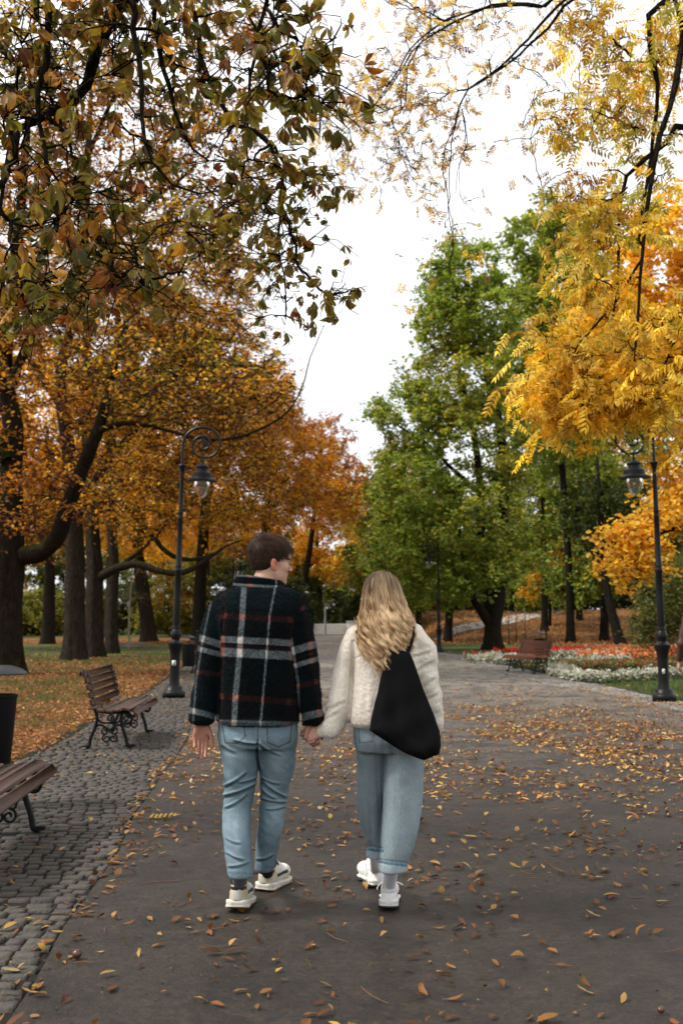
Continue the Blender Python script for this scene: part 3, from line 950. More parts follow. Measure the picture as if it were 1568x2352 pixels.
    TP[..., 2] -= (s4[..., 0] ** 2) * tl * (.25 + hang * .5)
    TP[:, :, 1:] += rng.normal(size=TP[:, :, 1:].shape) * .03
    TP = TP.reshape(N * T, 4, 3)
    V2, F2 = tubes(TP - off, np.tile(np.array([1, .8, .6, .4]) * twig_r, (N * T, 1)), 3)
    br_o = mesh_np('branches', np.concatenate([V1, V2]), [np.concatenate([F1, F2 + len(V1)])], M_TWIG if not near else bark, root, smooth=True)
    # leaves along the twigs
    M = N * T * per
    tt = rng.uniform(.12, 1.0, (N * T, per))
    ii = np.minimum((tt * 3).astype(int), 2); fr = (tt * 3 - ii)[..., None]
    idx = np.arange(N * T)[:, None]
    pos = TP[idx, ii] * (1 - fr) + TP[idx, ii + 1] * fr
    pos = pos.reshape(-1, 3) + rng.normal(size=(M, 3)) * (.055 + .04 * rad.mean())
    sz = rng.uniform(size[0], size[1], M)
    if droop:
        xd = rng.normal(size=(M, 3)) * np.array((1, 1, .45)) + np.array((0, 0, -droop)); R = frames(xd, rng.normal(size=(M, 3)) * .8 + np.array((0, 0, 1.0)))
    else:
        R = rand_rot(M, rng, up)
    cn = vnoise(C * .38, seed) + .5 * vnoise(C * 1.1, seed + 5)
    col = pick(pal, M, rng, np.repeat(cn, T * per))
    if isinstance(leaf, list):
        v = rng.integers(0, len(leaf), M); Vl, Fl, Cl, n0 = [], [], [], 0
        for i, lf in enumerate(leaf):
            m = v == i
            if not m.any(): continue
            a, b, c = scatter(lf[0], lf[1], (pos - off)[m], R[m], sz[m], None)
            cc = col[m][:, None] * np.exp(rng.normal(size=(m.sum(), lf[2], 1)) * .22)
            cc = np.repeat(cc, len(lf[0]) // lf[2], 1).reshape(-1, 3)
            if len(lf) > 3: cc = cc * lf[3][np.tile(np.arange(len(lf[0])), m.sum())]
            Vl.append(a); Fl.append(b + n0); Cl.append(cc); n0 += len(a)
        V3, F3, C3 = np.concatenate(Vl), np.concatenate(Fl), np.concatenate(Cl)
    else:
        V3, F3, C3 = scatter(leaf[0], leaf[1], pos - off, R, np.stack([sz, sz, sz], 1), col)
    mesh_np('crown', V3, F3, mat or M_LEAF, root, col=C3)
    return root


def pl(px, py, Y, rx, rz, ry, n):
    """lobe given by where it stands in the view and its size in metres"""
    p = at(px, py, Y); s = Y / FPX
    return (p[0], p[1], p[2], rx * s, ry, rz * s, n)


def tk(base_px, Y, pts):
    """trunk points from (px,py,radius,dy)"""
    out = []
    for (px, py, r, dy) in pts:
        p = at(px, py, Y + dy)
        out.append((p[0], p[1], p[2], r))
    z = terrain(out[0][0], out[0][1])
    out[0] = (out[0][0], out[0][1], float(z) - .05, out[0][3])
    return out


GL = 'chestnut trees of the left avenue'
QF = 1.0


def build_trees():
    # L1: the big mossy chestnut at the left edge, its low limb sweeping up to the right
    grow('chestnut_tree', 'big mossy chestnut at the left edge, low limb sweeping up to the right',
         tk(0, 26, [(10, 1545, .47, 0), (14, 1380, .42, 0), (18, 1280, .44, 0), (22, 1100, .34, .3), (30, 980, .27, .5), (10, 850, .22, .5), (35, 600, .16, 0), (60, 350, .10, 0), (70, 150, .04, 0)]),
         limbs=[tk2([(45, 1275, .26, 0), (85, 1272, .24, -.3), (125, 1245, .22, -.6), (160, 1165, .20, -.9), (195, 1070, .18, -1.2), (225, 1000, .16, -1.5), (245, 930, .13, -1.5), (262, 860, .09, -1.5), (290, 740, .05, -1.5)], 26),
                tk2([(228, 990, .09, -1.5), (265, 975, .07, -1.8), (320, 972, .052, -2), (400, 990, .044, -2.4), (500, 1010, .038, -3), (580, 992, .032, -3.4), (650, 955, .025, -3.6), (690, 900, .018, -3.8), (715, 820, .012, -4), (745, 745, .010, -4)], 26),
                tk2([(18, 1060, .18, 0), (-40, 980, .14, .5), (-120, 800, .08, 1), (-200, 600, .05, 1)], 26),
                tk2([(20, 900, .15, .3), (80, 760, .11, .5), (190, 600, .08, 0), (330, 480, .05, -.5), (450, 380, .03, -1)], 26),
                tk2([(30, 700, .12, 0), (150, 480, .08, -.6), (250, 250, .05, -1.2), (330, 80, .03, -1.4)], 26)],
         lobes=[pl(120, 900, 26, 230, 190, 2.8, 100), pl(60, 560, 26, 260, 220, 3, 90), pl(260, 330, 26, 250, 220, 3, 95), pl(100, 120, 26, 300, 180, 3, 70), pl(430, 580, 25, 170, 150, 2.4, 60), pl(480, 360, 25, 150, 160, 2, 45),
                pl(380, 860, 24, 200, 130, 2, 60), pl(560, 900, 23, 130, 60, 1.2, 16), pl(100, 1150, 25.5, 160, 90, 2, 34), pl(520, 120, 25, 120, 110, 2, 20)],
         pal=COPPER, group=GL, seed=11, size=(.09, .16), leaf=FOLD, cr=(.45, .9), twigs=7, per=7, bark=M_BARK, flat=.5, up=.5, twig_r=.015)
    # L2
    grow('chestnut_tree', 'thick straight chestnut trunk, first of three in a row behind the bench',
         tk(0, 35, [(172, 1514, .37, 0), (172, 1400, .34, 0), (172, 1250, .31, 0), (160, 1050, .24, 0), (140, 860, .19, 0), (190, 640, .14, 0), (200, 400, .14, 0), (210, 200, .06, 0)]),
         limbs=[tk2([(178, 1180, .2, 0), (235, 1080, .15, -.5), (300, 1000, .12, -1), (380, 900, .09, -1), (450, 780, .06, -1)], 35),
                tk2([(140, 930, .16, 0), (60, 800, .1, .5), (20, 600, .06, 1)], 35)],
         lobes=[pl(250, 800, 35, 260, 210, 3.6, 150), pl(160, 480, 35, 270, 240, 4, 70), pl(420, 640, 34, 180, 170, 3, 70), pl(300, 1120, 34, 160, 90, 2.6, 50)],
         pal=AMBER + COPPER, group=GL, seed=12, size=(.10, .18), cr=(.5, 1.0), twigs=7, per=8, bark=M_BARKG, flat=.5, up=.5, twig_r=.016)
    # L3, with a low limb crossing behind the lamp
    grow('chestnut_tree', 'chestnut trunk with a long crooked low limb passing behind the left lamp',
         tk(0, 38, [(219, 1508, .34, 0), (217, 1400, .32, 0), (219, 1320, .31, 0), (212, 1200, .25, 0), (200, 1000, .19, 0), (205, 760, .13, 0), (260, 520, .10, 0), (280, 330, .05, 0)]),
         limbs=[tk2([(225, 1330, .21, 0), (248, 1315, .18, -.3), (285, 1300, .155, -.5), (320, 1298, .14, -.7), (360, 1312, .13, -.8), (405, 1318, .115, -1), (440, 1308, .095, -1.2), (475, 1285, .065, -1.3), (520, 1255, .04, -1.5), (560, 1240, .02, -1.6)], 38),
                tk2([(270, 1305, .10, -.5), (310, 1270, .08, -.2), (350, 1235, .06, 0), (395, 1190, .045, 0)], 38),
                tk2([(210, 1180, .15, 0), (270, 1150, .11, .5), (330, 1205, .10, 1), (380, 1265, .10, 1), (430, 1285, .09, 1), (500, 1270, .06, 1)], 38)],
         lobes=[pl(330, 960, 38, 210, 170, 3.6, 130), pl(340, 700, 38, 210, 190, 3.6, 110), pl(500, 1090, 37, 170, 120, 3, 90), pl(500, 850, 37, 140, 150, 3, 90), pl(330, 1200, 37, 90, 40, 2, 16)],
         pal=COPPER + AMBER, group=GL, seed=13, size=(.10, .18), cr=(.5, 1.0), twigs=7, per=8, bark=M_BARKG, flat=.5, up=.5, twig_r=.016)
    grow('chestnut_tree', 'slimmer chestnut trunk, third of three in a row behind the bench',
         tk(0, 42, [(257, 1500, .27, 0), (258, 1400, .23, 0), (262, 1300, .22, 0), (255, 1150, .2, 0), (262, 900, .15, 0), (280, 600, .08, 0)]),
         lobes=[pl(300, 900, 43, 220, 230, 4, 120), pl(440, 700, 43, 190, 230, 4, 70), pl(560, 950, 42, 130, 130, 3, 70)],
         pal=COPPER, group=GL, seed=14, size=(.12, .2), cr=(.6, 1.1), twigs=6, per=10, bark=M_BARKG)
    grow('leaning_tree', 'stout leaning trunk further back between the sapling and the lamp',
         tk(0, 64, [(343, 1472, .5, 0), (338, 1420, .46, 0), (326, 1340, .42, 0), (318, 1250, .34, 0), (330, 1100, .3, 0), (350, 900, .15, 0)]),
         lobes=[pl(330, 1150, 64, 210, 150, 5, 110), pl(420, 950, 64, 220, 160, 5, 130), pl(200, 1000, 64, 220, 180, 5, 120)],
         pal=AMBER, group='trees beyond the left lawn', seed=15, size=(.16, .28), cr=(.8, 1.5), twigs=6, per=12, bark=M_BARKG)
    # rust-coloured trees of the avenue further on
    grow('chestnut_tree', 'copper chestnut further along the left side, crown above the left lamp',
         tk(0, 54, [(455, 1482, .4, 0), (462, 1300, .3, 0), (480, 1100, .24, 0), (520, 900, .14, 0), (540, 800, .06, 0)]),
         lobes=[pl(560, 960, 54, 130, 120, 4, 110), pl(500, 1120, 54, 190, 110, 4, 110), pl(640, 1090, 53, 100, 110, 3.4, 70), pl(440, 800, 54, 180, 130, 4, 90), pl(560, 1220, 52, 120, 50, 3, 30)],
         pal=RUSTY + COPPER, group=GL, seed=16, size=(.13, .22), cr=(.6, 1.1), twigs=6, per=11)
    grow('chestnut_tree', 'rusty orange chestnut rising behind the head of the man',
         tk(0, 72, [(600, 1468, .4, 0), (604, 1300, .3, 0), (620, 1100, .22, 0), (640, 900, .1, 0)]),
         lobes=[pl(620, 930, 72, 90, 90, 4, 90), pl(680, 1060, 71, 110, 110, 4, 120), pl(600, 1150, 72, 120, 90, 4, 90), pl(750, 1130, 70, 90, 90, 3.5, 90)],
         pal=AMBER + RUSTY, group=GL, seed=17, size=(.16, .26), cr=(.7, 1.2), twigs=6, per=12)
    grow('chestnut_tree', 'rust red tree leaning over the far end of the path',
         tk(0, 101, [(668, 1453, .4, 0), (705, 1300, .3, 0), (725, 1150, .2, 0), (740, 1000, .08, 0)]),
         lobes=[pl(740, 1010, 101, 70, 70, 4, 80), pl(780, 1110, 99, 75, 80, 4, 110), pl(700, 1150, 101, 103, 90, 5, 100), pl(820, 1180, 99, 60, 70, 4, 70), pl(640, 1000, 103, 80, 80, 4, 60)],
         pal=RUSTY, group=GL, seed=18, size=(.18, .3), cr=(.7, 1.3), twigs=6, per=13)
    grow('maple_tree', 'yellow maple glowing between the heads of the couple',
         tk(0, 106, [(735, 1454, .35, 0), (735, 1380, .28, 0), (728, 1250, .2, 0), (730, 1180, .1, 0)]),
         lobes=[pl(735, 1240, 105, 65, 60, 4, 80), pl(690, 1290, 104, 60, 45, 4, 50), pl(770, 1300, 105, 55, 40, 4, 34)],
         pal=YELLOW + AMBER, group='trees beyond the left lawn', seed=19, size=(.2, .32), cr=(.8, 1.3), twigs=6, per=12, up=.6)
    # bright orange maples behind the left row
    for k, (px, Y, lo, pal, lab) in enumerate((
            (110, 58, [(100, 950, 180, 150), (180, 1120, 150, 110), (40, 1150, 130, 110)], AMBER, 'amber maple glowing behind the big mossy chestnut'),
            (-120, 48, [(-150, 900, 260, 300), (-60, 600, 240, 260), (40, 1200, 160, 80)], COPPER, 'copper tree partly outside the left edge'),
            (250, 78, [(240, 1000, 160, 160), (280, 1180, 120, 90), (380, 1060, 120, 120)], ORANGE, 'bright orange maple behind the row of three trunks'),
            (470, 92, [(450, 1130, 120, 110), (520, 1210, 90, 70), (380, 1230, 100, 60)], AMBER, 'amber tree seen below the scroll of the left lamp'))):
        grow('maple_tree', lab, tk(0, Y, [(px, 1423 + 1.41 * FPX / Y, .4, 0), (px + 4, 1300, .3, 0), (px - 5, 1100, .2, 0), (px, 980, .08, 0)]),
             lobes=[pl(a, b, Y, c, d, 5, int(60 + c * .35)) for a, b, c, d in lo], pal=pal, group='trees beyond the left lawn', seed=30 + k, size=(.17, .3), cr=(.8, 1.5), twigs=6, per=12, bark=M_BARKG, up=.5)
    # shrubs behind the left lawn
    for k, (px, py, w, h, Y, pal, lab) in enumerate((
            (60, 1400, 90, 60, 88, OLIVE, 'olive shrub at the far side of the lawn, between the two left trunks'), (180, 1395, 90, 70, 92, DARKG, 'dark green shrub behind the row of three trunks'),
            (300, 1385, 80, 80, 96, DARKG, 'dark shrub behind the sapling'), (410, 1385, 80, 80, 84, OLIVE, 'pale olive shrub just left of the left lamp'), (520, 1380, 90, 90, 92, DARKG, 'dark shrub behind the distant walker'),
            (640, 1390, 70, 75, 90, DARKG, 'dark green shrub beside the face of the man'), (690, 1370, 40, 90, 103, DARKG, 'dark round bush at the left end of the board fence'), (-60, 1390, 110, 80, 80, OLIVE, 'olive shrub at the left edge'),
            (470, 1300, 80, 80, 100, OLIVE, 'tall olive thicket behind the left lamp'), (610, 1300, 70, 80, 104, DARKG, 'tall dark thicket behind the head of the man'), (330, 1290, 100, 80, 104, OLIVE, 'tall thicket behind the leaning trunk'), (150, 1290, 110, 90, 104, DARKG, 'tall dark thicket behind the first trunks'), (0, 1290, 110, 90, 100, OLIVE, 'tall thicket behind the big mossy chestnut'))):
        p = at(px, py, Y); g = float(terrain(p[0], Y))
        s = Y / FPX
        grow('shrub', lab, [(p[0], Y, g - .05, .12), (p[0] + .1, Y, g + h * s * .7, .08), (p[0], Y, g + h * s * 1.2, .03)],
             lobes=[(p[0], Y, max(g + h * s * .8, p[2]), w * s, 3, h * s, int(80 + w * .9)), (p[0] + w * s * .4, Y - 1, g + h * s * .45, w * s * .9, 2, h * s * .5, 60), (p[0] - w * s * .4, Y - 1, g + h * s * .4, w * s * .9, 2, h * s * .45, 50)],
             pal=pal, cat='shrub', group='shrubs behind the left lawn', seed=50 + k, size=(.16, .3), cr=(.6, 1.1), twigs=6, per=12, nstart=.1, flare=1.0, shell=.3)
    # sapling
    p = gnd(297, 1490)
    grow('sapling', 'thin bare sapling standing in its low plank frame', [(p[0], p[1], 0, .06), (p[0] - .03, p[1], 1.6, .05), (p[0] + .02, p[1], 3.0, .035), (p[0] + .05, p[1], 4.6, .012)],
         lobes=[(p[0], p[1], 3.2, 1.0, 1.0, 1.2, 22)], pal=OLIVE, seed=70, size=(.06, .1), cr=(.3, .5), twigs=5, per=0 + 1, bark=m_plain('sapling_bark', (.2, .17, .11), .8), nstart=.35, flare=1.0, near=True, group=None)

    # ---- right side
    GR = 'green and yellow trees on the right'
    grow('plane_tree', 'tall green tree with a dark forked trunk behind the flower bed',
         tk(0, 47, [(1130, 1492, .42, 0), (1130, 1440, .36, 0), (1135, 1405, .38, 0), (1148, 1330, .3, .3), (1155, 1200, .26, .5), (1150, 1000, .2, .3), (1105, 800, .13, 0), (1085, 640, .06, 0)]),
         limbs=[tk2([(1128, 1440, .24, 0), (1108, 1410, .22, -.3), (1092, 1385, .19, -.6), (1075, 1340, .15, -1), (1060, 1250, .12, -1.4), (1040, 1130, .08, -1.8)], 47),
                tk2([(1130, 1420, .26, 0), (1112, 1330, .22, .3), (1100, 1220, .2, .4), (1095, 1050, .16, .5), (1060, 880, .1, .5), (1030, 700, .06, .4)], 47),
                tk2([(1098, 1130, .14, .4), (1040, 1080, .1, 0), (980, 1020, .06, -.5), (900, 970, .04, -.8)], 47)],
         lobes=[pl(1065, 640, 47, 95, 90, 2.6, 80), pl(1030, 745, 47, 85, 75, 2.6, 60), pl(1110, 730, 47, 90, 100, 3, 80), pl(1050, 880, 47, 130, 110, 3.6, 120), pl(930, 950, 46, 85, 75, 2.6, 60), pl(1090, 1030, 47, 160, 120, 4, 150),
                pl(950, 1120, 46, 100, 110, 3.4, 90), pl(1060, 1210, 46, 160, 100, 4, 120), pl(920, 1260, 46, 90, 90, 3, 70), pl(1130, 1290, 46, 140, 70, 4, 60), pl(1000, 1340, 45.5, 90, 50, 2.6, 36)],
         pal=GREEN + [((.36, .36, .06), 2)], group=GR, seed=80, size=(.13, .22), leaf=BLOB, cr=(.5, .95), twigs=7, per=10, bark=M_BARKD, up=.5, shell=.5)
    grow('plane_tree', 'pale green crown rising behind the tall green tree, highest on the right',
         tk(0, 60, [(1310, 1460, .26, 0), (1305, 1300, .22, 0), (1285, 1000, .18, 0), (1260, 700, .12, 0), (1255, 520, .05, 0)]),
         lobes=[pl(1240, 540, 60, 85, 90, 3.2, 90), pl(1290, 640, 60, 110, 110, 4, 130), pl(1230, 740, 60, 90, 90, 3, 90), pl(1190, 850, 60, 70, 90, 3, 70), pl(1330, 800, 60, 140, 130, 5, 110), pl(1240, 930, 60, 110, 130, 4, 90), pl(1340, 560, 60, 100, 90, 4, 50), pl(1380, 1040, 60, 140, 110, 5, 80)],
         pal=[((.30, .34, .09), 3)] + GREEN, group=GR, seed=81, size=(.17, .28), leaf=BLOB, cr=(.6, 1.1), twigs=7, per=10, bark=M_BARKD, up=.4, shell=.5)
    grow('plane_tree', 'far amber and green tree peeping out left of the tall green tree',
         tk(0, 92, [(900, 1450, .4, 0), (900, 1300, .3, 0), (905, 1150, .15, 0)]),
         lobes=[pl(915, 1060, 92, 60, 55, 4, 60), pl(870, 1200, 92, 90, 80, 5, 100), pl(850, 1290, 90, 100, 60, 5, 80), pl(960, 1250, 92, 90, 90, 5, 60), pl(870, 1120, 92, 40, 50, 3, 40)],
         pal=AMBER + OLIVE + OLIVE, group=GR, seed=82, size=(.2, .32), cr=(.8, 1.3), twigs=6, per=12, bark=M_BARKD)
    for k, (px, py, Y, lo, pal, lab, r) in enumerate((
            (1028, 1469, 62, [(1020, 1300, 90, 90), (1000, 1180, 110, 90)], OLIVE, 'straight dark trunk between the far lamp and the forked tree', .26),
            (1290, 1405, 96, [(1290, 1240, 110, 90), (1210, 1130, 110, 100), (1330, 1120, 100, 90)], OLIVE, 'olive and yellow tree on the crest of the leafy bank', .35),
            (1385, 1440, 62, [(1370, 1190, 110, 110), (1450, 1280, 90, 90), (1330, 1330, 60, 45)], DARKG + GREEN, 'dark green tree whose thin trunk stands on the dim bank', .28),
            (1175, 1425, 88, [(1170, 1300, 90, 80), (1230, 1350, 70, 45)], GREEN, 'green tree behind the footpath on the bank', .25),
            (960, 1440, 84, [(950, 1340, 70, 60), (900, 1380, 50, 40)], OLIVE, 'low olive tree beyond the head of the woman', .25))):
        grow('park_tree', lab, tk(0, Y, [(px, py, r, 0), (px + 3, py - 90, r * .8, 0), (px - 4, py - 220, r * .5, 0), (px, py - 330, .06, 0)]),
             lobes=[pl(a, b, Y, c, d, 4.5, int(45 + c * .5)) for a, b, c, d in lo], pal=pal, group=GR, seed=90 + k, size=(.17, .28), leaf=BLOB, cr=(.7, 1.2), twigs=6, per=11, bark=M_BARKD)
    for k, (px, Y, lo, pal, lab) in enumerate((
            (1250, 70, [(1240, 1000, 110, 110), (1320, 1100, 110, 100), (1210, 1180, 90, 90)], GREEN, 'fresh green tree filling the gap right of the tall forked tree'),
            (1330, 78, [(1330, 950, 110, 110), (1420, 1050, 110, 110), (1300, 1260, 110, 70)], OLIVE + AMBER, 'mixed green and amber tree below the yellow hanging leaves'),
            (930, 72, [(900, 1190, 80, 100), (960, 1300, 80, 70), (860, 1300, 70, 70)], OLIVE + GREEN, 'yellow-green tree above the head of the woman'))):
        grow('park_tree', lab, tk(0, Y, [(px, 1423 + 1.2 * FPX / Y, .24, 0), (px, 1330, .2, 0), (px - 4, 1150, .13, 0), (px, 1000, .06, 0)]),
             lobes=[pl(a, b, Y, c, d, 4, int(55 + c * .5)) for a, b, c, d in lo], pal=pal, group=GR, seed=190 + k, size=(.17, .28), leaf=BLOB, cr=(.6, 1.1), twigs=6, per=11, bark=M_BARKD)
    for k, (px, w, h, Y, pal, lab) in enumerate((
            (850, 60, 60, 108, DARKG, 'dark shrub on the crest behind the head of the woman'), (930, 60, 70, 106, DARKG, 'dark shrub on the crest just right of the head of the woman'), (1010, 60, 60, 102, OLIVE, 'olive shrub on the crest behind the far lamp'), (1110, 70, 60, 100, DARKG, 'dark shrub behind the forked trunk'),
            (1210, 70, 60, 100, DARKG, 'dark shrub where the footpath reaches the crest'), (1330, 80, 70, 100, DARKG, 'dark shrub on the crest above the reddish bench'), (1450, 80, 80, 98, DARKG, 'dark shrub on the crest left of the right-hand lamp'), (1560, 80, 90, 92, DARKG, 'dark shrub on the crest at the right edge'))):
        p = at(px, 1420, Y); g = float(terrain(p[0], Y)); s = Y / FPX
        grow('shrub', lab, [(p[0], Y, g - .05, .12), (p[0] + .1, Y, g + h * s * .7, .08), (p[0], Y, g + h * s * 1.2, .03)],
             lobes=[(p[0], Y, g + h * s * .7, w * s, 3, h * s, int(60 + w * .7)), (p[0] + w * s * .5, Y - 1, g + h * s * .4, w * s * .8, 2, h * s * .5, 40), (p[0] - w * s * .5, Y - 1, g + h * s * .4, w * s * .8, 2, h * s * .5, 40)],
             pal=pal, cat='shrub', group='shrubs along the crest of the bank', seed=210 + k, size=(.2, .34), cr=(.6, 1.1), twigs=6, per=11, nstart=.1, flare=1.0, shell=.3)
    # leaning trunk on the dim bank
    grow('leaning_tree', 'leaning dark trunk on the dim bank left of the right-hand lamp',
         tk(0, 56, [(1424, 1455, .3, 0), (1400, 1390, .24, 0), (1385, 1300, .2, 0), (1378, 1180, .15, 0), (1370, 1050, .06, 0)]),
         lobes=[pl(1400, 1180, 57, 120, 90, 4, 60), pl(1470, 1200, 58, 110, 110, 4, 60), pl(1550, 1290, 58, 100, 100, 4, 60)],
         pal=DARKG, group=GR, seed=96, size=(.16, .27), leaf=BLOB, cr=(.7, 1.2), twigs=6, per=10, bark=M_BARKD)
    # orange-yellow bush by the bank, low yellow maple
    grow('young_maple', 'small yellow maple on the bank between bench and leaning trunk',
         tk(0, 74, [(1262, 1425, .12, 0), (1262, 1370, .1, 0), (1260, 1310, .04, 0)]),
         lobes=[pl(1262, 1330, 74, 42, 40, 2, 40), pl(1225, 1350, 74, 25, 22, 1.5, 16)], pal=YELLOW + OLIVE, group=GR, seed=97, size=(.16, .26), leaf=BLOB, cr=(.4, .8), twigs=6, per=10, nstart=.2, flare=1.0)
    # drooping green bush at the right
    p = at(1545, 1400, 38)
    grow('weeping_bush', 'drooping grey-green bush behind the right-hand lamp',
         [(p[0] + .6, 38, 0, .14), (p[0] + .5, 38, 1.6, .1), (p[0] + .3, 38, 3.0, .04)],
         lobes=[pl(1545, 1370, 38, 85, 75, 1.8, 100), pl(1500, 1420, 37.5, 45, 50, 1.2, 34), pl(1600, 1330, 38, 90, 80, 2, 60)],
         pal=[((.13, .16, .04), 4), ((.19, .21, .055), 3), ((.08, .10, .03), 2)], cat='bush', seed=98, size=(.09, .16), cr=(.35, .6), twigs=7, per=12, hang=.5, nstart=.2, flare=1.0)
    # orange maple on the right with its low bough
    grow('maple_tree', 'orange maple at the right edge, low bough hanging left of the lamp',
         tk(0, 27, [(1740, 1548, .36, 0), (1735, 1350, .28, 0), (1700, 1050, .22, 0), (1620, 780, .14, 0), (1560, 560, .07, 0)]),
         limbs=[tk2([(1735, 1300, .16, 0), (1640, 1230, .1, -.5), (1540, 1215, .07, -.8), (1450, 1260, .04, -1), (1400, 1310, .02, -1)], 27)],
         lobes=[pl(1540, 600, 27, 120, 170, 2.4, 130), pl(1450, 760, 27, 130, 110, 2.2, 110), pl(1560, 1000, 27, 70, 90, 1.6, 40), pl(1380, 720, 27, 60, 60, 1.4, 30), pl(1560, 850, 27, 130, 110, 2.2, 90), pl(1440, 900, 27, 100, 70, 2, 50), pl(1380, 830, 27, 90, 70, 1.6, 40),
                pl(1510, 1200, 26.5, 70, 40, 1.2, 20), pl(1430, 1295, 26, 46, 46, .9, 17), pl(1490, 1280, 26, 50, 50, 1, 11), pl(1560, 1140, 27, 70, 80, 1.6, 40), pl(1440, 1230, 26, 40, 26, .8, 10)],
         pal=ORANGE, group=GR, seed=99, size=(.11, .19), leaf=BLOB, cr=(.35, .65), twigs=6, per=8, bark=M_BARKD, up=.5)
    # far ring of woods beyond the ends of the path
    rng = np.random.default_rng(5)
    for k, (px, Y, top, w, pal, nm) in enumerate((
            (560, 125, 1150, 110, DARKG, 'dark'), (660, 122, 1210, 90, DARKG, 'dark'), (790, 124, 1290, 60, DARKG, 'dark'), (845, 126, 1250, 80, DARKG, 'dark'), (940, 124, 1190, 90, DARKG, 'dark'), (1060, 122, 1150, 100, OLIVE, 'olive'), (1190, 124, 1130, 100, DARKG, 'dark'),
            (1330, 122, 1080, 110, DARKG, 'dark'), (1500, 120, 1010, 130, DARKG, 'dark'), (400, 124, 1120, 120, AMBER, 'amber'), (250, 126, 1060, 130, OLIVE, 'olive'), (90, 124, 1000, 140, AMBER, 'amber'), (-80, 122, 950, 140, OLIVE, 'olive'), (1660, 120, 950, 140, OLIVE, 'olive'))):
        yb = 1430
        tk_ = tk(0, Y, [(px, yb, .4, 0), (px + rng.uniform(-8, 8), 1340, .34, 0), (px + rng.uniform(-12, 12), (top + 1340) / 2, .2, 0), (px, top + 10, .06, 0)])
        where = {560: 'behind the left lamp and the man', 660: 'just right of the face of the man', 790: 'above the board fence, sky showing through', 845: 'behind the head of the woman', 940: 'right of the head of the woman', 1060: 'behind the far lamp', 1190: 'behind the tall green crown', 1330: 'above the crest of the bank', 1500: 'behind the right-hand lamp', 400: 'beyond the lawn left of the lamp', 250: 'beyond the row of three trunks', 90: 'beyond the big mossy chestnut', -80: 'beyond the lawn at the left edge', 1660: 'beyond the right edge of the bank'}[px]
        cy_ = (top + 1330) / 2; hh = (1345 - top) / 2
        grow('woodland_tree', f'distant {nm} tree {where}', tk_,
             lobes=[pl(px, cy_, Y, w * .85, hh, 5, 90), pl(px + w * .4, cy_ + hh * .4, Y, w * .55, hh * .6, 4, 50), pl(px - w * .4, cy_ + hh * .3, Y, w * .55, hh * .6, 4, 50), pl(px, 1385, Y, w * .7, 30, 3, 22)] + ([pl(765, 1385, 114, 40, 45, 3, 42), pl(745, 1345, 116, 40, 40, 3, 26)] if px == 790 else []),
             pal=pal, group='woodland trees beyond the end of the path', seed=110 + k, size=(.3, .5), cr=(1.0, 1.8), twigs=6, per=11, bark=M_BARKD, flare=1.2)


def tk2(pts, Y):
    out = []
    for (px, py, r, dy) in pts:
        p = at(px, py, Y + dy); out.append((p[0], p[1], p[2], r))
    return out



def leaflet(L, W, curl, fold, obov=.62, nseg=6, twist=0.0, base=.0):
    s_ = np.linspace(0, 1, nseg); V = []
    w = W * np.sin(pi * s_ ** (np.log(.5) / np.log(obov))) ** .85; w[0] = W * .06; w[-1] = W * .03
    x = 0.0; z = 0.0; a = 0.0; xs, zs = [0.0], [0.0]
    for i in range(1, nseg):
        a += curl / (nseg - 1); x += cos(a) * L / (nseg - 1); z -= sin(a) * L / (nseg - 1); xs.append(x); zs.append(z)
    for i in range(nseg):
        for t in (-1, 0, 1):
            tw = twist * s_[i]
            V.append((xs[i], t * w[i] * cos(tw), zs[i] + abs(t) * w[i] * fold + t * w[i] * sin(tw)))
    i = np.arange(nseg - 1)[:, None] * 3; j = np.arange(2)[None]
    F = np.stack([i + j, i + 3 + j, i + 4 + j, i + j + 1], -1).reshape(-1, 4)
    return np.array(V), F


def rotz(V, a, tilt=0.0):
    c, s_ = cos(tilt), sin(tilt); V = V @ np.array([[c, 0, -s_], [0, 1, 0], [s_, 0, c]])
    c, s_ = cos(a), sin(a); return V @ np.array([[c, s_, 0], [-s_, c, 0], [0, 0, 1]])


def palmate(seed, n=6, petiole=.7):
    rng = np.random.default_rng(seed); Vs = []; Fs = []; k = 0
    for i in range(n):
        a = (i - (n - 1) / 2) * 2.1 / n * 1.55 + rng.normal() * .12
        L = (1.0 - .25 * abs(i - (n - 1) / 2) / n * 2) * rng.uniform(.75, 1.1)
        V, F = leaflet(L, L * rng.uniform(.15, .21), rng.uniform(.3, 1.9), rng.uniform(.1, .75), twist=rng.normal() * .5)
        V = rotz(V, a, rng.uniform(.1, .7)) + np.array((petiole, 0, 0))
        Vs.append(V); Fs.append(F + k); k += len(V)
    # petiole as one more strip with the same vertex count
    t = np.linspace(0, 1, 6); V = np.stack([np.repeat(t, 3) * petiole, np.tile((-.012, 0, .012), 6), np.repeat(-.15 * t * (1 - t), 3)], 1)
    V[1::3, 2] += .012
    Vs.append(V); Fs.append(Fs[0] + k)
    k = rng.uniform(.4, 1.0)
    ed = np.ones((len(Vs) * 18, 3)); m = np.arange(len(ed)) % 3 != 1
    ed[m] = np.array((1.5, .95, .8)) * k + (1 - k); ed[m & (rng.uniform(size=len(ed)) < .2)] = (1.25, .62, .55); ed[np.arange(len(ed)) % 18 >= 15] = (1.5, .75, .6)
    return np.concatenate(Vs), np.concatenate(Fs), n + 1, ed


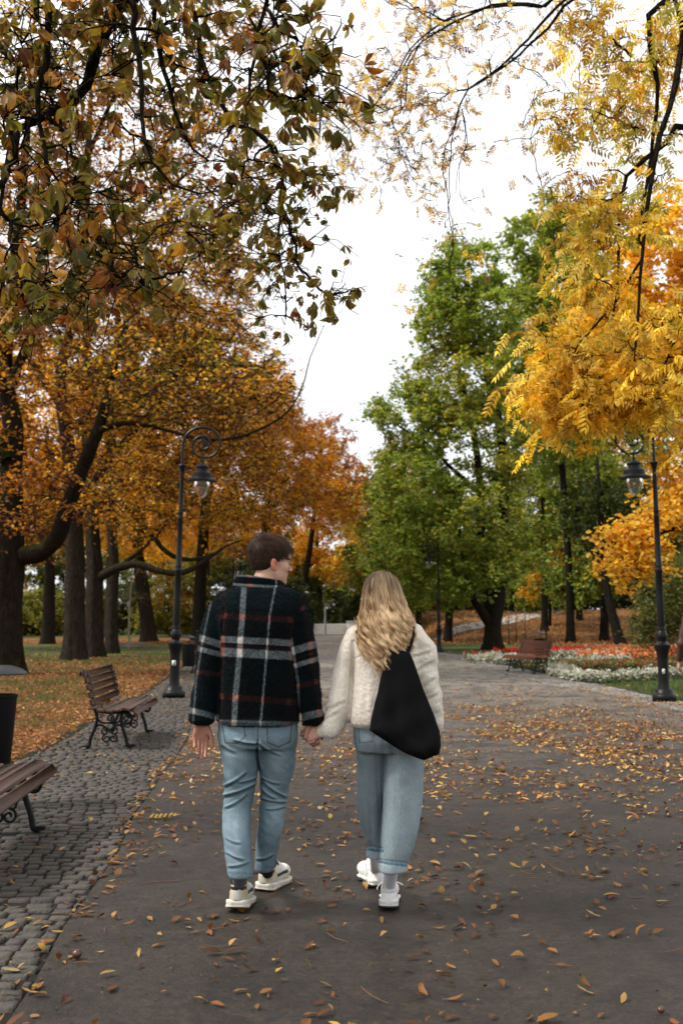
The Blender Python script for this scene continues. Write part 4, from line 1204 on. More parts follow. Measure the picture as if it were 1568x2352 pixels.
def pinnate(seed, pairs=7):
    rng = np.random.default_rng(seed); Vs = []; Fs = []; k = 0
    for i in range(pairs):
        s_ = .18 + .80 * i / (pairs - 1)
        zc = -.22 * s_ ** 2
        for sd in (-1, 1):
            L = .34 * (1 - .45 * abs(s_ - .5)) * rng.uniform(.85, 1.1)
            V, F = leaflet(L, L * .17, rng.uniform(.1, .9), rng.uniform(0, .4), obov=.45, nseg=4)
            V = rotz(V, sd * rng.uniform(.85, 1.15), rng.uniform(.1, .5)) + np.array((s_, 0, zc)); Vs.append(V); Fs.append(F + k); k += len(V)
    V, F = leaflet(.3, .05, .5, .2, obov=.45, nseg=4); Vs.append(V + np.array((.98, 0, -.21))); Fs.append(F + k); k += len(V)
    t = np.linspace(0, 1, 4); V = np.stack([np.repeat(t, 3), np.tile((-.008, 0, .008), 4), np.repeat(-.22 * t ** 2, 3)], 1); V[1::3, 2] += .008
    Vs.append(V); Fs.append(F + k)
    return np.concatenate(Vs), np.concatenate(Fs), pairs * 2 + 2


PALM = [palmate(i, 5 + i % 3) for i in range(7)]
PINN = [pinnate(i, 6 + i % 2) for i in range(5)]
SMALLC = [palmate(20 + i, 4, .4) for i in range(4)]
NEARC = [((.17, .20, .032), 5), ((.29, .28, .05), 4), ((.10, .13, .024), 3.4), ((.42, .28, .055), 3.0), ((.30, .14, .036), 3), ((.15, .06, .022), 2), ((.52, .36, .09), 1.2)]
WALNUT = [((.94, .70, .08), 5), ((.88, .58, .05), 3), ((.95, .80, .20), 3), ((.46, .24, .04), 1.4), ((.50, .48, .07), .8)]
TOPY = [((.74, .50, .06), 3), ((.50, .28, .04), 2), ((.80, .58, .07), 3), ((.28, .13, .03), 1)]


def build_near():
    Y = 4.8
    Z = lambda pts, Y0, r0, r1, dy=0.0: tk2([(px, py, r0 + (r1 - r0) * i / (len(pts) - 1), dy * i / (len(pts) - 1)) for i, (px, py) in enumerate(pts)], Y0)
    tr = [(-5.2, 7.2, -.05, .38), (-5.15, 7.1, 1.5, .31), (-5.0, 6.9, 3.4, .28), (-4.7, 6.6, 5.2, .22), (-4.4, 6.2, 7.2, .14), (-4.2, 6.0, 9.0, .05)]
    limbs = [[(-4.95, 6.9, 3.6, .2), (-3.6, 6.0, 5.3, .16), (-1.8, 5.4, 6.2, .12), (0.2, 5.6, 6.6, .08), (1.2, 5.8, 6.5, .04)],
             [(-1.8, 5.4, 6.2, .07)] + Z([(290, -60), (268, 20), (225, 105), (190, 215), (108, 265), (30, 300)], 5.0, .045, .016),
             [(-1.6, 5.3, 6.2, .03)] + Z([(312, -60), (318, 40), (333, 154), (333, 256), (354, 359), (400, 425), (461, 446)], 4.5, .016, .005),
             [(-1.2, 5.3, 6.3, .03)] + Z([(350, -40), (362, 80), (381, 170), (405, 256), (441, 328), (480, 370)], 4.9, .015, .005),
             [(-.2, 5.4, 6.5, .03)] + Z([(618, -60), (605, 40), (590, 128), (574, 287), (569, 369)], 5.0, .014, .004),
             [(-.9, 5.5, 6.3, .03)] + Z([(440, -60), (441, 20), (465, 170), (528, 277), (600, 308), (641, 425), (641, 472), (630, 564), (651, 641), (656, 733)], 6.2, .022, .004, .6),
             [(-2.4, 5.6, 6.0, .03)] + Z([(104, -40), (102, 128), (87, 231), (118, 410), (143, 513), (172, 600)], 4.6, .018, .006),
             Z([(108, 265), (160, 330), (178, 430), (180, 520)], 4.9, .012, .004),
             Z([(118, 440), (200, 560), (300, 640), (390, 636), (430, 625)], 4.5, .012, .004),
             Z([(641, 450), (666, 554), (702, 641), (759, 672), (800, 668)], 6.4, .012, .006),
             Z([(600, 310), (667, 395), (733, 405), (780, 402)], 6.2, .011, .006),
             Z([(612, 20), (690, 110), (740, 90)], 4.7, .01, .003), Z([(590, 128), (640, 180), (712, 200), (730, 240)], 4.6, .010, .005),
             Z([(40, 300), (20, 420), (30, 540), (10, 640)], 4.2, .016, .005),
             Z([(620, 330), (560, 430), (600, 520)], 5.4, .008, .003),
             [(-3.6, 6.0, 5.3, .05)] + Z([(-20, 100), (10, 300), (-5, 520)], 4.9, .02, .008)]
    grow('chestnut_tree', 'near horse chestnut whose blotchy green-brown leaves hang in the top left corner', tr, limbs=limbs,
         along=[(1, 18, .14, .25), (2, 15, .10, .25), (3, 13, .10, .3), (4, 18, .10, .15), (5, 30, .11, .2), (6, 18, .12, .2), (7, 8, .10, 0), (8, 16, .09, .1), (9, 12, .03, .1), (10, 9, .03, .2), (11, 11, .07, .1), (12, 12, .07, .1), (13, 12, .11, .1), (14, 6, .08, .1), (15, 16, .14, .2)],
         lobes=[(-1.8, 2.6, 6.3, 3.0, 2.2, .8, 60), (-3.6, 6.0, 7.4, 2.2, 1.6, 1.4, 50), (1.0, 2.0, 6.6, 1.8, 1.6, .6, 26),
                pl(60, 660, 4.9, 70, 50, .3, 9), pl(250, 590, 5.2, 120, 50, .3, 8), pl(480, 490, 5.6, 90, 50, .3, 8), pl(330, 50, 4.9, 160, 50, .3, 12), pl(60, 150, 4.8, 70, 100, .3, 8), pl(420, 210, 5.2, 80, 70, .3, 6)],
         pal=NEARC, group=None, leaf=PALM, size=(.06, .125), cr=(.12, .32), twigs=4, per=1, seed=201, droop=.55, mat=M_LEAFN, near=True, twig_r=.0052, nstart=.5, shell=.3, flare=1.5)
    # the yellow tree at the top right
    Z2 = Z
    limbs = [[(9.3, 11.6, 4.0, .2), (7.0, 10.6, 6.6, .16), (4.6, 9.6, 8.2, .13), (2.6, 9.2, 8.6, .09), (.6, 9.0, 8.4, .05)],
             [(7.0, 10.6, 6.6, .1)] + Z2([(1560, -60), (1519, 0), (1477, 34), (1474, 112), (1496, 185), (1491, 314), (1474, 448), (1465, 560)], 9.2, .045, .010),
             [(7.4, 10.8, 6.0, .1)] + Z2([(1600, 20), (1568, 95), (1547, 213), (1502, 364), (1474, 560), (1460, 746), (1455, 830)], 8.8, .040, .006),
             [(7.6, 10.8, 5.6, .1)] + Z2([(1620, 300), (1568, 314), (1496, 359), (1440, 415), (1418, 660), (1400, 760)], 9.4, .038, .006),
             [(2.6, 9.2, 8.6, .03)] + Z2([(1330, -40), (1290, 10), (1240, 70), (1180, 130), (1130, 170), (1075, 205)], 8.6, .016, .008),
             Z2([(1075, 205), (1050, 250), (1030, 330), (1022, 420), (1038, 555), (1032, 620), (1050, 680)], 8.6, .007, .0015),
             Z2([(1075, 205), (1000, 222), (950, 250)], 8.6, .007, .002),
             [(2.6, 9.2, 8.6, .03)] + Z2([(1270, -10), (1190, 4), (1110, 18), (1040, 50), (985, 85), (950, 110), (900, 190), (850, 250), (790, 300), (745, 350)], 9.0, .014, .002),
             Z2([(960, 105), (935, 170), (930, 240), (910, 260), (930, 330), (950, 400), (990, 440)], 9.0, .008, .0015),
             Z2([(1060, 250), (1075, 330), (1050, 430), (1090, 490)], 8.6, .005, .0012),
             Z2([(900, 190), (835, 180), (790, 215), (750, 280)], 9.0, .006, .002),
             Z2([(1030, 50), (960, 30), (900, 0), (850, -20)], 9.2, .010, .003),
             Z2([(1450, 130), (1400, 90), (1340, 60), (1290, 40)], 9.4, .014, .004), Z2([(1480, 300), (1400, 270), (1320, 255), (1240, 262)], 9.2, .012, .003),
             Z2([(1440, 430), (1370, 470), (1300, 500), (1270, 540)], 9.2, .010, .003),
             Z2([(1470, 600), (1400, 700), (1330, 780), (1285, 880), (1245, 940)], 9.6, .014, .004),
             Z2([(1470, 700), (1440, 860), (1380, 900), (1330, 940)], 9.2, .012, .003), Z2([(1600, 700), (1530, 820), (1510, 880), (1490, 920)], 9.0, .016, .004)]
    grow('walnut_tree', 'yellow feather-leaved tree hanging in from the top right corner',
         [(9.6, 12.0, -.05, .42), (9.5, 11.9, 1.8, .34), (9.3, 11.6, 4.0, .30), (9.0, 11.3, 7.0, .2), (8.8, 11, 10.5, .08)], limbs=limbs,
         along=[(1, 15, .14, .1), (2, 14, .14, .1), (3, 12, .14, .1), (12, 14, .14, .2), (13, 14, .14, .2), (14, 12, .14, .2), (15, 26, .16, .2), (16, 26, .16, .2), (17, 26, .18, .2)],
         lobes=[pl(1510, 130, 9.6, 80, 130, .7, 24), pl(1430, 250, 9.6, 90, 130, .7, 14), pl(1400, 500, 9.6, 100, 80, .6, 14), pl(1360, 620, 9.8, 80, 80, .6, 14), pl(1450, 780, 9.8, 130, 90, .8, 20), pl(1350, 850, 9.6, 90, 60, .5, 24), pl(1450, 840, 9.6, 120, 60, .7, 24), pl(1550, 840, 9.6, 70, 90, .7, 20), pl(1270, 905, 9.4, 40, 40, .3, 12), pl(1330, 940, 9.4, 60, 24, .3, 8),
                pl(1330, 930, 9.5, 120, 50, .5, 10), pl(1260, 780, 9.5, 60, 90, .4, 8),
                (7.5, 8.5, 9.0, 2.6, 2.6, 1.2, 40), (3.0, 4.0, 7.6, 2.2, 1.8, .6, 30)],
         pal=WALNUT, leaf=PINN, size=(.17, .27), cr=(.18, .40), twigs=3, per=2, seed=202, droop=.55, twig_r=.004, shell=.2, nstart=.4, flare=1.5, near=True, bark=M_BARKD)
    # thin branches along the top with few small yellow leaves
    frng = np.random.default_rng(77); FINE = []
    for (x0, y0) in ((1130, 170), (1020, 330), (1010, 222), (930, 240), (880, 210), (1100, 18), (1000, 75), (960, 105), (850, 250), (800, 300), (1240, 70), (1180, 130), (1040, 555), (925, 330), (1075, 330), (760, 330)):
        a = frng.uniform(.9, 2.3); q = [(x0, y0)]
        for _ in range(5):
            a += frng.normal() * .35; x0 += 34 * cos(a); y0 += 34 * abs(sin(a)); q.append((x0, y0))
        FINE.append(Z2(q, 8.9, .0035, .0010))
    grow('locust_tree', 'sparse thin branches with small yellow leaves along the top of the sky',
         [(8.2, 7.0, -.05, .3), (8.1, 7.0, 2.0, .25), (7.6, 7.2, 4.8, .2), (6.6, 7.6, 7.2, .15), (5.6, 8.2, 8.6, .1)], limbs=[[(6.2, 7.9, 8.0, .12), (4.4, 8.6, 8.6, .09), (2.6, 9.2, 8.6, .05)]] + limbs[4:12] + FINE,
         along=[(1, 10, .10, .2), (2, 9, .08, .2), (3, 8, .06, .2), (4, 60, .14, .1), (5, 16, .08, .1), (6, 3, .06, .3), (7, 22, .12, .1), (8, 18, .10, .1)] + [(9 + i, 3, .06, .2) for i in range(16)],
         lobes=[pl(1050, 60, 8.9, 130, 50, .4, 14), pl(900, 170, 9, 90, 70, .4, 14), pl(800, 280, 9, 60, 60, .3, 8), pl(960, 320, 8.9, 70, 50, .3, 8), pl(1240, 240, 8.9, 70, 110, .4, 14), pl(1290, 420, 9, 50, 70, .3, 10)],
         pal=TOPY, leaf=PINN, size=(.08, .15), cr=(.14, .34), twigs=3, per=1, seed=203, droop=.5, twig_r=.0025, shell=.2, nstart=.9, flare=1.4, near=True, bark=M_BARKD, br=.03)


build_trees()
build_near()
print('trees', time.time() - T0)
# ------------------------------------------------------------------ solids from distance fields
class Field:
    def __init__(s, lo, hi, h):
        s.lo = np.array(lo, dtype=float); s.h = h
        s.n = np.ceil((np.array(hi) - s.lo) / h).astype(int) + 1
        s.D = np.full(s.n, 9.0, dtype=np.float32)

    def blk(s, lo, hi):
        a = np.clip(np.floor((np.array(lo) - s.lo) / s.h).astype(int), 0, s.n)
        b = np.clip(np.ceil((np.array(hi) - s.lo) / s.h).astype(int) + 1, 0, s.n)
        sl = tuple(slice(i, j) for i, j in zip(a, b))
        ax = [(s.lo[i] + s.h * np.arange(a[i], b[i])).astype(np.float32) for i in range(3)]
        return sl, ax[0][:, None, None], ax[1][None, :, None], ax[2][None, None, :]

    def put(s, fn, lo, hi, k=0.0, mode='u', pad=.02):
        sl, x, y, z = s.blk(np.array(lo) - pad - k, np.array(hi) + pad + k)
        a = s.D[sl]
        if a.size == 0: return s
        b = fn(x, y, z)
        if mode == 'u':
            if k > 0:
                h = np.clip(.5 + .5 * (b - a) / k, 0, 1)
                r = b * (1 - h) + a * h - k * h * (1 - h)
            else: r = np.minimum(a, b)
        elif mode == 's':
            if k > 0:
                h = np.clip(.5 - .5 * (a + b) / k, 0, 1)
                r = a * (1 - h) - b * h + k * h * (1 - h)
            else: r = np.maximum(a, -b)
        else:   # add displacement
            r = a + b
        s.D[sl] = r
        return s

    def loft(s, secs, k=0.0, mode='u', n=2.2, cap=.012, disp=None):
        """secs rows (z, cx, cy, a, b), bottom to top or top to bottom"""
        S = np.array(sorted(secs, key=lambda q: q[0]), dtype=float)
        zz = np.linspace(S[0, 0], S[-1, 0], max(12, int((S[-1, 0] - S[0, 0]) / .004)))
        P = mono(S, zz)
        z0, z1 = S[0, 0], S[-1, 0]
        def fn(x, y, z):
            zc = np.clip(z[0, 0], z0, z1)
            c = [np.interp(zc, zz, P[:, j]).astype(np.float32)[None, None] for j in (1, 2, 3, 4)]
            dx = x - c[0]; dy = y - c[1]
            L = np.sqrt(dx * dx + dy * dy) + 1e-4
            r = ((np.abs(dx) / c[2]) ** n + (np.abs(dy) / c[3]) ** n) ** (1 / n) + 1e-4
            d = L - L / r
            dz = np.maximum(z - z1, z0 - z)
            # rounded cap
            q = np.maximum(d + cap, 0); w = np.maximum(dz + cap, 0)
            d2 = np.sqrt(q * q + w * w) - cap
            d = np.where((d > -cap) & (dz > -cap), d2, np.maximum(d, dz))
            if disp is not None: d = d + disp(x, y, z)
            return d
        m = np.max(np.abs(P[:, 3:5]), axis=0)
        lo = (P[:, 1] - P[:, 3]).min(), (P[:, 2] - P[:, 4]).min(), z0
        hi = (P[:, 1] + P[:, 3]).max(), (P[:, 2] + P[:, 4]).max(), z1
        return s.put(fn, lo, hi, k, mode)

    def cap(s, a, b, ra, rb=None, k=0.0, mode='u'):
        a = np.array(a, dtype=float); b = np.array(b, dtype=float); rb = ra if rb is None else rb
        ab = b - a; L2 = float(ab @ ab) + 1e-12
        def fn(x, y, z):
            t = np.clip(((x - a[0]) * ab[0] + (y - a[1]) * ab[1] + (z - a[2]) * ab[2]) / L2, 0, 1)
            return np.sqrt((x - a[0] - t * ab[0]) ** 2 + (y - a[1] - t * ab[1]) ** 2 + (z - a[2] - t * ab[2]) ** 2) - (ra + (rb - ra) * t)
        r = max(ra, rb)
        return s.put(fn, np.minimum(a, b) - r, np.maximum(a, b) + r, k, mode)

    def chain(s, pts, k=.006):
        for p, q in zip(pts[:-1], pts[1:]):
            s.cap(p[:3], q[:3], p[3], q[3], k)
        return s

    def ell(s, c, r, F=None, k=0.0, mode='u'):
        """ellipsoid; F rows are its axes"""
        c = np.array(c, dtype=float); r = np.array(r, dtype=float); F = np.eye(3) if F is None else np.array(F)
        def fn(x, y, z):
            q = [(F[i, 0] * (x - c[0]) + F[i, 1] * (y - c[1]) + F[i, 2] * (z - c[2])) for i in range(3)]
            k0 = np.sqrt(sum((q[i] / r[i]) ** 2 for i in range(3))) + 1e-5
            k1 = np.sqrt(sum((q[i] / r[i] ** 2) ** 2 for i in range(3))) + 1e-5
            return k0 * (k0 - 1) / k1
        m = r.max()
        return s.put(fn, c - m, c + m, k, mode)

    def mesh(s, name, mat, parent=None, colfn=None, smooth_it=1, post=None):
        g = vdb.FloatGrid(.1); g.copyFromArray(np.clip(s.D, -.05, .05))
        g.transform = vdb.createLinearTransform(voxelSize=s.h)
        P, Q = g.convertToQuads(isovalue=0.0)[:2]
        P = P.astype(float) + s.lo
        Q = Q.astype(np.int64)
        N = vnormals(P, Q)
        for _ in range(smooth_it): P = lap(P, Q, .5)
        if post is not None: P = post(P, vnormals(P, Q))
        C = None if colfn is None else colfn(P, N)
        o = mesh_np(name, P, Q.astype(np.int32), mat, parent, col=C, smooth=True)
        o_data[o.name] = (P, vnormals(P, Q), C, Q)
        return o


o_data = {}


def mono(S, zz):
    """smooth interpolation that does not overshoot (PCHIP)"""
    x = S[:, 0]; out = [zz]
    for j in range(1, S.shape[1]):
        y = S[:, j]; h = np.diff(x); d = np.diff(y) / h
        m = np.zeros_like(y); m[0], m[-1] = d[0], d[-1]
        for i in range(1, len(x) - 1):
            if d[i - 1] * d[i] > 0:
                w1, w2 = 2 * h[i] + h[i - 1], h[i] + 2 * h[i - 1]
                m[i] = (w1 + w2) / (w1 / d[i - 1] + w2 / d[i])
        i = np.clip(np.searchsorted(x, zz, side='right') - 1, 0, len(x) - 2)
        t = (zz - x[i]) / h[i]
        out.append((2 * t ** 3 - 3 * t ** 2 + 1) * y[i] + (t ** 3 - 2 * t ** 2 + t) * h[i] * m[i] + (-2 * t ** 3 + 3 * t ** 2) * y[i + 1] + (t ** 3 - t ** 2) * h[i] * m[i + 1])
    return np.stack(out, 1)


def vnormals(P, Q):
    n = np.cross(P[Q[:, 2]] - P[Q[:, 0]], P[Q[:, 3]] - P[Q[:, 1]])
    N = np.zeros_like(P)
    for j in range(4):
        for a in range(3): N[:, a] += np.bincount(Q[:, j], n[:, a], len(P))
    return N / (np.linalg.norm(N, axis=1, keepdims=True) + 1e-12)


def lap(P, Q, f):
    S = np.zeros_like(P); c = np.zeros(len(P))
    for j in range(4):
        a, b = Q[:, j], Q[:, (j + 1) % 4]
        for d in range(3): S[:, d] += np.bincount(a, P[b, d], len(P)) + np.bincount(b, P[a, d], len(P))
        c += np.bincount(a, minlength=len(P)) + np.bincount(b, minlength=len(P))
    return P + f * (S / np.maximum(c, 1)[:, None] - P)


def fuzz(name, src, n, length, width, mat, parent, seed=1, lean=.7, jit=.1):
    """short pile standing off a cloth"""
    rng = np.random.default_rng(seed)
    P, N, C, Q = o_data[src.name]
    f = rng.integers(0, len(Q), n); w = rng.dirichlet((1, 1, 1, 1), n)
    p = sum(P[Q[f, j]] * w[:, j:j + 1] for j in range(4)); nn = N[Q[f, 0]]
    c = C[Q[f, 0]] * np.exp(rng.normal(size=(n, 1)) * jit)
    d = nn + rng.normal(size=(n, 3)) * lean; d[:, 2] -= .25; d /= np.linalg.norm(d, axis=1, keepdims=True)
    s = np.cross(d, rng.normal(size=(n, 3))); s /= np.linalg.norm(s, axis=1, keepdims=True) + 1e-9
    L = rng.uniform(.5, 1.2, (n, 1)) * length
    mid = p + d * L * .55; d2 = d + rng.normal(size=(n, 3)) * .6
    tip = mid + d2 * L * .5
    V = np.stack([p - s * width - nn * .001, p + s * width - nn * .001, mid + s * width * .8, mid - s * width * .8, tip], 1).reshape(-1, 3)
    b = np.arange(n)[:, None] * 5
    o = mesh_np(name, V, [b + np.array([[0, 1, 2, 3]]), b + np.array([[3, 2, 4]])], mat, parent, col=np.repeat(c, 5, 0))
    return o


# ------------------------------------------------------------------ materials for people
def mat_col(name, rough=.85, spec=.3, bscale=300, bdist=.002, sheen=0.0, var=None, **kw):
    t = NT(name)
    c = t.attr()
    if var: c = t.mix(t.noise(var[0], 4), c, t.mix(1.0, c, (var[1],) * 3, 'MULTIPLY'))
    nrm = t.bump(t.noise(bscale, 3), bdist) if bscale else None
    x = dict(kw)
    if sheen: x['Sheen_Weight'] = sheen; x['Sheen_Roughness'] = .5
    return t.end(t.bsdf(c, rough, nrm, spec, **x))


M_SKIN = mat_col('skin', .5, .4, 90, .0008, Subsurface_Weight=.12, Subsurface_Scale=.01)
M_FLEECE = mat_col('fleece', .95, .06, 160, .004, sheen=.04)
M_CREAM = mat_col('cream_sherpa', .95, .1, 130, .003, sheen=.35)


def mat_denim(name):
    t = NT(name)
    c = t.attr()
    mp = t.n('ShaderNodeMapping', i_Scale=(420, 420, 60)); t.set(mp.inputs[0], t.pos())
    w = t.noise(1.0, 3, mp.outputs[0])
    c = t.mix(t.ramp(w, [(.35, 0.0), (.65, 1.0)]), t.mix(1.0, c, (.8, .82, .85), 'MULTIPLY'), t.mix(1.0, c, (1.18, 1.16, 1.12), 'MULTIPLY'))
    return t.end(t.bsdf(c, .88, t.bump(w, .0015), .2))


M_DENIM = mat_denim('denim')
M_HAIR = mat_col('hair', .5, .10, 0)
M_BLOND = mat_col('blonde_hair', .42, .3, 0)
M_SHOE = mat_col('shoe_fabric', .6, .35, 260, .001)
M_SOLE = mat_col('shoe_sole', .5, .4, 60, .0006, var=(30, .85))
M_KNIT = mat_col('ribbed_sock', .95, .1, 200, .002)


def hand(fd, wrist, fwd, palm, side, s=1.0, curl=(.3, .35, .4, .45), thumb=(.5, .6), spread=.06, palm_r=.0145, thumb_fwd=.55):
    """fwd: wrist to knuckles, palm: palm normal, side: towards the thumb"""
    f = np.array(fwd, dtype=float); f /= np.linalg.norm(f)
    p = np.array(palm, dtype=float); p -= p @ f * f; p /= np.linalg.norm(p)
    t = np.array(side, dtype=float); t -= t @ f * f; t -= t @ p * p; t /= np.linalg.norm(t)
    w = np.array(wrist, dtype=float)
    q = lambda a, b, c: w + s * (a * f + b * t + c * p)
    # palm
    for b0, b1 in ((.020, .030), (.006, .010), (-.008, -.011), (-.020, -.031)):
        fd.cap(q(.0, b0 * .6, 0), q(.085, b1, 0), .0135 * s, .0115 * s, .012)
    fd.cap(q(.02, .022, .006), q(.055, .030, .010), .014 * s, .012 * s, .012)     # thumb mound
    fd.cap(q(.02, -.02, .005), q(.06, -.026, .004), .012 * s, .010 * s, .012)
    L = (.043, .026, .022), (.048, .030, .023), (.044, .028, .022), (.034, .021, .019)
    for i, (b, cu) in enumerate(zip((.029, .010, -.010, -.029), curl)):
        base = np.array((.088 - (.006 if i == 3 else 0) + (.004 if i == 1 else 0), b, 0.0))
        ang = cu * .7; sp = (1.5 - i) * spread
        pts = [(*q(*base), .0092 * s)]
        cur = base
        for j, l in enumerate(L[i]):
            cur = cur + l * np.array((cos(ang) * cos(sp), sin(sp) * cos(ang), sin(ang)))
            pts.append((*q(*cur), (.0082 - .0008 * j - (.0008 if i == 3 else 0)) * s))
            ang += cu * 1.1
        fd.chain(pts, .003)
    a = np.array((.028, .026, .006)); pts = [(*q(*a), .0125 * s)]
    d0 = np.array((thumb_fwd, .75, thumb[0])); d0 /= np.linalg.norm(d0)
    a = a + d0 * .042; pts.append((*q(*a), .0108 * s))
    d1 = np.array((thumb_fwd + .5, .45, thumb[1])); d1 /= np.linalg.norm(d1)
    a = a + d1 * .033; pts.append((*q(*a), .0098 * s))
    d2 = np.array((thumb_fwd + .8, .25, thumb[1] + .1)); d2 /= np.linalg.norm(d2)
    a = a + d2 * .026; pts.append((*q(*a), .0078 * s))
    fd.chain(pts, .004)


# ================================================================== the man
MY = 4.90
MO = np.array((at(592, 1700, MY)[0], MY, 0.0))


def mk(px, py, dy=0.0, O=MO):
    p = at(px, py, O[1] + dy) - O
    return p


def sec(py, l, r, cy, b, O=MO):
    a = mk(l, py, cy, O); c = mk(r, py, cy, O)
    return (a[2], (a[0] + c[0]) / 2, cy, (c[0] - a[0]) / 2, b)


def band(v, c, w, soft=.15):
    return np.clip((w / 2 - np.abs(v - c)) / (w * soft + 1e-6) + .5, 0, 1)


def wr(seed, sc, amp, shift=0):
    """broad cloth folds as a displacement of the field"""
    def f(x, y, z):
        sh = np.broadcast_shapes(x.shape, y.shape, z.shape)
        X, Y, Z = (np.broadcast_to(q, sh) for q in (x, y, z))
        ph = np.random.default_rng(seed).uniform(0, 6.28, 6)
        r = np.sin(X * sc[0] + Z * sc[2] * .6 + ph[0] + 1.5 * np.sin(Z * 9 + ph[1])) + .6 * np.sin(Y * sc[1] - Z * sc[2] + ph[2] + 1.2 * np.sin(X * 17 + ph[3])) + .5 * np.sin(Z * sc[2] * 1.7 + X * 21 + ph[4])
        return (amp * r).astype(np.float32)
    return f


def to_px(P, O):
    """picture coordinates of local points (used only to lay out woven patterns on cloth)"""
    W = P + O
    y = W[:, 1]; z = W[:, 2] - CH
    d = y * cos(PITCH) + z * sin(PITCH); v = -y * sin(PITCH) + z * cos(PITCH)
    return 784 + FPX * W[:, 0] / d, 1176 - FPX * v / d


def head(fd, c, yaw, s=1.0, tilt=0.0, fem=False):
    F = np.array((sin(yaw), cos(yaw), 0)); R = np.array((cos(yaw), -sin(yaw), 0)); U = np.array((0, 0, 1.0))
    F = F * cos(tilt) + U * sin(tilt); U = np.cross(R, F)
    c = np.array(c)
    fr = np.array([F, R, U])
    q = lambda f, r, u: c + s * (f * F + r * R + u * U)
    e = lambda f, r, u, rf, rr, ru, k=.02, mode='u': fd.ell(q(f, r, u), np.array((rf, rr, ru)) * s, fr, k * s, mode)
    e(-.012, 0, .034, .096, .076, .076, 0)
    e(.030, 0, -.030, .060, .060, .078, .03)
    e(.028, 0, -.076, .052, .047, .034, .03)
    for sd in (-1, 1):
        fd.cap(q(-.002, sd * .052, -.055), q(.062, sd * .018, -.096), .014 * s, .013 * s, .02 * s)   # jaw line
        e(.062, sd * .036, -.024, .020, .018, .016, .02)                        # cheek
        e(.093, sd * .031, .002, .016, .019, .012, .008, 's')                   # socket
        e(.076, sd * .031, .002, .0135, .0135, .0115, .002)                      # eyeball
        # ear
        A = np.array([F * .96 + U * .22, R, -F * .22 + U * .96])
        fd.ell(q(-.012, sd * .079, -.018), np.array((.019, .008, .031)) * s, A, .006 * s)
        fd.ell(q(-.004, sd * .088, -.014), np.array((.0115, .008, .019)) * s, A, .003 * s, 's'); fd.cap(q(-.018, sd * .086, .004), q(-.014, sd * .087, -.030), .0035 * s, .003 * s, .002)
    e(.080, 0, .020, .014, .046, .010, .014)                                    # brow
    e(.078, 0, .045, .02, .05, .03, .02)                                       # forehead
    fd.cap(q(.090, 0, .004), q(.113, 0, -.028), .007 * s, .0095 * s, .010 * s)      # nose
    for sd in (-1, 1): e(.101, sd * .010, -.032, .009, .007, .006, .006)
    e(.087, 0, -.055, .011, .021, .006, .007); e(.085, 0, -.066, .010, .018, .006, .006)
    e(.096, 0, -.0605, .010, .02, .0012, .002, 's')
    e(.078, 0, -.092, .015, .018, .014, .014)                                   # chin
    return q, fr


HM = mk(621, 1291, 0.02)
HM_YAW = radians(63)


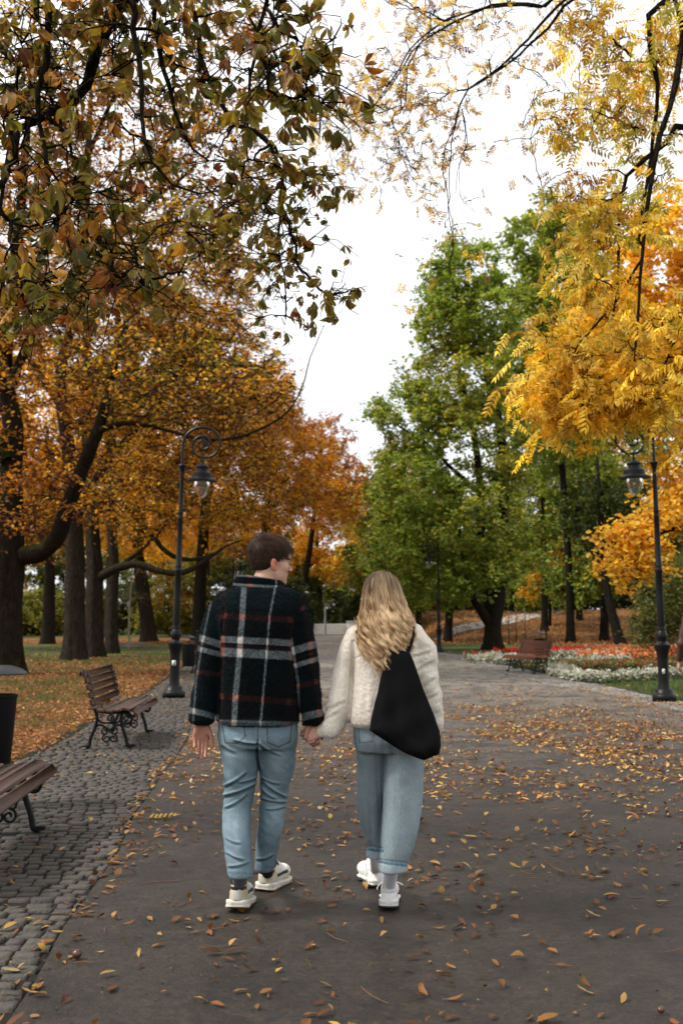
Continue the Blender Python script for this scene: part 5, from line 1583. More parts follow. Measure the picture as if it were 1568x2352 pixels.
def build_man():
    LL = [sec(1680, 503, 593, -.01, .105), sec(1720, 506, 594, -.01, .105), sec(1760, 512, 592, .0, .098), sec(1800, 515, 588, .012, .09), sec(1831, 514, 583, .018, .084), sec(1860, 512, 577, .015, .08), sec(1903, 511, 574, .0, .082), sec(1945, 515, 577, -.025, .078), sec(1985, 521, 580, -.045, .07), sec(2013, 524, 582, -.055, .066)]
    RL = [sec(1680, 592, 681, -.01, .105), sec(1720, 595, 679, .01, .105), sec(1760, 596, 676, .04, .098), sec(1790, 597, 669, .06, .09), sec(1820, 597, 662, .08, .085), sec(1850, 596, 657, .10, .08), sec(1879, 595, 653, .11, .08), sec(1920, 591, 647, .13, .074), sec(1955, 587, 639, .15, .066), sec(2000, 585, 627, .165, .058)]
    AL = [sec(1372, 492, 535, -.005, .06), sec(1385, 482, 535, -.005, .075), sec(1410, 471, 528, -.01, .085), sec(1450, 462, 519, -.015, .085), sec(1491, 455, 512, -.02, .083), sec(1550, 449, 508, -.03, .08), sec(1600, 442, 503, -.035, .076), sec(1632, 437, 497, -.035, .07), sec(1650, 435, 492, -.035, .064), sec(1664, 438, 489, -.035, .056)]
    AR = [sec(1374, 660, 698, -.005, .06), sec(1388, 658, 705, -.005, .075), sec(1410, 661, 713, -.01, .085), sec(1450, 665, 720, -.015, .085), sec(1491, 671, 727, -.02, .083), sec(1550, 677, 733, -.03, .08), sec(1590, 682, 737, -.03, .076), sec(1625, 688, 739, -.03, .07), sec(1648, 694, 741, -.03, .062), sec(1666, 698, 736, -.03, .052)]
    fd = Field((-.52, -.30, -.02), (.50, .42, 1.90), .0032)
    q, fr = head(fd, HM, HM_YAW, 1.0, radians(-4))
    nb = mk(603, 1352, -.01)
    # neck, torso, arms and legs: one body
    fd.cap(q(-.012, 0, -.05), nb, .054, .062, .025)
    fd.loft([sec(1345, 570, 640, -.01, .06), sec(1362, 540, 665, 0, .08), sec(1385, 500, 695, .0, .09), sec(1450, 512, 678, .0, .105), sec(1560, 522, 665, 0, .10), sec(1660, 512, 674, 0, .105), sec(1700, 512, 672, 0, .10)], .03)
    sh_ = lambda L, k, kb: [(q_[0], q_[1], q_[2], q_[3] * k, q_[4] * kb) for q_ in L]
    for AA in (AL, AR): fd.loft(sh_(AA[1:], .55, .5), .02)
    for (px, dy, L_) in ((550, -.06, LL), (606, .165, RL)):
        fd.loft(sh_(L_, .62, .6), .02)

    fd.cap(mk(465, 1640, -.035), mk(464, 1656, -.03), .026, .024, .01); fd.cap(mk(714, 1640, -.03), mk(712, 1656, -.02), .025, .024, .01)
    for a_, b_, r1, r2 in MAN_ANK: fd.cap(b_ + np.array((0, 0, .03)), a_, r2 - .006, r1 - .006, .01)
    # left hand, palm turned to the viewer
    hand(fd, mk(464, 1655, -.03), (-.05, .06, -1), (.1, -1, 0), (1, 0, 0), 1.0, curl=(.30, .42, .52, .62), thumb=(.35, .3), thumb_fwd=1.3, spread=-.03)
    # right hand holding hers
    hand(fd, mk(712, 1652, -.02), (-.18, .05, -1), (1, -.15, -.1), (.1, 1, 0), .98, curl=(1.15, 1.2, 1.2, 1.1), thumb=(.8, .7), thumb_fwd=.5, spread=.02)

    def skin(P, N):
        base = np.tile(np.array((.50, .285, .20)), (len(P), 1))
        d = (P - HM) @ fr.T
        inhead = (P[:, 2] > nb[2] + .03)
        f, r, u = d[:, 0], d[:, 1], d[:, 2]
        ear = inhead & (np.abs(r) > .072) & (f < .02) & (u < .02)
        base[ear] *= (1.0, .72, .62)
        inner = inhead & (np.linalg.norm((d - np.array((-.004, .082, -.014))) / np.array((.011, .02, .018)), axis=1) < 1.0) & (np.abs(r) > .07); base[inner] *= (.7, .55, .5)
        lip = inhead & (f > .078) & (np.abs(r) < .023) & (u < -.05) & (u > -.072)
        base[lip] = (.42, .17, .135)
        cheek = np.clip(1 - np.linalg.norm(d - np.array((.066, -.040, -.035)), axis=1) / .03, 0, 1)[:, None]
        base = base * (1 - cheek * np.array((0, .16, .16)))
        brow = inhead & (f > .062) & (np.abs(np.abs(r) - .031) < .020) & (np.abs(u - .021 + .1 * np.abs(np.abs(r) - .03)) < .0045)
        base[brow] = (.05, .03, .02)
        eye = inhead & (f > .075) & (np.abs(np.abs(r) - .031) < .0135) & (np.abs(u - .001) < .0052)
        base[eye] = (.30, .26, .23)
        lash = inhead & (f > .072) & (np.abs(np.abs(r) - .031) < .015) & (np.abs(u - .007) < .0022)
        base[lash] = (.03, .02, .015)
        iris = eye & (np.abs(np.abs(r) - .030) < .006)
        base[iris] = (.04, .025, .015)
        mole = np.linalg.norm(d - np.array((.052, .066, .012)), axis=1) < .0028
        base[mole] = (.08, .04, .03)
        hands = P[:, 2] < 1.0
        base[hands] = np.array((.40, .19, .13))
        base *= 1 + .05 * vnoise(P * 45)[:, None]
        return base
    body = fd.mesh('person', M_SKIN, None, skin, 1)
    body.location = MO
    tag(body, 'man in a dark plaid fleece jacket and blue jeans, looking right', 'person')

    # ---- jeans
    fd = Field((-.26, -.26, .10), (.24, .34, 1.10), .0042)
    hip = [sec(1625, 504, 681, -.01, .115), sec(1665, 501, 683, -.015, .125), sec(1692, 502, 682, -.02, .13), sec(1716, 506, 680, -.01, .12)]
    fd.loft(hip, 0, n=2.3)
    fd.loft(LL, .02); fd.loft(RL, .02)

    kneez = mk(550, 1850)[2]
    def folds(P, N):
        x, y, z = P.T
        px, py = to_px(P, MO)
        d = np.zeros(len(P))
        left = px < 594
        def crease(x0, y0, x1, y1, w, a):
            nonlocal d
            v = np.array((x1 - x0, y1 - y0), dtype=float); L = np.hypot(*v); v /= L
            t = (px - x0) * v[0] + (py - y0) * v[1]; s_ = -(px - x0) * v[1] + (py - y0) * v[0]
            m = np.clip(np.minimum(t + 6, L + 6 - t) / 10, 0, 1)
            bow = 3 * np.sin(np.clip(t / L, 0, 1) * pi)
            a = a * 1.35
            d -= a * m * np.exp(-((s_ - bow) / w) ** 2) * (N[:, 1] < .3)
            d += a * .7 * m * np.exp(-((s_ - bow + w * 1.9) / w) ** 2) * (N[:, 1] < .3)
        for c in ((514, 1810, 565, 1779, 3.2, .006), (513, 1832, 585, 1806, 3.4, .007), (520, 1858, 566, 1830, 3.0, .005), (548, 1800, 588, 1790, 3, .004), (598, 1815, 632, 1838, 3, .006), (603, 1800, 655, 1834, 3.2, .006), (600, 1838, 660, 1846, 3, .005), (612, 1862, 655, 1856, 3, .004), (600, 1790, 640, 1804, 3, .004),
                  (540, 1705, 592, 1712, 3.4, .006), (594, 1712, 640, 1738, 3.4, .005), (592, 1700, 596, 1764, 3, .006), (520, 1962, 560, 1978, 3, .004), (526, 1994, 570, 1984, 3, .004), (590, 1978, 626, 1968, 3, .004), (520, 1930, 552, 1940, 3, .003), (508, 1715, 540, 1732, 4, .004)):
            crease(*c)
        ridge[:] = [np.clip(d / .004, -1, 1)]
        d += .0022 * vnoise(np.stack([x * 22, y * 22, z * 11], 1), 3) + .0022 * vnoise(np.stack([x * 40 + z * 24, y * 40, z * 30], 1), 4)
        return P + N * d[:, None]

    ridge = []
    def denim(P, N):
        px, py = to_px(P, MO)
        wash = .5 + .35 * vnoise(P * np.array((8, 8, 4)), 9) + .15 * vnoise(P * 30, 4)
        fade = np.exp(-((px - 545) / 26) ** 2) * (.35 * np.exp(-((py - 1740) / 45) ** 2) + .8 * np.exp(-((py - 1895) / 42) ** 2)) * (px < 590) + np.exp(-((px - 640) / 26) ** 2) * (.4 * np.exp(-((py - 1740) / 40) ** 2) + .5 * np.exp(-((py - 1880) / 40) ** 2)) * (px >= 590)
        a = np.array((.050, .086, .112)); b = np.array((.33, .44, .50))
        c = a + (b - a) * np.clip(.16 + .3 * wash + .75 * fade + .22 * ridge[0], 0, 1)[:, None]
        back = N[:, 1] < .35
        def seam(x0, y0, x1, y1, w=1.0, col=(.05, .08, .11), st=True):
            nonlocal c
            v = np.array((x1 - x0, y1 - y0), dtype=float); L = np.hypot(*v); v /= L
            t = (px - x0) * v[0] + (py - y0) * v[1]; s_ = -(px - x0) * v[1] + (py - y0) * v[0]
            m = (t > 0) & (t < L) & back
            k = (m & (np.abs(s_) < w))
            c[k] = c[k] * .25 + np.array(col) * .45
            if st:
                k = m & (np.abs(s_ - 3.6) < 1.0); c[k] = c[k] * .6 + np.array((.30, .27, .20)) * .4
        seam(592, 1660, 592, 1708, 1.4)
        for p in (((509, 1660), (518, 1706)), ((518, 1706), (545, 1708)), ((545, 1708), (566, 1689)), ((560, 1660), (562, 1689)), ((613, 1660), (614, 1705)), ((614, 1705), (639, 1716)), ((639, 1716), (666, 1704)), ((666, 1704), (671, 1660))):
            seam(*p[0], *p[1], 1.5)
        for xl, xr, yy in ((515, 590, 2005), (582, 632, 1991)):
            k = (px > xl) & (px < xr) & (np.abs(py - yy - (px - xl) * .02) < 1.2); c[k] = np.array((.09, .16, .21))
            k = (px > xl) & (px < xr) & (py > yy + 1.5); c[k] = c[k] * (.8 + .35 * (np.sin(px[k] * 1.6) > 0))[:, None]
        return c
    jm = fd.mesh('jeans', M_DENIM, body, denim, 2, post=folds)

    # ---- jacket
    fd = Field((-.42, -.26, .80), (.38, .26, 1.66), .0042)
    T = [sec(1344, 556, 648, -.005, .075), sec(1350, 530, 668, -.005, .095), sec(1360, 510, 688, -.005, .115), sec(1376, 492, 701, -.005, .13), sec(1400, 488, 703, -.01, .145), sec(1450, 497, 692, -.015, .155), sec(1520, 500, 686, -.01, .155), sec(1600, 499, 686, -.01, .155), sec(1645, 499, 687, -.01, .155), sec(1664, 504, 684, -.01, .148)]
    w1 = wr(2, (24, 20, 13), .0028)
    fd.loft(T, 0, n=2.4, cap=.03, disp=w1)
    fd.loft(AL, .022, cap=.025, disp=wr(5, (30, 30, 34), .0022)); fd.loft(AR, .022, cap=.025, disp=wr(6, (30, 30, 34), .0024))
    # cuff roll on the right wrist
    fd.cap(mk(703, 1655, -.06), mk(738, 1644, -.06), .018, .016, .015)
    def jpost(P, N):
        px, py = to_px(P, MO)
        d = .0016 * vnoise(P * 95, 3) + .0012 * vnoise(P * 190, 6)
        # sleeve and back seams pressed in
        xl = np.interp(py, [1380, 1450, 1660], [516, 508, 503]); xr = np.interp(py, [1390, 1480, 1660], [684, 668, 690])
        back = (N[:, 1] < .2)
        d -= .007 * np.exp(-((px - xl) / 3.0) ** 2) * back * (py > 1395) + .007 * np.exp(-((px - xr) / 3.0) ** 2) * back * (py > 1400)
        d += .004 * np.exp(-((py - 1655) / 5) ** 2)
        return P + N * d[:, None]

    base_c = np.array((.0022, .0030, .0034)); teal = np.array((.0022, .0080, .0100)); white = np.array((.20, .235, .245)); rust = np.array((.085, .024, .016)); pink = np.array((.34, .15, .12))

    def weave(P, H, Vv, tl):
        """H, Vv: lists of (weight array, kind) of crossing bands"""
        px, py = to_px(P, MO)
        c = base_c + (teal - base_c) * np.clip(tl, 0, 1)[:, None]
        tw = (np.sin((px * .9 + py * .9) * 1.35) > -.15)
        hw = np.zeros(len(P)); hr = np.zeros(len(P)); vw = np.zeros(len(P)); vr = np.zeros(len(P))
        for w, kd in H:
            if kd == 'w': hw = np.maximum(hw, w)
            else: hr = np.maximum(hr, w)
        for w, kd in Vv:
            if kd == 'w': vw = np.maximum(vw, w)
            else: vr = np.maximum(vr, w)
        a = np.maximum(hw, vw) * np.where(tw, .86, .08); both = hw * vw
        c = c * (1 - a[:, None]) + white * a[:, None]
        r_ = np.maximum(hr, vr * .4) * np.where(tw, .26, .05)
        c = c * (1 - r_[:, None]) + rust * r_[:, None]
        rb = (hr * vr)[:, None] * .7; c = c * (1 - rb) + rust * rb * 1.3
        pk = np.maximum(hr * vw, hw * vr)[:, None] * .85; c = c * (1 - pk) + pink * pk
        wb = both[:, None] * .9; c = c * (1 - wb) + np.array((.68, .60, .54)) * wb
        n = np.exp(vnoise(P * 240, 2) * .35)[:, None]
        return c * n

    def plaid(P, N):
        px, py = to_px(P, MO)
        C_ = (px - 401.9) / .238; R_ = (py - 1205.6) / .238     # close-up coordinates
        xl = np.interp(py, [1380, 1450, 1660], [516, 508, 503]); xr = np.interp(py, [1390, 1480, 1660], [684, 668, 690])
        L = px < xl; Rr = px > xr; T_ = ~L & ~Rr
        back = N[:, 1] < .5
        z0 = np.zeros(len(P))
        # back panel
        sl = (C_ - 620) * .055
        H = [(band(R_ - sl, 1112, 62), 'w'), (band(R_ - sl, 1235, 82), 'w'), (band(R_ - sl, 1172, 26) * .6, 'r'), (band(R_ - sl, 888, 56), 'r'), (band(R_ - sl * 1.5, 1668, 60), 'r'), (band(R_ - sl * .4, 1912, 50), 'w')]
        xs = R_
        V = [(band(C_, np.interp(xs, [600, 880, 1110, 1240, 1660, 1920], [664, 650, 630, 624, 582, 570]), 52), 'w'), (band(C_, np.interp(xs, [600, 880, 1110, 1240, 1660, 1920], [968, 912, 893, 884, 848, 824]), 18), 'w'),
             (band(C_, np.interp(xs, [600, 880, 1110, 1660, 1920], [478, 482, 462, 445, 420]), 44), 'r'), (band(C_, np.interp(xs, [900, 1300, 1920], [1108, 1122, 1085]), 46) * .45, 'r')]
        tl = np.exp(-((R_ - 690) / 110) ** 2) * .85 + .25 * np.exp(-((R_ - 1420) / 120) ** 2) + .12
        ct = weave(P, H, V, tl)
        # left sleeve
        sl = (C_ - 330) * .32
        H = [(band(R_ - sl, 1118, 66), 'w'), (band(R_ - sl * .8, 1222, 50), 'w'), (band(R_ - sl, 1165, 20) * .6, 'r'), (band(R_ - sl * .3, 1432, 44), 'r'), (band(R_ - sl * .8, 1835, 58), 'w'), (band(R_, 890, 44) * (C_ > 390), 'r')]
        V = [(band(C_, np.interp(xs, [750, 1150, 1500, 1900], [345, 262, 205, 175]), 20) * .55, 'w'), (band(C_, np.interp(xs, [640, 900, 1100], [452, 470, 455]), 48), 'r')]
        cl = weave(P, H, V, .55 + .3 * np.sin(R_ / 130.))
        # right sleeve
        sl = -(C_ - 1250) * .30
        H = [(band(R_ - sl, 1182, 72), 'w'), (band(R_ - sl, 1330, 46), 'w'), (band(R_ - sl, 1262, 30) * .4, 'r'), (band(R_ - sl * .8, 1540, 50), 'r'), (band(R_ - sl * .8, 1850, 70), 'w'), (band(R_ - sl, 800, 40) * .7, 'r')]
        V = [(band(C_, np.interp(xs, [1050, 1350, 1500, 1900], [1112, 1162, 1185, 1200]), 26), 'w'), (band(C_, np.interp(xs, [700, 1150, 1320, 1500, 1900], [1215, 1305, 1325, 1362, 1400]), 40), 'r')]
        cr_ = weave(P, H, V, .25 + .2 * np.sin(R_ / 110.))
        c = np.where(L[:, None], cl, np.where(Rr[:, None], cr_, ct))
        return c
    jk = fd.mesh('jacket', M_FLEECE, body, plaid, 1, post=jpost)
    fuzz('fleece_pile', jk, 60000, .0065, .0009, M_FLEECE, jk, seed=3)
    # collar
    fd = Field((-.22, -.16, 1.48), (.22, .18, 1.66), .0036)
    K = [sec(1360, 540, 670, -.002, .105), sec(1348, 537, 664, -.002, .10), sec(1334, 539, 655, -.002, .093), sec(1322, 542, 647, -.004, .088)]
    fd.loft(K, 0, cap=.011)
    Ki = [sec(1366, 552, 656, .0, .08), sec(1334, 551, 642, .0, .078), sec(1312, 552, 636, -.0, .075)]
    fd.loft(Ki, .01, 's', cap=.004)
    # lower towards the right, as the head turns
    def kpost(P, N):
        P = P.copy(); P[:, 2] -= np.clip((P[:, 0] + .05), 0, .2) * .16 * (P[:, 2] > 1.545)
        return P + N * (.0012 * vnoise(P * 120))[:, None]
    def kcol(P, N):
        px, py = to_px(P, MO); C_ = (px - 401.9) / .238; R_ = (py - 1205.6) / .238
        sl = (C_ - 620) * .06
        H = [(band(R_ - sl, 578, 26), 'w'), (band(R_ - sl, 486, 26) * .8, 'w')]
        V = [(band(C_, 722, 50), 'r'), (band(C_, 976, 16), 'w')]
        return weave(P, H, V, np.full(len(P), .2))
    kl = fd.mesh('collar', M_FLEECE, jk, kcol, 1, post=kpost)
    fuzz('fleece_pile', kl, 6000, .007, .001, M_FLEECE, kl, seed=4)

    # ---- hair
    Fv, Rv, Uv = fr
    def hp(f, r, u): return HM + f * Fv + r * Rv + u * Uv
    hf = Field(HM - .17, HM + .17, .0036)
    hf.ell(hp(-.016, 0, .046), (.104, .084, .080), fr)
    hf.ell(hp(-.045, 0, .002), (.060, .067, .068), fr, .02)
    hf.ell(hp(-.01, 0, .075), (.085, .07, .045), fr, .03)
    hf.ell(hp(.068, 0, -.045), (.075, .12, .085), fr, .012, 's')
    hf.ell(hp(-.0, 0, -.10), (.2, .2, .055), fr, .01, 's')
    for sd in (-1, 1): hf.ell(hp(-.006, sd * .085, -.022), (.026, .02, .034), fr, .006, 's')
    hair = hf.mesh('hair', M_HAIR, body, lambda P, N: np.tile(np.array((.026, .016, .011)), (len(P), 1)), 1)
    P, N, _, Q = o_data[hair.name]
    rng = np.random.default_rng(4)
    d = (P - HM) @ fr.T
    n = 9000
    k = rng.choice(len(P), n, replace=True)
    p = P[k].copy(); nn = N[k]; dd = d[k]
    ok = (nn @ Uv > -.55)
    p, nn, dd = p[ok], nn[ok], dd[ok]; n = len(p)
    crown = np.array((-.055, .0, .10))
    away = dd - crown
    comb = away @ fr; comb /= np.linalg.norm(comb, axis=1, keepdims=True) + 1e-6
    top = np.clip((dd[:, 2] - .05) / .05, 0, 1)[:, None]
    comb = comb * (1 - top * .35) + Fv * top * .9 - Uv * (1 - top) * .7 - Rv * .0
    cl = vnoise(p * 42, 3); cl2 = vnoise(p * 42, 8)
    comb = comb + cl[:, None] * .8 * np.cross(nn, comb) + rng.normal(size=(n, 3)) * .12
    S = 6; front = np.clip((dd[:, 0:1] - .02) / .05, 0, 1)
    L = (rng.uniform(.018, .034, (n, 1)) + top * rng.uniform(.012, .038, (n, 1)) + front * .012) * np.where(dd[:, 2:3] < -.0, .55, 1)
    pts = np.zeros((n, S, 3)); cur = p - nn * .003
    up_ = nn * (.22 + .45 * top * (.5 + .9 * cl2[:, None]))
    for j in range(S):
        pts[:, j] = cur
        t = comb - (comb * nn).sum(1, keepdims=True) * nn * .8
        t = t / np.linalg.norm(t, axis=1, keepdims=True) + up_ * (1 - j / 3.0) - nn * max(0, j - 2) * .12
        cur = cur + t * L / S * 1.1
    sd = np.cross(pts[:, -1] - pts[:, 0], nn); sd /= np.linalg.norm(sd, axis=1, keepdims=True) + 1e-9
    wd = np.array([1.0, 1.1, 1.0, .8, .5, .12])[None, :, None] * .00085
    V = np.stack([pts - sd[:, None] * wd, pts + sd[:, None] * wd], 2).reshape(-1, 3)
    b = (np.arange(n) * S * 2)[:, None, None]; i = (np.arange(S - 1) * 2)[None, :, None]
    F = (b + i + np.array([[[0, 1, 3, 2]]])).reshape(-1, 4)
    cc = np.array((.042, .023, .013)) * np.exp(rng.normal(size=(n, 1)) * .3 + cl[:, None] * .25 + top * .35)
    mesh_np('strands', V, F, M_HAIR, hair, col=np.repeat(cc, S * 2, 0))
    return body


# ------------------------------------------------------------------ shoes
def make_shoe(parent, heel, yaw, pitch, L=.30, man=True, name='shoe'):
    """heel: ground point under the heel, local to the person; pitch lifts the heel about the toes"""
    r = empty(name, tuple(heel), 0, parent)
    r.rotation_euler = (radians(-pitch), 0, radians(-yaw)); r.scale = (1.12, 1, 1.36) if man else (1.10, 1, 1.28)
    h = .0030
    fd = Field((-.07, -.03, -.01), (.07, L + .02, .07), h)
    # sole: outline along y
    ys = np.array([-.0, .01, .03, .07, .13, .19, .23, .27, L]) * (L / .30)
    wd = np.array([.020, .038, .046, .044, .040, .047, .050, .040, .012]) * (1.04 if man else .90)
    cx = np.array([0, 0, 0, 0, .003, .004, .002, -.002, -.006])
    th = np.array([.034, .036, .036, .032, .027, .024, .022, .022, .026]) * (.92 if man else 1.05)
    def sole(x, y, z):
        w = np.interp(y[0, :, 0], ys, wd).astype(np.float32)[None, :, None]; c = np.interp(y[0, :, 0], ys, cx).astype(np.float32)[None, :, None]
        t = np.interp(y[0, :, 0], ys, th).astype(np.float32)[None, :, None]
        fl = (1 - z / .05) * .006
        d = np.maximum(np.abs(x - c) - w - fl, np.maximum(z - t, (.004 + .010 * np.clip((y - L * .8) / (L * .2), 0, 1) ** 2 + .006 * np.clip((.02 - y) / .02, 0, 1)) - z))
        d = np.maximum(d, np.maximum(-y + .0, y - L))
        # grooves round the edge
        d = d + .003 * np.exp(-((z - t * .52) / .003) ** 2)
        if not man: d = d + .003 * (np.sin(y * 90) > .2) * (z < .028) * (np.abs(x - c) > w - .006)
        return d
    fd.put(sole, (-.068, -.03, -.01), (.068, L + .015, .065), 0, pad=0)
    cs = (lambda P, N: np.where((P[:, 2] < (.012 if man else .016))[:, None], np.array((.30, .20, .13)) if man else np.array((.03, .028, .028)), np.array((.66, .62, .54)) if man else np.array((.74, .72, .68))) * (1 + .06 * vnoise(P * 90)[:, None]))
    fd.mesh('sole', M_SOLE, r, cs, 1)
    fd = Field((-.065, -.02, .02), (.065, L, .16), h)
    s = 1.0 if man else .92
    top = .088 if man else .080
    def e(c, rr, k=.012, mode='u'): fd.ell(c, rr, None, k, mode)
    # heel counter, quarters, toe box
    lo = [(.030, 0, .050, .038 * s, .052), (.050, 0, .052, .037 * s, .052), (.070, 0, .053, .034 * s, .050), (top, 0, .052, .034 * s, .052), (top + .018, 0, .050, .032 * s, .050)]
    fd.loft(lo, 0, n=2.3, cap=.006)
    e((0, .125, .052), (.040 * s, .085, .044)); e((.002, .205, .044), (.045 * s, .075, .030)); e((0, .11, .085), (.024, .045, .028))
    # collar opening
    fd.loft([(.084, 0, .068, .021 * s, .036), (.14, 0, .068, .023 * s, .038)], .004, 's')
    # raised heel tab
    fd.cap((-.010, .012, top), (-.008, .004, top + (.028 if man else .016)), .008, .007, .008); fd.cap((.010, .012, top), (.008, .004, top + (.028 if man else .016)), .008, .007, .008)
    fd.cap((-.03 * s, .03, .056), (.03 * s, .03, .056), .006, .006, .004)
    def up(P, N):
        x, y, z = P.T
        if man:
            c = np.tile(np.array((.60, .56, .48)), (len(P), 1))
            k = (z < .062) & (y < .10); c[k] = (.44, .43, .38)
            k = (np.abs(np.abs(x) - .030) < .006) & (z > .038) & (y < .08); c[k] = (.50, .38, .20)
            k = (np.abs(z - .072) < .0055) & (y < .06); c[k] = (.012, .012, .014)
            k = (z > .084) & (y < .13); c[k] = (.010, .010, .012)
            k = (z > .088) & (z < .112) & (np.abs(x) < .006) & ((np.floor(z / .005) % 2) < 1) & (y < .03); c[k] = (.6, .6, .6)
            k = (np.abs(z - .05) < .006) & (np.abs(np.abs(x) - .04) < .012) & (y > .09) & (y < .20); c[k] = (.02, .02, .022)
            k = (z > .06) & (y > .14); c[k] = (.66, .65, .62)
        else:
            c = np.tile(np.array((.76, .745, .71)), (len(P), 1))
            k = (np.abs(z - .066) < .003) & (y < .09); c[k] = (.46, .47, .48)
            k = (z > .076) & (np.abs(np.abs(x) - .022) < .004) & (y < .07); c[k] = (.42, .44, .47)
        return c * (1 + .06 * vnoise(P * 120)[:, None])
    u = fd.mesh('upper', M_SHOE, r, up, 1)
    # lace and tongue
    b = MB(); 
    for k in range(4):
        yy = .105 + .022 * k; zz = .098 - .012 * k
        b.tube(smooth_poly([(-.028 * s, yy, zz - .014), (0, yy + .004, zz + .004), (.028 * s, yy, zz - .014)], 8), .0032, 6, col=(.7, .69, .66))
    if not man:
        b.tube(smooth_poly([(.028, .12, .085), (.05, .11, .082), (.062, .10, .078)], 6), .003, 5, col=(.8, .79, .77)); b.tube(smooth_poly([(-.028, .12, .085), (-.05, .10, .07), (-.052, .09, .06)], 6), .003, 5, col=(.8, .79, .77))
    b.build('laces', M_SHOE, r, smooth=True, usecol=True)
    return r


def sock(parent, a, b, ra, rb, col, mat=None, name='sock'):
    m = MB(); a = np.array(a); b = np.array(b)
    n = 14; t = np.linspace(0, 1, n)[:, None]; P = a * (1 - t) + b * t
    th = 30
    R = ra + (rb - ra) * t[:, 0]
    V, F = tubes(P[None], R[None], th, (1 + .025 * np.cos(np.arange(th) * 2 * pi / th * 15))[None, None] * np.ones((1, n, 1)))
    o = mesh_np(name, V, F, M_KNIT, parent, col=np.tile(np.array(col), (len(V), 1)), smooth=True)
    return o


def local_g(px, py, O): return gnd(px, py, 0.012) - O
gm1 = local_g(543, 2102, MO) + np.array((0, 0, .022)); gm2 = local_g(603, 2050, MO)
MAN_ANK = [(gm1 + np.array((.002, .072, .08)), mk(552, 1990, -.05), .027, .040), (gm2 + np.array((.024, .070, .07)), mk(606, 1982, .175), .027, .036)]
man = build_man()
print('man', time.time() - T0)
make_shoe(man, gm1, 3, 6, .295); make_shoe(man, gm2, 22, 0, .285)
sock(man, *MAN_ANK[0], (.14, .14, .145)); sock(man, *MAN_ANK[1], (.02, .02, .022))


# ================================================================== the woman
WO = np.array((at(890, 1700, MY)[0], MY, 0.0))


def wk(px, py, dy=0.0): return mk(px, py, dy, WO)
def wsec(py, l, r, cy, b): return sec(py, l, r, cy, b, WO)


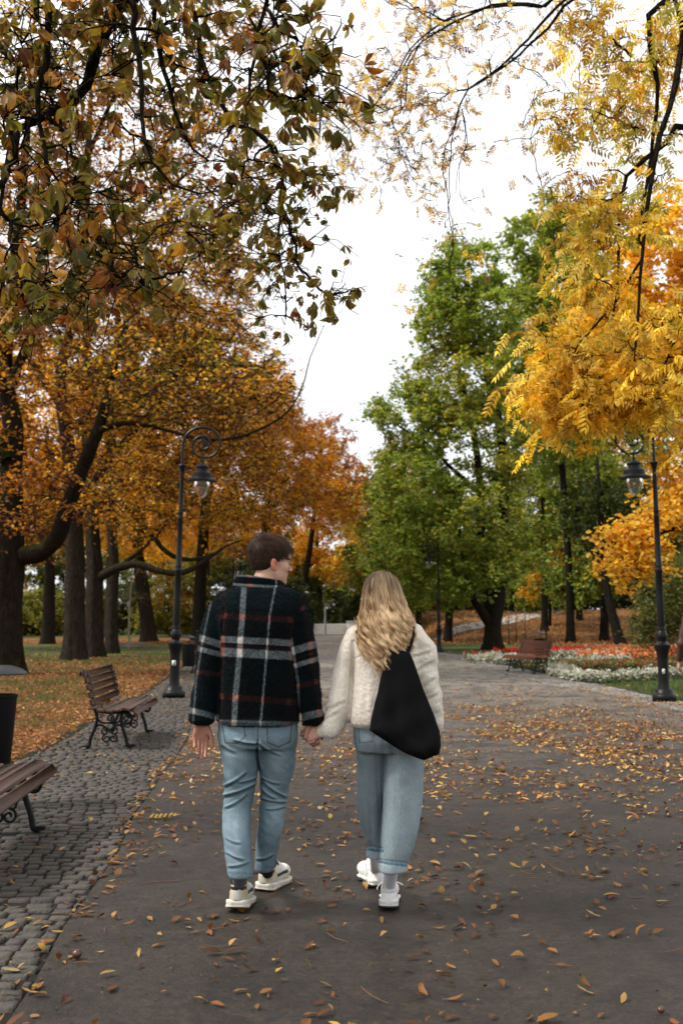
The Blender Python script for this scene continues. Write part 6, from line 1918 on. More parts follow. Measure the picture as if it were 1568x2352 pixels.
def build_woman():
    LL = [wsec(1690, 813, 888, .0, .10), wsec(1730, 817, 887, .02, .10), wsec(1772, 820, 885, .05, .10), wsec(1827, 819, 882, .09, .098), wsec(1882, 825, 880, .13, .09), wsec(1920, 836, 879, .15, .078), wsec(1950, 844, 878, .165, .066), wsec(1966, 842, 878, .17, .064)]
    RL = [wsec(1690, 885, 968, -.01, .105), wsec(1739, 885, 972, -.015, .108), wsec(1805, 881, 970, -.01, .105), wsec(1850, 879, 967, -.01, .10), wsec(1893, 876, 961, -.015, .094), wsec(1948, 873, 948, -.025, .084), wsec(1975, 871, 939, -.03, .076), wsec(1992, 870, 936, -.03, .072)]
    AL = [wsec(1436, 808, 845, 0, .06), wsec(1451, 796, 842, 0, .075), wsec(1475, 786, 832, 0, .08), wsec(1501, 777, 820, -.0, .08), wsec(1540, 768, 811, -.005, .078), wsec(1572, 760, 808, -.01, .078), wsec(1605, 752, 806, -.02, .08), wsec(1640, 743, 800, -.02, .08), wsec(1665, 736, 795, -.02, .07), wsec(1682, 738, 784, -.02, .058), wsec(1695, 748, 768, -.02, .04)]
    AR = [wsec(1432, 930, 960, 0, .06), wsec(1448, 928, 975, 0, .075), wsec(1465, 932, 988, 0, .08), wsec(1492, 938, 1001, .005, .085), wsec(1549, 948, 1006, .01, .08), wsec(1600, 955, 1012, .03, .08), wsec(1640, 962, 1016, .05, .08), wsec(1672, 970, 1016, .07, .07), wsec(1690, 980, 1010, .08, .05)]
    HC = wk(876, 1366, .02); yaw = radians(-14)
    fd = Field((-.44, -.28, -.02), (.34, .42, 1.70), .0034)
    q, fr = head(fd, HC, yaw, .95)
    nb = wk(884, 1440, 0)
    fd.cap(q(-.012, 0, -.05), nb, .046, .05, .025)
    fd.loft([wsec(1432, 862, 908, 0, .05), wsec(1446, 835, 936, 0, .07), wsec(1470, 815, 955, 0, .08), wsec(1530, 828, 942, 0, .095), wsec(1600, 838, 935, 0, .08), wsec(1660, 828, 945, 0, .095), wsec(1700, 828, 945, -.01, .10)], .03)
    sh_ = lambda L, k, kb: [(q_[0], q_[1], q_[2], q_[3] * k, q_[4] * kb) for q_ in L]
    for AA in (AL[1:-2], AR[1:-1]): fd.loft(sh_(AA, .5, .45), .02)
    fd.cap(wk(764, 1665, -.02), wk(744, 1678, -.03), .024, .021, .02); fd.cap(wk(990, 1670, .07), wk(985, 1678, .14), .024, .021, .02)
    for L_ in (LL, RL):
        fd.loft(sh_(L_, .6, .6), .02)

    for a_, b_, r1, r2 in WOM_ANK: fd.cap(b_ + np.array((0, 0, .03)), a_, r2 - .006, r1 - .006, .01)
    # her left hand in his
    hand(fd, wk(744, 1678, -.03), (-1, -.15, -.22), (.1, 1, -.25), (.2, .2, 1), .86, curl=(1.0, 1.05, 1.1, 1.1), thumb=(.5, .7), thumb_fwd=.7, spread=.02)
    hand(fd, wk(985, 1678, .14), (-.2, 1, -.4), (-1, 0, 0), (0, .4, 1), .86, curl=(.8, .9, .9, .9), thumb=(.5, .6), spread=.03)
    def skin(P, N):
        c = np.tile(np.array((.54, .32, .235)), (len(P), 1))
        d = ((P - HC) / .95) @ fr.T; f, r, u = d.T
        h = P[:, 2] > nb[2]
        k = h & (f > .078) & (np.abs(r) < .023) & (u < -.05) & (u > -.072); c[k] = (.5, .17, .15)
        k = h & (f > .062) & (np.abs(np.abs(r) - .031) < .020) & (np.abs(u - .021) < .004); c[k] = (.14, .09, .05)
        k = h & (f > .075) & (np.abs(np.abs(r) - .031) < .0135) & (np.abs(u - .001) < .005); c[k] = (.12, .11, .1)
        c[P[:, 2] < 1.0] = (.47, .25, .18)
        return c * (1 + .05 * vnoise(P * 45)[:, None])
    body = fd.mesh('person', M_SKIN, None, skin, 1)
    body.location = WO
    tag(body, 'woman with long wavy blonde hair, cream fleece jacket and loose jeans', 'person')

    # jeans
    fd = Field((-.22, -.26, .10), (.24, .34, 1.06), .0042)
    fd.loft([wsec(1640, 815, 952, -.0, .105), wsec(1672, 811, 960, -.01, .115), wsec(1700, 813, 966, -.015, .125), wsec(1726, 818, 966, -.01, .115)], 0, n=2.3)
    fd.loft(LL, .014); fd.loft(RL, .014)
    # turn-ups
    for (py, l, r, cy, b) in ((1958, 841, 879, .168, .068), (1988, 868, 937, -.03, .076)):
        a = wsec(py - 10, l, r, cy, b); c = wsec(py + 11, l - 1, r + 1, cy, b)
        fd.loft([a, c], .002, cap=.007)
    def folds(P, N):
        x, y, z = P.T; px, py = to_px(P, WO)
        d = .0028 * np.sin((x * 42 + z * 3 + 1.2 * np.sin(z * 7))) * np.clip((1740 - py) / -60, 0, 1)
        d += .003 * vnoise(np.stack([x * 18, y * 18, z * 5], 1), 3) + .0015 * vnoise(np.stack([x * 50, y * 50, z * 24], 1), 4)
        for (x0, y0, w, a) in ((852, 1900, 5, .005), (905, 1760, 7, .004), (868, 1800, 4, .004), (938, 1860, 6, .003)):
            d -= a * np.exp(-((px - x0 - (py - y0) * .06) / w) ** 2) * np.exp(-((py - y0) / 90) ** 2)
        d -= .004 * np.exp(-((py - 1945 - (px - 845) * .1) / 3) ** 2) * (px < 879) + .004 * np.exp(-((py - 1975 - (px - 870) * .14) / 3) ** 2) * (px > 869)
        return P + N * d[:, None]
    def denim(P, N):
        px, py = to_px(P, WO)
        wash = .5 + .3 * vnoise(P * np.array((9, 9, 3)), 19) + .2 * vnoise(P * 26, 4)
        a = np.array((.085, .118, .135)); b = np.array((.32, .395, .425))
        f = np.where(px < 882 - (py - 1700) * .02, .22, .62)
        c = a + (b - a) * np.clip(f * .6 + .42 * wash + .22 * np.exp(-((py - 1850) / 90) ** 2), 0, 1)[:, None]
        for (x0, y0, x1, y1) in ((823, 1672, 825, 1706), (825, 1706, 855, 1704), (855, 1704, 859, 1680)):
            v = np.array((x1 - x0, y1 - y0), dtype=float); L = np.hypot(*v); v /= L
            t = (px - x0) * v[0] + (py - y0) * v[1]; s_ = -(px - x0) * v[1] + (py - y0) * v[0]
            k = (t > 0) & (t < L) & (np.abs(s_) < 1.0) & (N[:, 1] < .3); c[k] *= .35
        for (x0, x1, y0, sl) in ((842, 879, 1948, .10), (868, 938, 1976, .14)):
            yy = y0 + (px - x0) * sl
            k = (px > x0 - 2) & (px < x1 + 2) & (py > yy) & (py < yy + 6); c[k] = np.array((.05, .09, .12)) * (1 + 2.2 * (np.sin(px[k] * 1.5) > .3))[:, None]
            k = (px > x0 - 2) & (px < x1 + 2) & (py >= yy + 6); c[k] = c[k] * .5 + np.array((.40, .47, .50)) * .5
        return c
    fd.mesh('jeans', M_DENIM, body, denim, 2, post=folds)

    # jacket
    fd = Field((-.46, -.26, .84), (.34, .26, 1.52), .0042)
    T = [wsec(1424, 846, 922, 0, .07), wsec(1430, 828, 942, 0, .09), wsec(1440, 815, 957, 0, .105), wsec(1458, 806, 966, 0, .125), wsec(1500, 806, 964, -.0, .14), wsec(1560, 808, 960, .0, .145), wsec(1600, 803, 962, .0, .15), wsec(1640, 797, 966, .0, .155), wsec(1656, 799, 964, .0, .15), wsec(1670, 810, 952, .0, .13)]
    fd.loft(T, 0, n=2.4, cap=.03, disp=wr(12, (22, 18, 9), .0035))
    fd.loft(AL, .02, cap=.02, disp=wr(15, (26, 26, 26), .003)); fd.loft(AR, .02, cap=.02, disp=wr(17, (34, 26, 48), .0045))
    fd.cap(wk(764, 1668, -.02), wk(740, 1679, -.03), .042, .030, .02)
    fd.loft([wsec(1422, 842, 926, .0, .075), wsec(1440, 836, 934, 0, .09)], .02, cap=.02)
    def jpost(P, N):
        px, py = to_px(P, WO); back = N[:, 1] < .3
        d = .0012 * vnoise(P * 85, 3) + .0012 * vnoise(P * 170, 6) + .002 * vnoise(P * np.array((26, 26, 12)), 7)
        xl = np.interp(py, [1440, 1500, 1660], [806, 809, 800])
        d -= .010 * np.exp(-((px - xl - 1) / 3.2) ** 2) * back * (py > 1470)
        d -= .0035 * np.exp(-((py - (1508 - (px - 812) * .12)) / 1.8) ** 2) * back * (px > 808) & 0 if False else 0
        yy = np.interp(px, [808, 830, 860], [1514, 1507, 1505])
        d -= .0045 * np.exp(-((py - yy) / 1.8) ** 2) * back * (px > 810) * (px < 960)
        for x0, a in ((832, .004), (851, .005), (818, .004)):
            d += a * np.exp(-((px - x0 + (py - 1560) * .03) / 7) ** 2) * np.exp(-((py - 1610) / 50) ** 2) * back
        # folds at the right elbow
        for (x0, y0, x1, y1, w, a) in ((948, 1512, 985, 1500, 4, .008), (955, 1545, 992, 1522, 4, .008), (962, 1585, 1000, 1560, 5, .007), (975, 1610, 1008, 1596, 4, .005), (752, 1630, 790, 1615, 4, .004), (745, 1655, 775, 1640, 4, .004)):
            v = np.array((x1 - x0, y1 - y0), dtype=float); L = np.hypot(*v); v /= L
            t = (px - x0) * v[0] + (py - y0) * v[1]; s_ = -(px - x0) * v[1] + (py - y0) * v[0]
            m = np.clip(np.minimum(t + 8, L + 8 - t) / 12, 0, 1) * back
            d -= a * m * np.exp(-(s_ / w) ** 2); d += a * .6 * m * np.exp(-((s_ + 2 * w) / w) ** 2)
        return P + N * d[:, None]
    def cream(P, N):
        c = np.tile(np.array((.82, .745, .64)), (len(P), 1))
        return c * (1 + .07 * vnoise(P * 130, 5)[:, None] + .05 * vnoise(P * 14, 6)[:, None])
    jk = fd.mesh('jacket', M_CREAM, body, cream, 1, post=jpost)
    fuzz('sherpa_pile', jk, 70000, .0035, .0007, M_CREAM, jk, seed=13, lean=1.0, jit=.03)

    # ---- hair
    H = np.array([wsec(py, l, r, cy, b) for py, l, r, cy, b in (
        (1312, 868, 884, .01, .03), (1318, 852, 899, .005, .06), (1332, 842, 913, .0, .09), (1350, 836, 919, .0, .105), (1382, 834, 929, .0, .115), (1405, 831, 938, -.01, .12), (1425, 824, 947, -.045, .125), (1450, 822, 950, -.065, .125), (1480, 826, 946, -.085, .12), (1510, 834, 936, -.10, .115), (1548, 848, 920, -.10, .11))])
    H = H[np.argsort(H[:, 0])]
    zt = H[:, 0]
    prof = lambda z: [np.interp(z, zt, H[:, j]) for j in (1, 2, 3, 4)]
    hf = Field(np.array((-.2, -.22, zt[0] + .08)), np.array((.2, .16, zt[-1] + .02)), .004)
    core = [(z, cx, cy + .006, a * .88, b * .88) for z, cx, cy, a, b in H if z > zt[0] + .12]
    hf.loft(core, 0, cap=.02)
    hf.ell(q(.085, 0, -.05), (.06, .055, .10), fr, .01, 's')
    dark = np.array((.085, .050, .025)); blond = np.array((.44, .27, .13)); light = np.array((.84, .60, .34))
    hair = hf.mesh('hair', M_BLOND, body, lambda P, N: np.tile(np.array((.20, .135, .075)), (len(P), 1)) * np.where(P[:, 2:3] > HC[2] + .05, .6, 1.0), 1)
    rng = np.random.default_rng(21)
    nl, per = 230, 38
    lock = np.repeat(np.arange(nl), per); n = nl * per
    lphi = np.sort(rng.uniform(-2.15, 2.15, nl)); 
    ltip = rng.uniform(0, 1, nl) ** .7
    lamp = rng.uniform(.5, 1.35, nl); lfreq = rng.uniform(.085, .125, nl); lph = 1.1 * np.sin(lphi * 5.0) + lphi * 2.2 + rng.normal(size=nl) * .8; lrad = rng.uniform(.90, 1.06, nl)
    lcol = rng.normal(size=nl)
    # tips: longest a little right of the middle of the back
    phi0 = lphi[lock] + rng.normal(size=n) * .085
    part = wk(884, 1312, .02)
    S = 46; t = np.linspace(0, 1, S)
    z_top = zt[-1] - .002
    cen = np.exp(-((lphi[lock] + .22) / .55) ** 2)
    z_end = wk(880, 1478, 0)[2] - (.05 + .11 * cen) * ltip[lock] + rng.normal(size=n) * .016
    z_end = np.where(np.abs(lphi[lock]) > 1.6, z_end + .03, z_end)
    # the path drops over the crown then falls
    tt = t[None, :]
    drop = np.where(tt < .12, (1 - np.sqrt(np.clip(1 - (tt / .12) ** 2, 0, 1))) * .055, .055 + (tt - .12) / .88 * ((z_top - z_end)[:, None] - .055))
    Z = z_top - drop
    cx, cy_, a_, b_ = (np.interp(Z, zt, H[:, j]) for j in (1, 2, 3, 4))
    low = np.clip((HC[2] + .0 - Z) / .30, 0, 1)
    clump = (.15 + .62 * np.clip((tt - .25) / .6, 0, 1))
    phi = phi0[:, None] * (1 - clump) + lphi[lock][:, None] * clump
    s_arc = (z_top - Z)
    w = 2 * pi * s_arc / lfreq[lock][:, None] + lph[lock][:, None]
    amp = lamp[lock][:, None] * (.002 + .021 * low ** .75)
    rad = lrad[lock][:, None] + rng.normal(size=(n, 1)) * .02
    rad = rad * (.98 - .02 * low)
    rad = np.where(tt < .12, .9 + (rad - .9) * (tt / .12), rad)
    phi_w = phi + amp * np.sin(w) / (a_ + .02)
    rr = rad + amp * np.cos(w) / (b_ + .02) * .8
    X = cx + a_ * rr * np.sin(phi_w); Y = cy_ - b_ * rr * np.cos(phi_w)
    # start near the parting
    k0 = np.clip(1 - tt / .07, 0, 1) ** 1.2
    X = X * (1 - k0 * .55) + part[0] * k0 * .55
    pts = np.stack([X, Y, Z], -1) + rng.normal(size=(n, 1, 3)) * .0022 + (rng.uniform(size=(n, 1, 1)) < .06) * rng.normal(size=(n, 1, 3)) * np.array((.014, .006, .004)) * (tt ** 1.2)[..., None]
    out = np.stack([np.sin(phi), -np.cos(phi), np.zeros_like(phi)], -1)
    tan = np.gradient(pts, axis=1); sd = np.cross(tan, out); sd /= np.linalg.norm(sd, axis=2, keepdims=True) + 1e-9
    wd = (.00095 * np.clip((1 - t) * 6, .15, 1))[None, :, None] * rng.uniform(.6, 1.2, (n, 1, 1))
    tw = rng.normal(size=(n, 1, 1)) * .5
    sd = sd + out * tw; sd /= np.linalg.norm(sd, axis=2, keepdims=True)
    V = np.stack([pts - sd * wd, pts + sd * wd], 2).reshape(-1, 3)
    b = (np.arange(n) * S * 2)[:, None, None]; i = (np.arange(S - 1) * 2)[None, :, None]
    F = (b + i + np.array([[[0, 1, 3, 2]]])).reshape(-1, 4)
    g_ = np.clip((tt * 1.0 - .02 + lcol[lock][:, None] * .06 + rng.normal(size=(n, 1)) * .06) / .38, 0, 1)
    hi = np.clip(.38 + .75 * lcol[lock][:, None] + rng.normal(size=(n, 1)) * .28 + .2 * low, -.35, 1)
    Cc = dark * (1 - g_[..., None]) + (blond * (1 - hi[..., None]) + light * hi[..., None]) * g_[..., None]
    mesh_np('strands', V, F, M_BLOND, hair, col=np.repeat(Cc.reshape(-1, 3), 2, 0))
    return body


gw1 = local_g(892, 2094, WO) + np.array((0, 0, .004)); gw2 = local_g(873, 2042, WO)
WOM_ANK = [(gw1 + np.array((.004, .068, .07)), wk(900, 1978, -.03), .026, .036), (gw2 + np.array((-.022, .066, .07)), wk(862, 1946, .165), .026, .033)]
woman = build_woman()
make_shoe(woman, gw1, 4, 2, .262, man=False); make_shoe(woman, gw2, -20, 0, .262, man=False)
sock(woman, *WOM_ANK[0], (.66, .66, .70)); sock(woman, *WOM_ANK[1], (.56, .56, .59))


# ---- the bag on her shoulder
def build_bag():
    poly = np.array([(893, 1488), (941, 1498), (950, 1520), (960, 1548), (972, 1584), (985, 1615), (997, 1645), (1006, 1672), (1010, 1690), (1011, 1712), (1007, 1731), (992, 1736), (972, 1745), (955, 1739), (930, 1729), (905, 1714), (880, 1698), (848, 1677), (852, 1650), (860, 1615), (867, 1590), (874, 1555), (880, 1528), (886, 1505)], dtype=float)
    YB = -.20
    pw = np.array([wk(x, y, YB) for x, y in poly])[:, [0, 2]]
    fd = Field((-.12, -.32, .76), (.30, -.10, 1.34), .0042)
    def fn(x, y, z):
        X = np.broadcast_to(x[:, :, 0][..., None], (x.shape[0], 1, z.shape[2])); Z = np.broadcast_to(z, X.shape)
        d = np.full(X.shape, 9.0); ins = np.zeros(X.shape, dtype=bool)
        n = len(pw)
        for i in range(n):
            a, b = pw[i], pw[(i + 1) % n]; e = b - a
            wx, wz = X - a[0], Z - a[1]
            t = np.clip((wx * e[0] + wz * e[1]) / (e @ e), 0, 1)
            d = np.minimum(d, np.hypot(wx - t * e[0], wz - t * e[1]))
            c = ((a[1] > Z) != (b[1] > Z)) & (X < (b[0] - a[0]) * (Z - a[1]) / (b[1] - a[1] + 1e-9) + a[0])
            ins ^= c
        d2 = np.where(ins, -d, d)
        depth = np.clip(-d2, 0, .2)
        hgt = np.clip((1.30 - Z) / .5, 0, 1)
        th = .008 + (.018 + .05 * hgt) * np.sqrt(1 - (1 - np.clip(depth / .075, 0, 1)) ** 2)
        fold = .0075 * np.sin((X * 1.0 + Z * .34) * 55 + 2.0 * np.sin(Z * 9)) * np.clip(depth / .03, 0, 1) + .006 * np.sin((X * .6 - Z) * 38 + 1.0) * np.clip(depth / .03, 0, 1) * hgt
        yy = np.abs(y - (YB + .012 - .03 * hgt)) - th + fold * np.sign(y - YB) * -1
        return np.maximum(d2, yy) .astype(np.float32)
    fd.put(fn, (-.12, -.32, .76), (.30, -.10, 1.34), 0, pad=0)
    col = lambda P, N: np.tile(np.array((.0085, .0085, .0092)), (len(P), 1)) * (1 + .12 * vnoise(P * np.array((200, 200, 90)))[:, None])
    bag = fd.mesh('shoulder_bag', mat_col('black_canvas', .95, .05, 420, .002, sheen=.0), None, col, 2)
    bag.location = WO
    tag(bag, 'slouchy black canvas bag hanging from the right shoulder of the woman', 'bag')
    # strap over the shoulder
    pts = [wk(915, 1500, -.185), wk(926, 1484, -.17), wk(934, 1462, -.155), wk(938, 1440, -.12), wk(938, 1428, -.04), wk(940, 1432, .06), wk(945, 1470, .14), wk(955, 1530, .17), wk(985, 1620, .12), wk(1000, 1690, -.02), wk(985, 1700, -.12)]
    P = smooth_poly(pts, 60); tn = np.gradient(P, axis=0)
    wvec = np.cross(tn, np.array((0, -1, .3))); wvec /= np.linalg.norm(wvec, axis=1, keepdims=True)
    wvec = np.where(np.abs(wvec[:, :1]) > .2, wvec, wvec); wvec *= np.sign(wvec[:, :1])
    nv = np.cross(tn, wvec); nv /= np.linalg.norm(nv, axis=1, keepdims=True)
    hw = np.interp(np.arange(60), [0, 10, 60], [.042, .026, .02])[:, None]
    V = np.stack([P - wvec * hw + nv * .003, P + wvec * hw + nv * .003, P + wvec * hw - nv * .003, P - wvec * hw - nv * .003], 1).reshape(-1, 3)
    i = np.arange(59)[:, None] * 4; j = np.arange(4)[None]; k = (j + 1) % 4
    F = np.stack([i + j, i + k, i + 4 + k, i + 4 + j], -1).reshape(-1, 4)
    mesh_np('strap', V, F, bag.data.materials[0], bag, col=np.tile(np.array((.009, .009, .010)), (len(V), 1)), smooth=True)


build_bag()


# ---- small figures: a far walker, and the passer-by cut by the right edge
def figure(O, h, yaw, coat, trousers, skin_c, hair_c, label, stride=.12, seed=1, hres=.008, coat_len=.48, arms='down'):
    s = h / 1.78
    F = np.array((sin(yaw), cos(yaw), 0)); R = np.array((cos(yaw), -sin(yaw), 0)); U = np.array((0, 0, 1.))
    q = lambda f, r, u: s * (f * F + r * R + u * U)
    fd = Field((-.5 * s, -.5 * s, -.02), (.5 * s, .5 * s, 1.85 * s), hres)
    fr = np.array([F, R, U])
    def body_parts(g, f_):
        f_.chain([(*q(0, 0, .95), .13 * s * g), (*q(0, 0, 1.2), .125 * s * g), (*q(-.01, 0, 1.42), .11 * s * g)], .04)
        f_.chain([(*q(0, -.13, 1.42), .07 * s * g), (*q(0, .13, 1.42), .07 * s * g)], .05)
    body_parts(.86, fd)
    fd.chain([(*q(-.01, 0, 1.45), .055 * s), (*q(.0, 0, 1.56), .05 * s)], .02)
    fd.ell(q(.0, 0, 1.66), np.array((.095, .075, .115)) * s, fr, .02); fd.ell(q(.035, 0, 1.615), np.array((.055, .05, .06)) * s, fr, .02); fd.cap(q(.09, 0, 1.65), q(.108, 0, 1.63), .010 * s, .011 * s, .01)
    hands = []
    for sd in (-1, 1):
        a = q(0, sd * .19, 1.40)
        if arms == 'down': b, c = q(-.04 * sd, sd * .24, 1.13), q(.05 - .08 * sd, sd * .25, .90)
        else: b, c = q(-.03, sd * .25, 1.14), q(.20, sd * .12, 1.18)
        fd.chain([(*a, .05 * s), (*b, .038 * s), (*c, .028 * s)], .02)
        d = (c - b); d /= np.linalg.norm(d)
        hand(fd, c + d * .01, d, -R * sd, F, s * .98, curl=(.5, .55, .6, .65), spread=.03)
        a, b, c = q(0, sd * .095, .92), q(.03 + stride * sd * .6, sd * .10, .50), q(stride * sd, sd * .10, .09)
        fd.chain([(*a, .085 * s), (*b, .056 * s), (*(b * .6 + c * .4 - F * .02), .052 * s), (*c, .036 * s)], .03)
        hands.append((sd, a, b, c))
    o = fd.mesh('person', M_SKIN, None, lambda P, N: np.tile(np.array(skin_c), (len(P), 1)), 1)
    o.location = O
    tag(o, label, 'person')
    cf = Field((-.5 * s, -.5 * s, .3 * s), (.5 * s, .5 * s, 1.6 * s), hres)
    body_parts(1.12, cf)
    cf.chain([(*q(0, 0, 1.48 - coat_len), .165 * s), (*q(0, 0, 1.1), .15 * s)], .03)
    for sd in (-1, 1):
        a = q(0, sd * .19, 1.41)
        if arms == 'down': b, c = q(-.04 * sd, sd * .25, 1.13), q(.05 - .07 * sd, sd * .255, .93)
        else: b, c = q(-.03, sd * .26, 1.14), q(.17, sd * .14, 1.17)
        cf.chain([(*a, .075 * s), (*b, .058 * s), (*c, .046 * s)], .03)
    cf.put(wr(seed, (22, 26, 18), .003), (-.5, -.5, .3), (.5, .5, 1.6), 0, 'add', pad=0)
    cf.mesh('coat', mat_col('coat_' + coat[0], coat[2], .4, 60, .003), o, lambda P, N: np.tile(np.array(coat[1]), (len(P), 1)) * (1 + .2 * vnoise(P * 20)[:, None]), 1)
    tf = Field((-.4 * s, -.5 * s, .04 * s), (.4 * s, .5 * s, 1.1 * s), hres)
    for sd, a, b, c in hands:
        tf.chain([(*a, .10 * s), (*b, .076 * s), (*(b * .5 + c * .5), .066 * s), (*(c + U * .02), .058 * s)], .03)
    tf.mesh('trousers', M_KNIT, o, lambda P, N: np.tile(np.array(trousers), (len(P), 1)), 1)
    sf = Field((-.5 * s, -.5 * s, -.02), (.5 * s, .5 * s, .16 * s), hres * .8)
    for sd, a, b, c in hands:
        base = np.array((c[0], c[1], 0.0))
        sf.chain([(*(base - F * .04 + U * .05), .042 * s), (*(base + F * .08 + U * .04), .042 * s), (*(base + F * .17 + U * .035), .036 * s)], .02)
    sf.put(lambda x, y, z: (-(.006 - z)) * -1 + 0 * x + 0 * y - 1e-9 if False else (0.004 - z) + 0 * x + 0 * y, (-.5, -.5, -.02), (.5, .5, .004), 0, 's', pad=0)
    sf.mesh('shoes', M_SHOE, o, lambda P, N: np.tile(np.array((.03, .025, .02)), (len(P), 1)), 1)
    hf = Field(q(0, 0, 1.66) - .17 * s, q(0, 0, 1.66) + .17 * s, hres * .8)
    hf.ell(q(-.015, 0, 1.685), np.array((.102, .084, .105)) * s, fr); hf.ell(q(.075, 0, 1.62), np.array((.07, .1, .085)) * s, fr, .01, 's')
    hf.mesh('hair', M_HAIR, o, lambda P, N: np.tile(np.array(hair_c), (len(P), 1)), 1)
    return o


figure(np.array((at(462, 1420, 62)[0], 62, 0)), 1.76, radians(-60), ('dark', (.02, .021, .026), .8), (.022, .022, .028), (.42, .25, .18), (.03, .02, .015), 'distant walker in a dark coat beside the left sleeve of the plaid jacket', stride=.05, seed=3, hres=.012, coat_len=.70, arms='bent')
figure(np.array((at(1616, 1600, 12.6)[0], 12.6, .012)), 1.74, radians(-8), ('brown_leather', (.055, .026, .018), .4), (.10, .085, .07), (.42, .25, .18), (.05, .03, .02), 'passer-by in a brown leather jacket cut off by the right edge', stride=.14, seed=4, hres=.007, coat_len=.58)
print('people', time.time() - T0)
# ------------------------------------------------------------------ fallen leaves, grass, flowers
def dry_leaf(seed):
    rng = np.random.default_rng(seed)
    V, F = leaflet(1.0, rng.uniform(.13, .28), rng.uniform(-1.5, 1.8), rng.uniform(-.6, 1.0), obov=rng.uniform(.42, .62), nseg=6, twist=rng.normal() * .5)
    V = V - V.mean(0); V += rng.normal(size=V.shape) * .02
    V[:, 2] = V[:, 2] * .62; V[:, 2] -= V[:, 2].min() * .8 - .01
    return V, F


DRY = [dry_leaf(300 + i) for i in range(14)]
PATHC = [((.44, .21, .055), 4), ((.28, .115, .035), 4.4), ((.56, .33, .10), 3), ((.17, .065, .025), 3), ((.62, .39, .065), 1.5), ((.55, .42, .22), .8)]
LAWNC = [((.38, .14, .035), 4), ((.26, .085, .026), 4), ((.50, .24, .07), 2.5), ((.15, .06, .025), 3), ((.55, .35, .12), 1)]
M_DRY = leaf_mat('dry_fallen_leaves', .18, rough=.6, blotch=(60, .6, (.12, .05, .02)))


def place(rng, N, xr, yr, dens, z=.02):
    x = rng.uniform(*xr, N); y = rng.uniform(*yr, N)
    keep = rng.uniform(0, 1, N) < dens(x, y)
    return x[keep], y[keep]


def visible(x, y, m=1.05):
    return (np.abs(x) < y * (784 / FPX) * m + .05) & (y > 2.6)


def leaves(name, x, y, z, size, pal, rng, seedc=0):
    N = len(x); v = rng.integers(0, len(DRY), N)
    ang = rng.uniform(0, 2 * pi, N)
    Zv = np.stack([rng.normal(size=N) * .22, rng.normal(size=N) * .22, np.ones(N)], 1)
    R = frames(np.stack([np.cos(ang), np.sin(ang), np.zeros(N)], 1), Zv)
    col = pick(pal, N, rng, vnoise(np.stack([x * 1.3, y * 1.3], 1), 5) * .6, .2)
    Vl, Fl, Cl, n0 = [], [], [], 0
    pos = np.stack([x, y, z], 1)
    for i in range(len(DRY)):
        m = v == i
        if not m.any(): continue
        a, b, c = scatter(DRY[i][0], DRY[i][1], pos[m], R[m], size[m], col[m])
        Vl.append(a); Fl.append(b + n0); Cl.append(c); n0 += len(a)
    return mesh_np(name, np.concatenate(Vl), np.concatenate(Fl), M_DRY, None, col=np.concatenate(Cl))


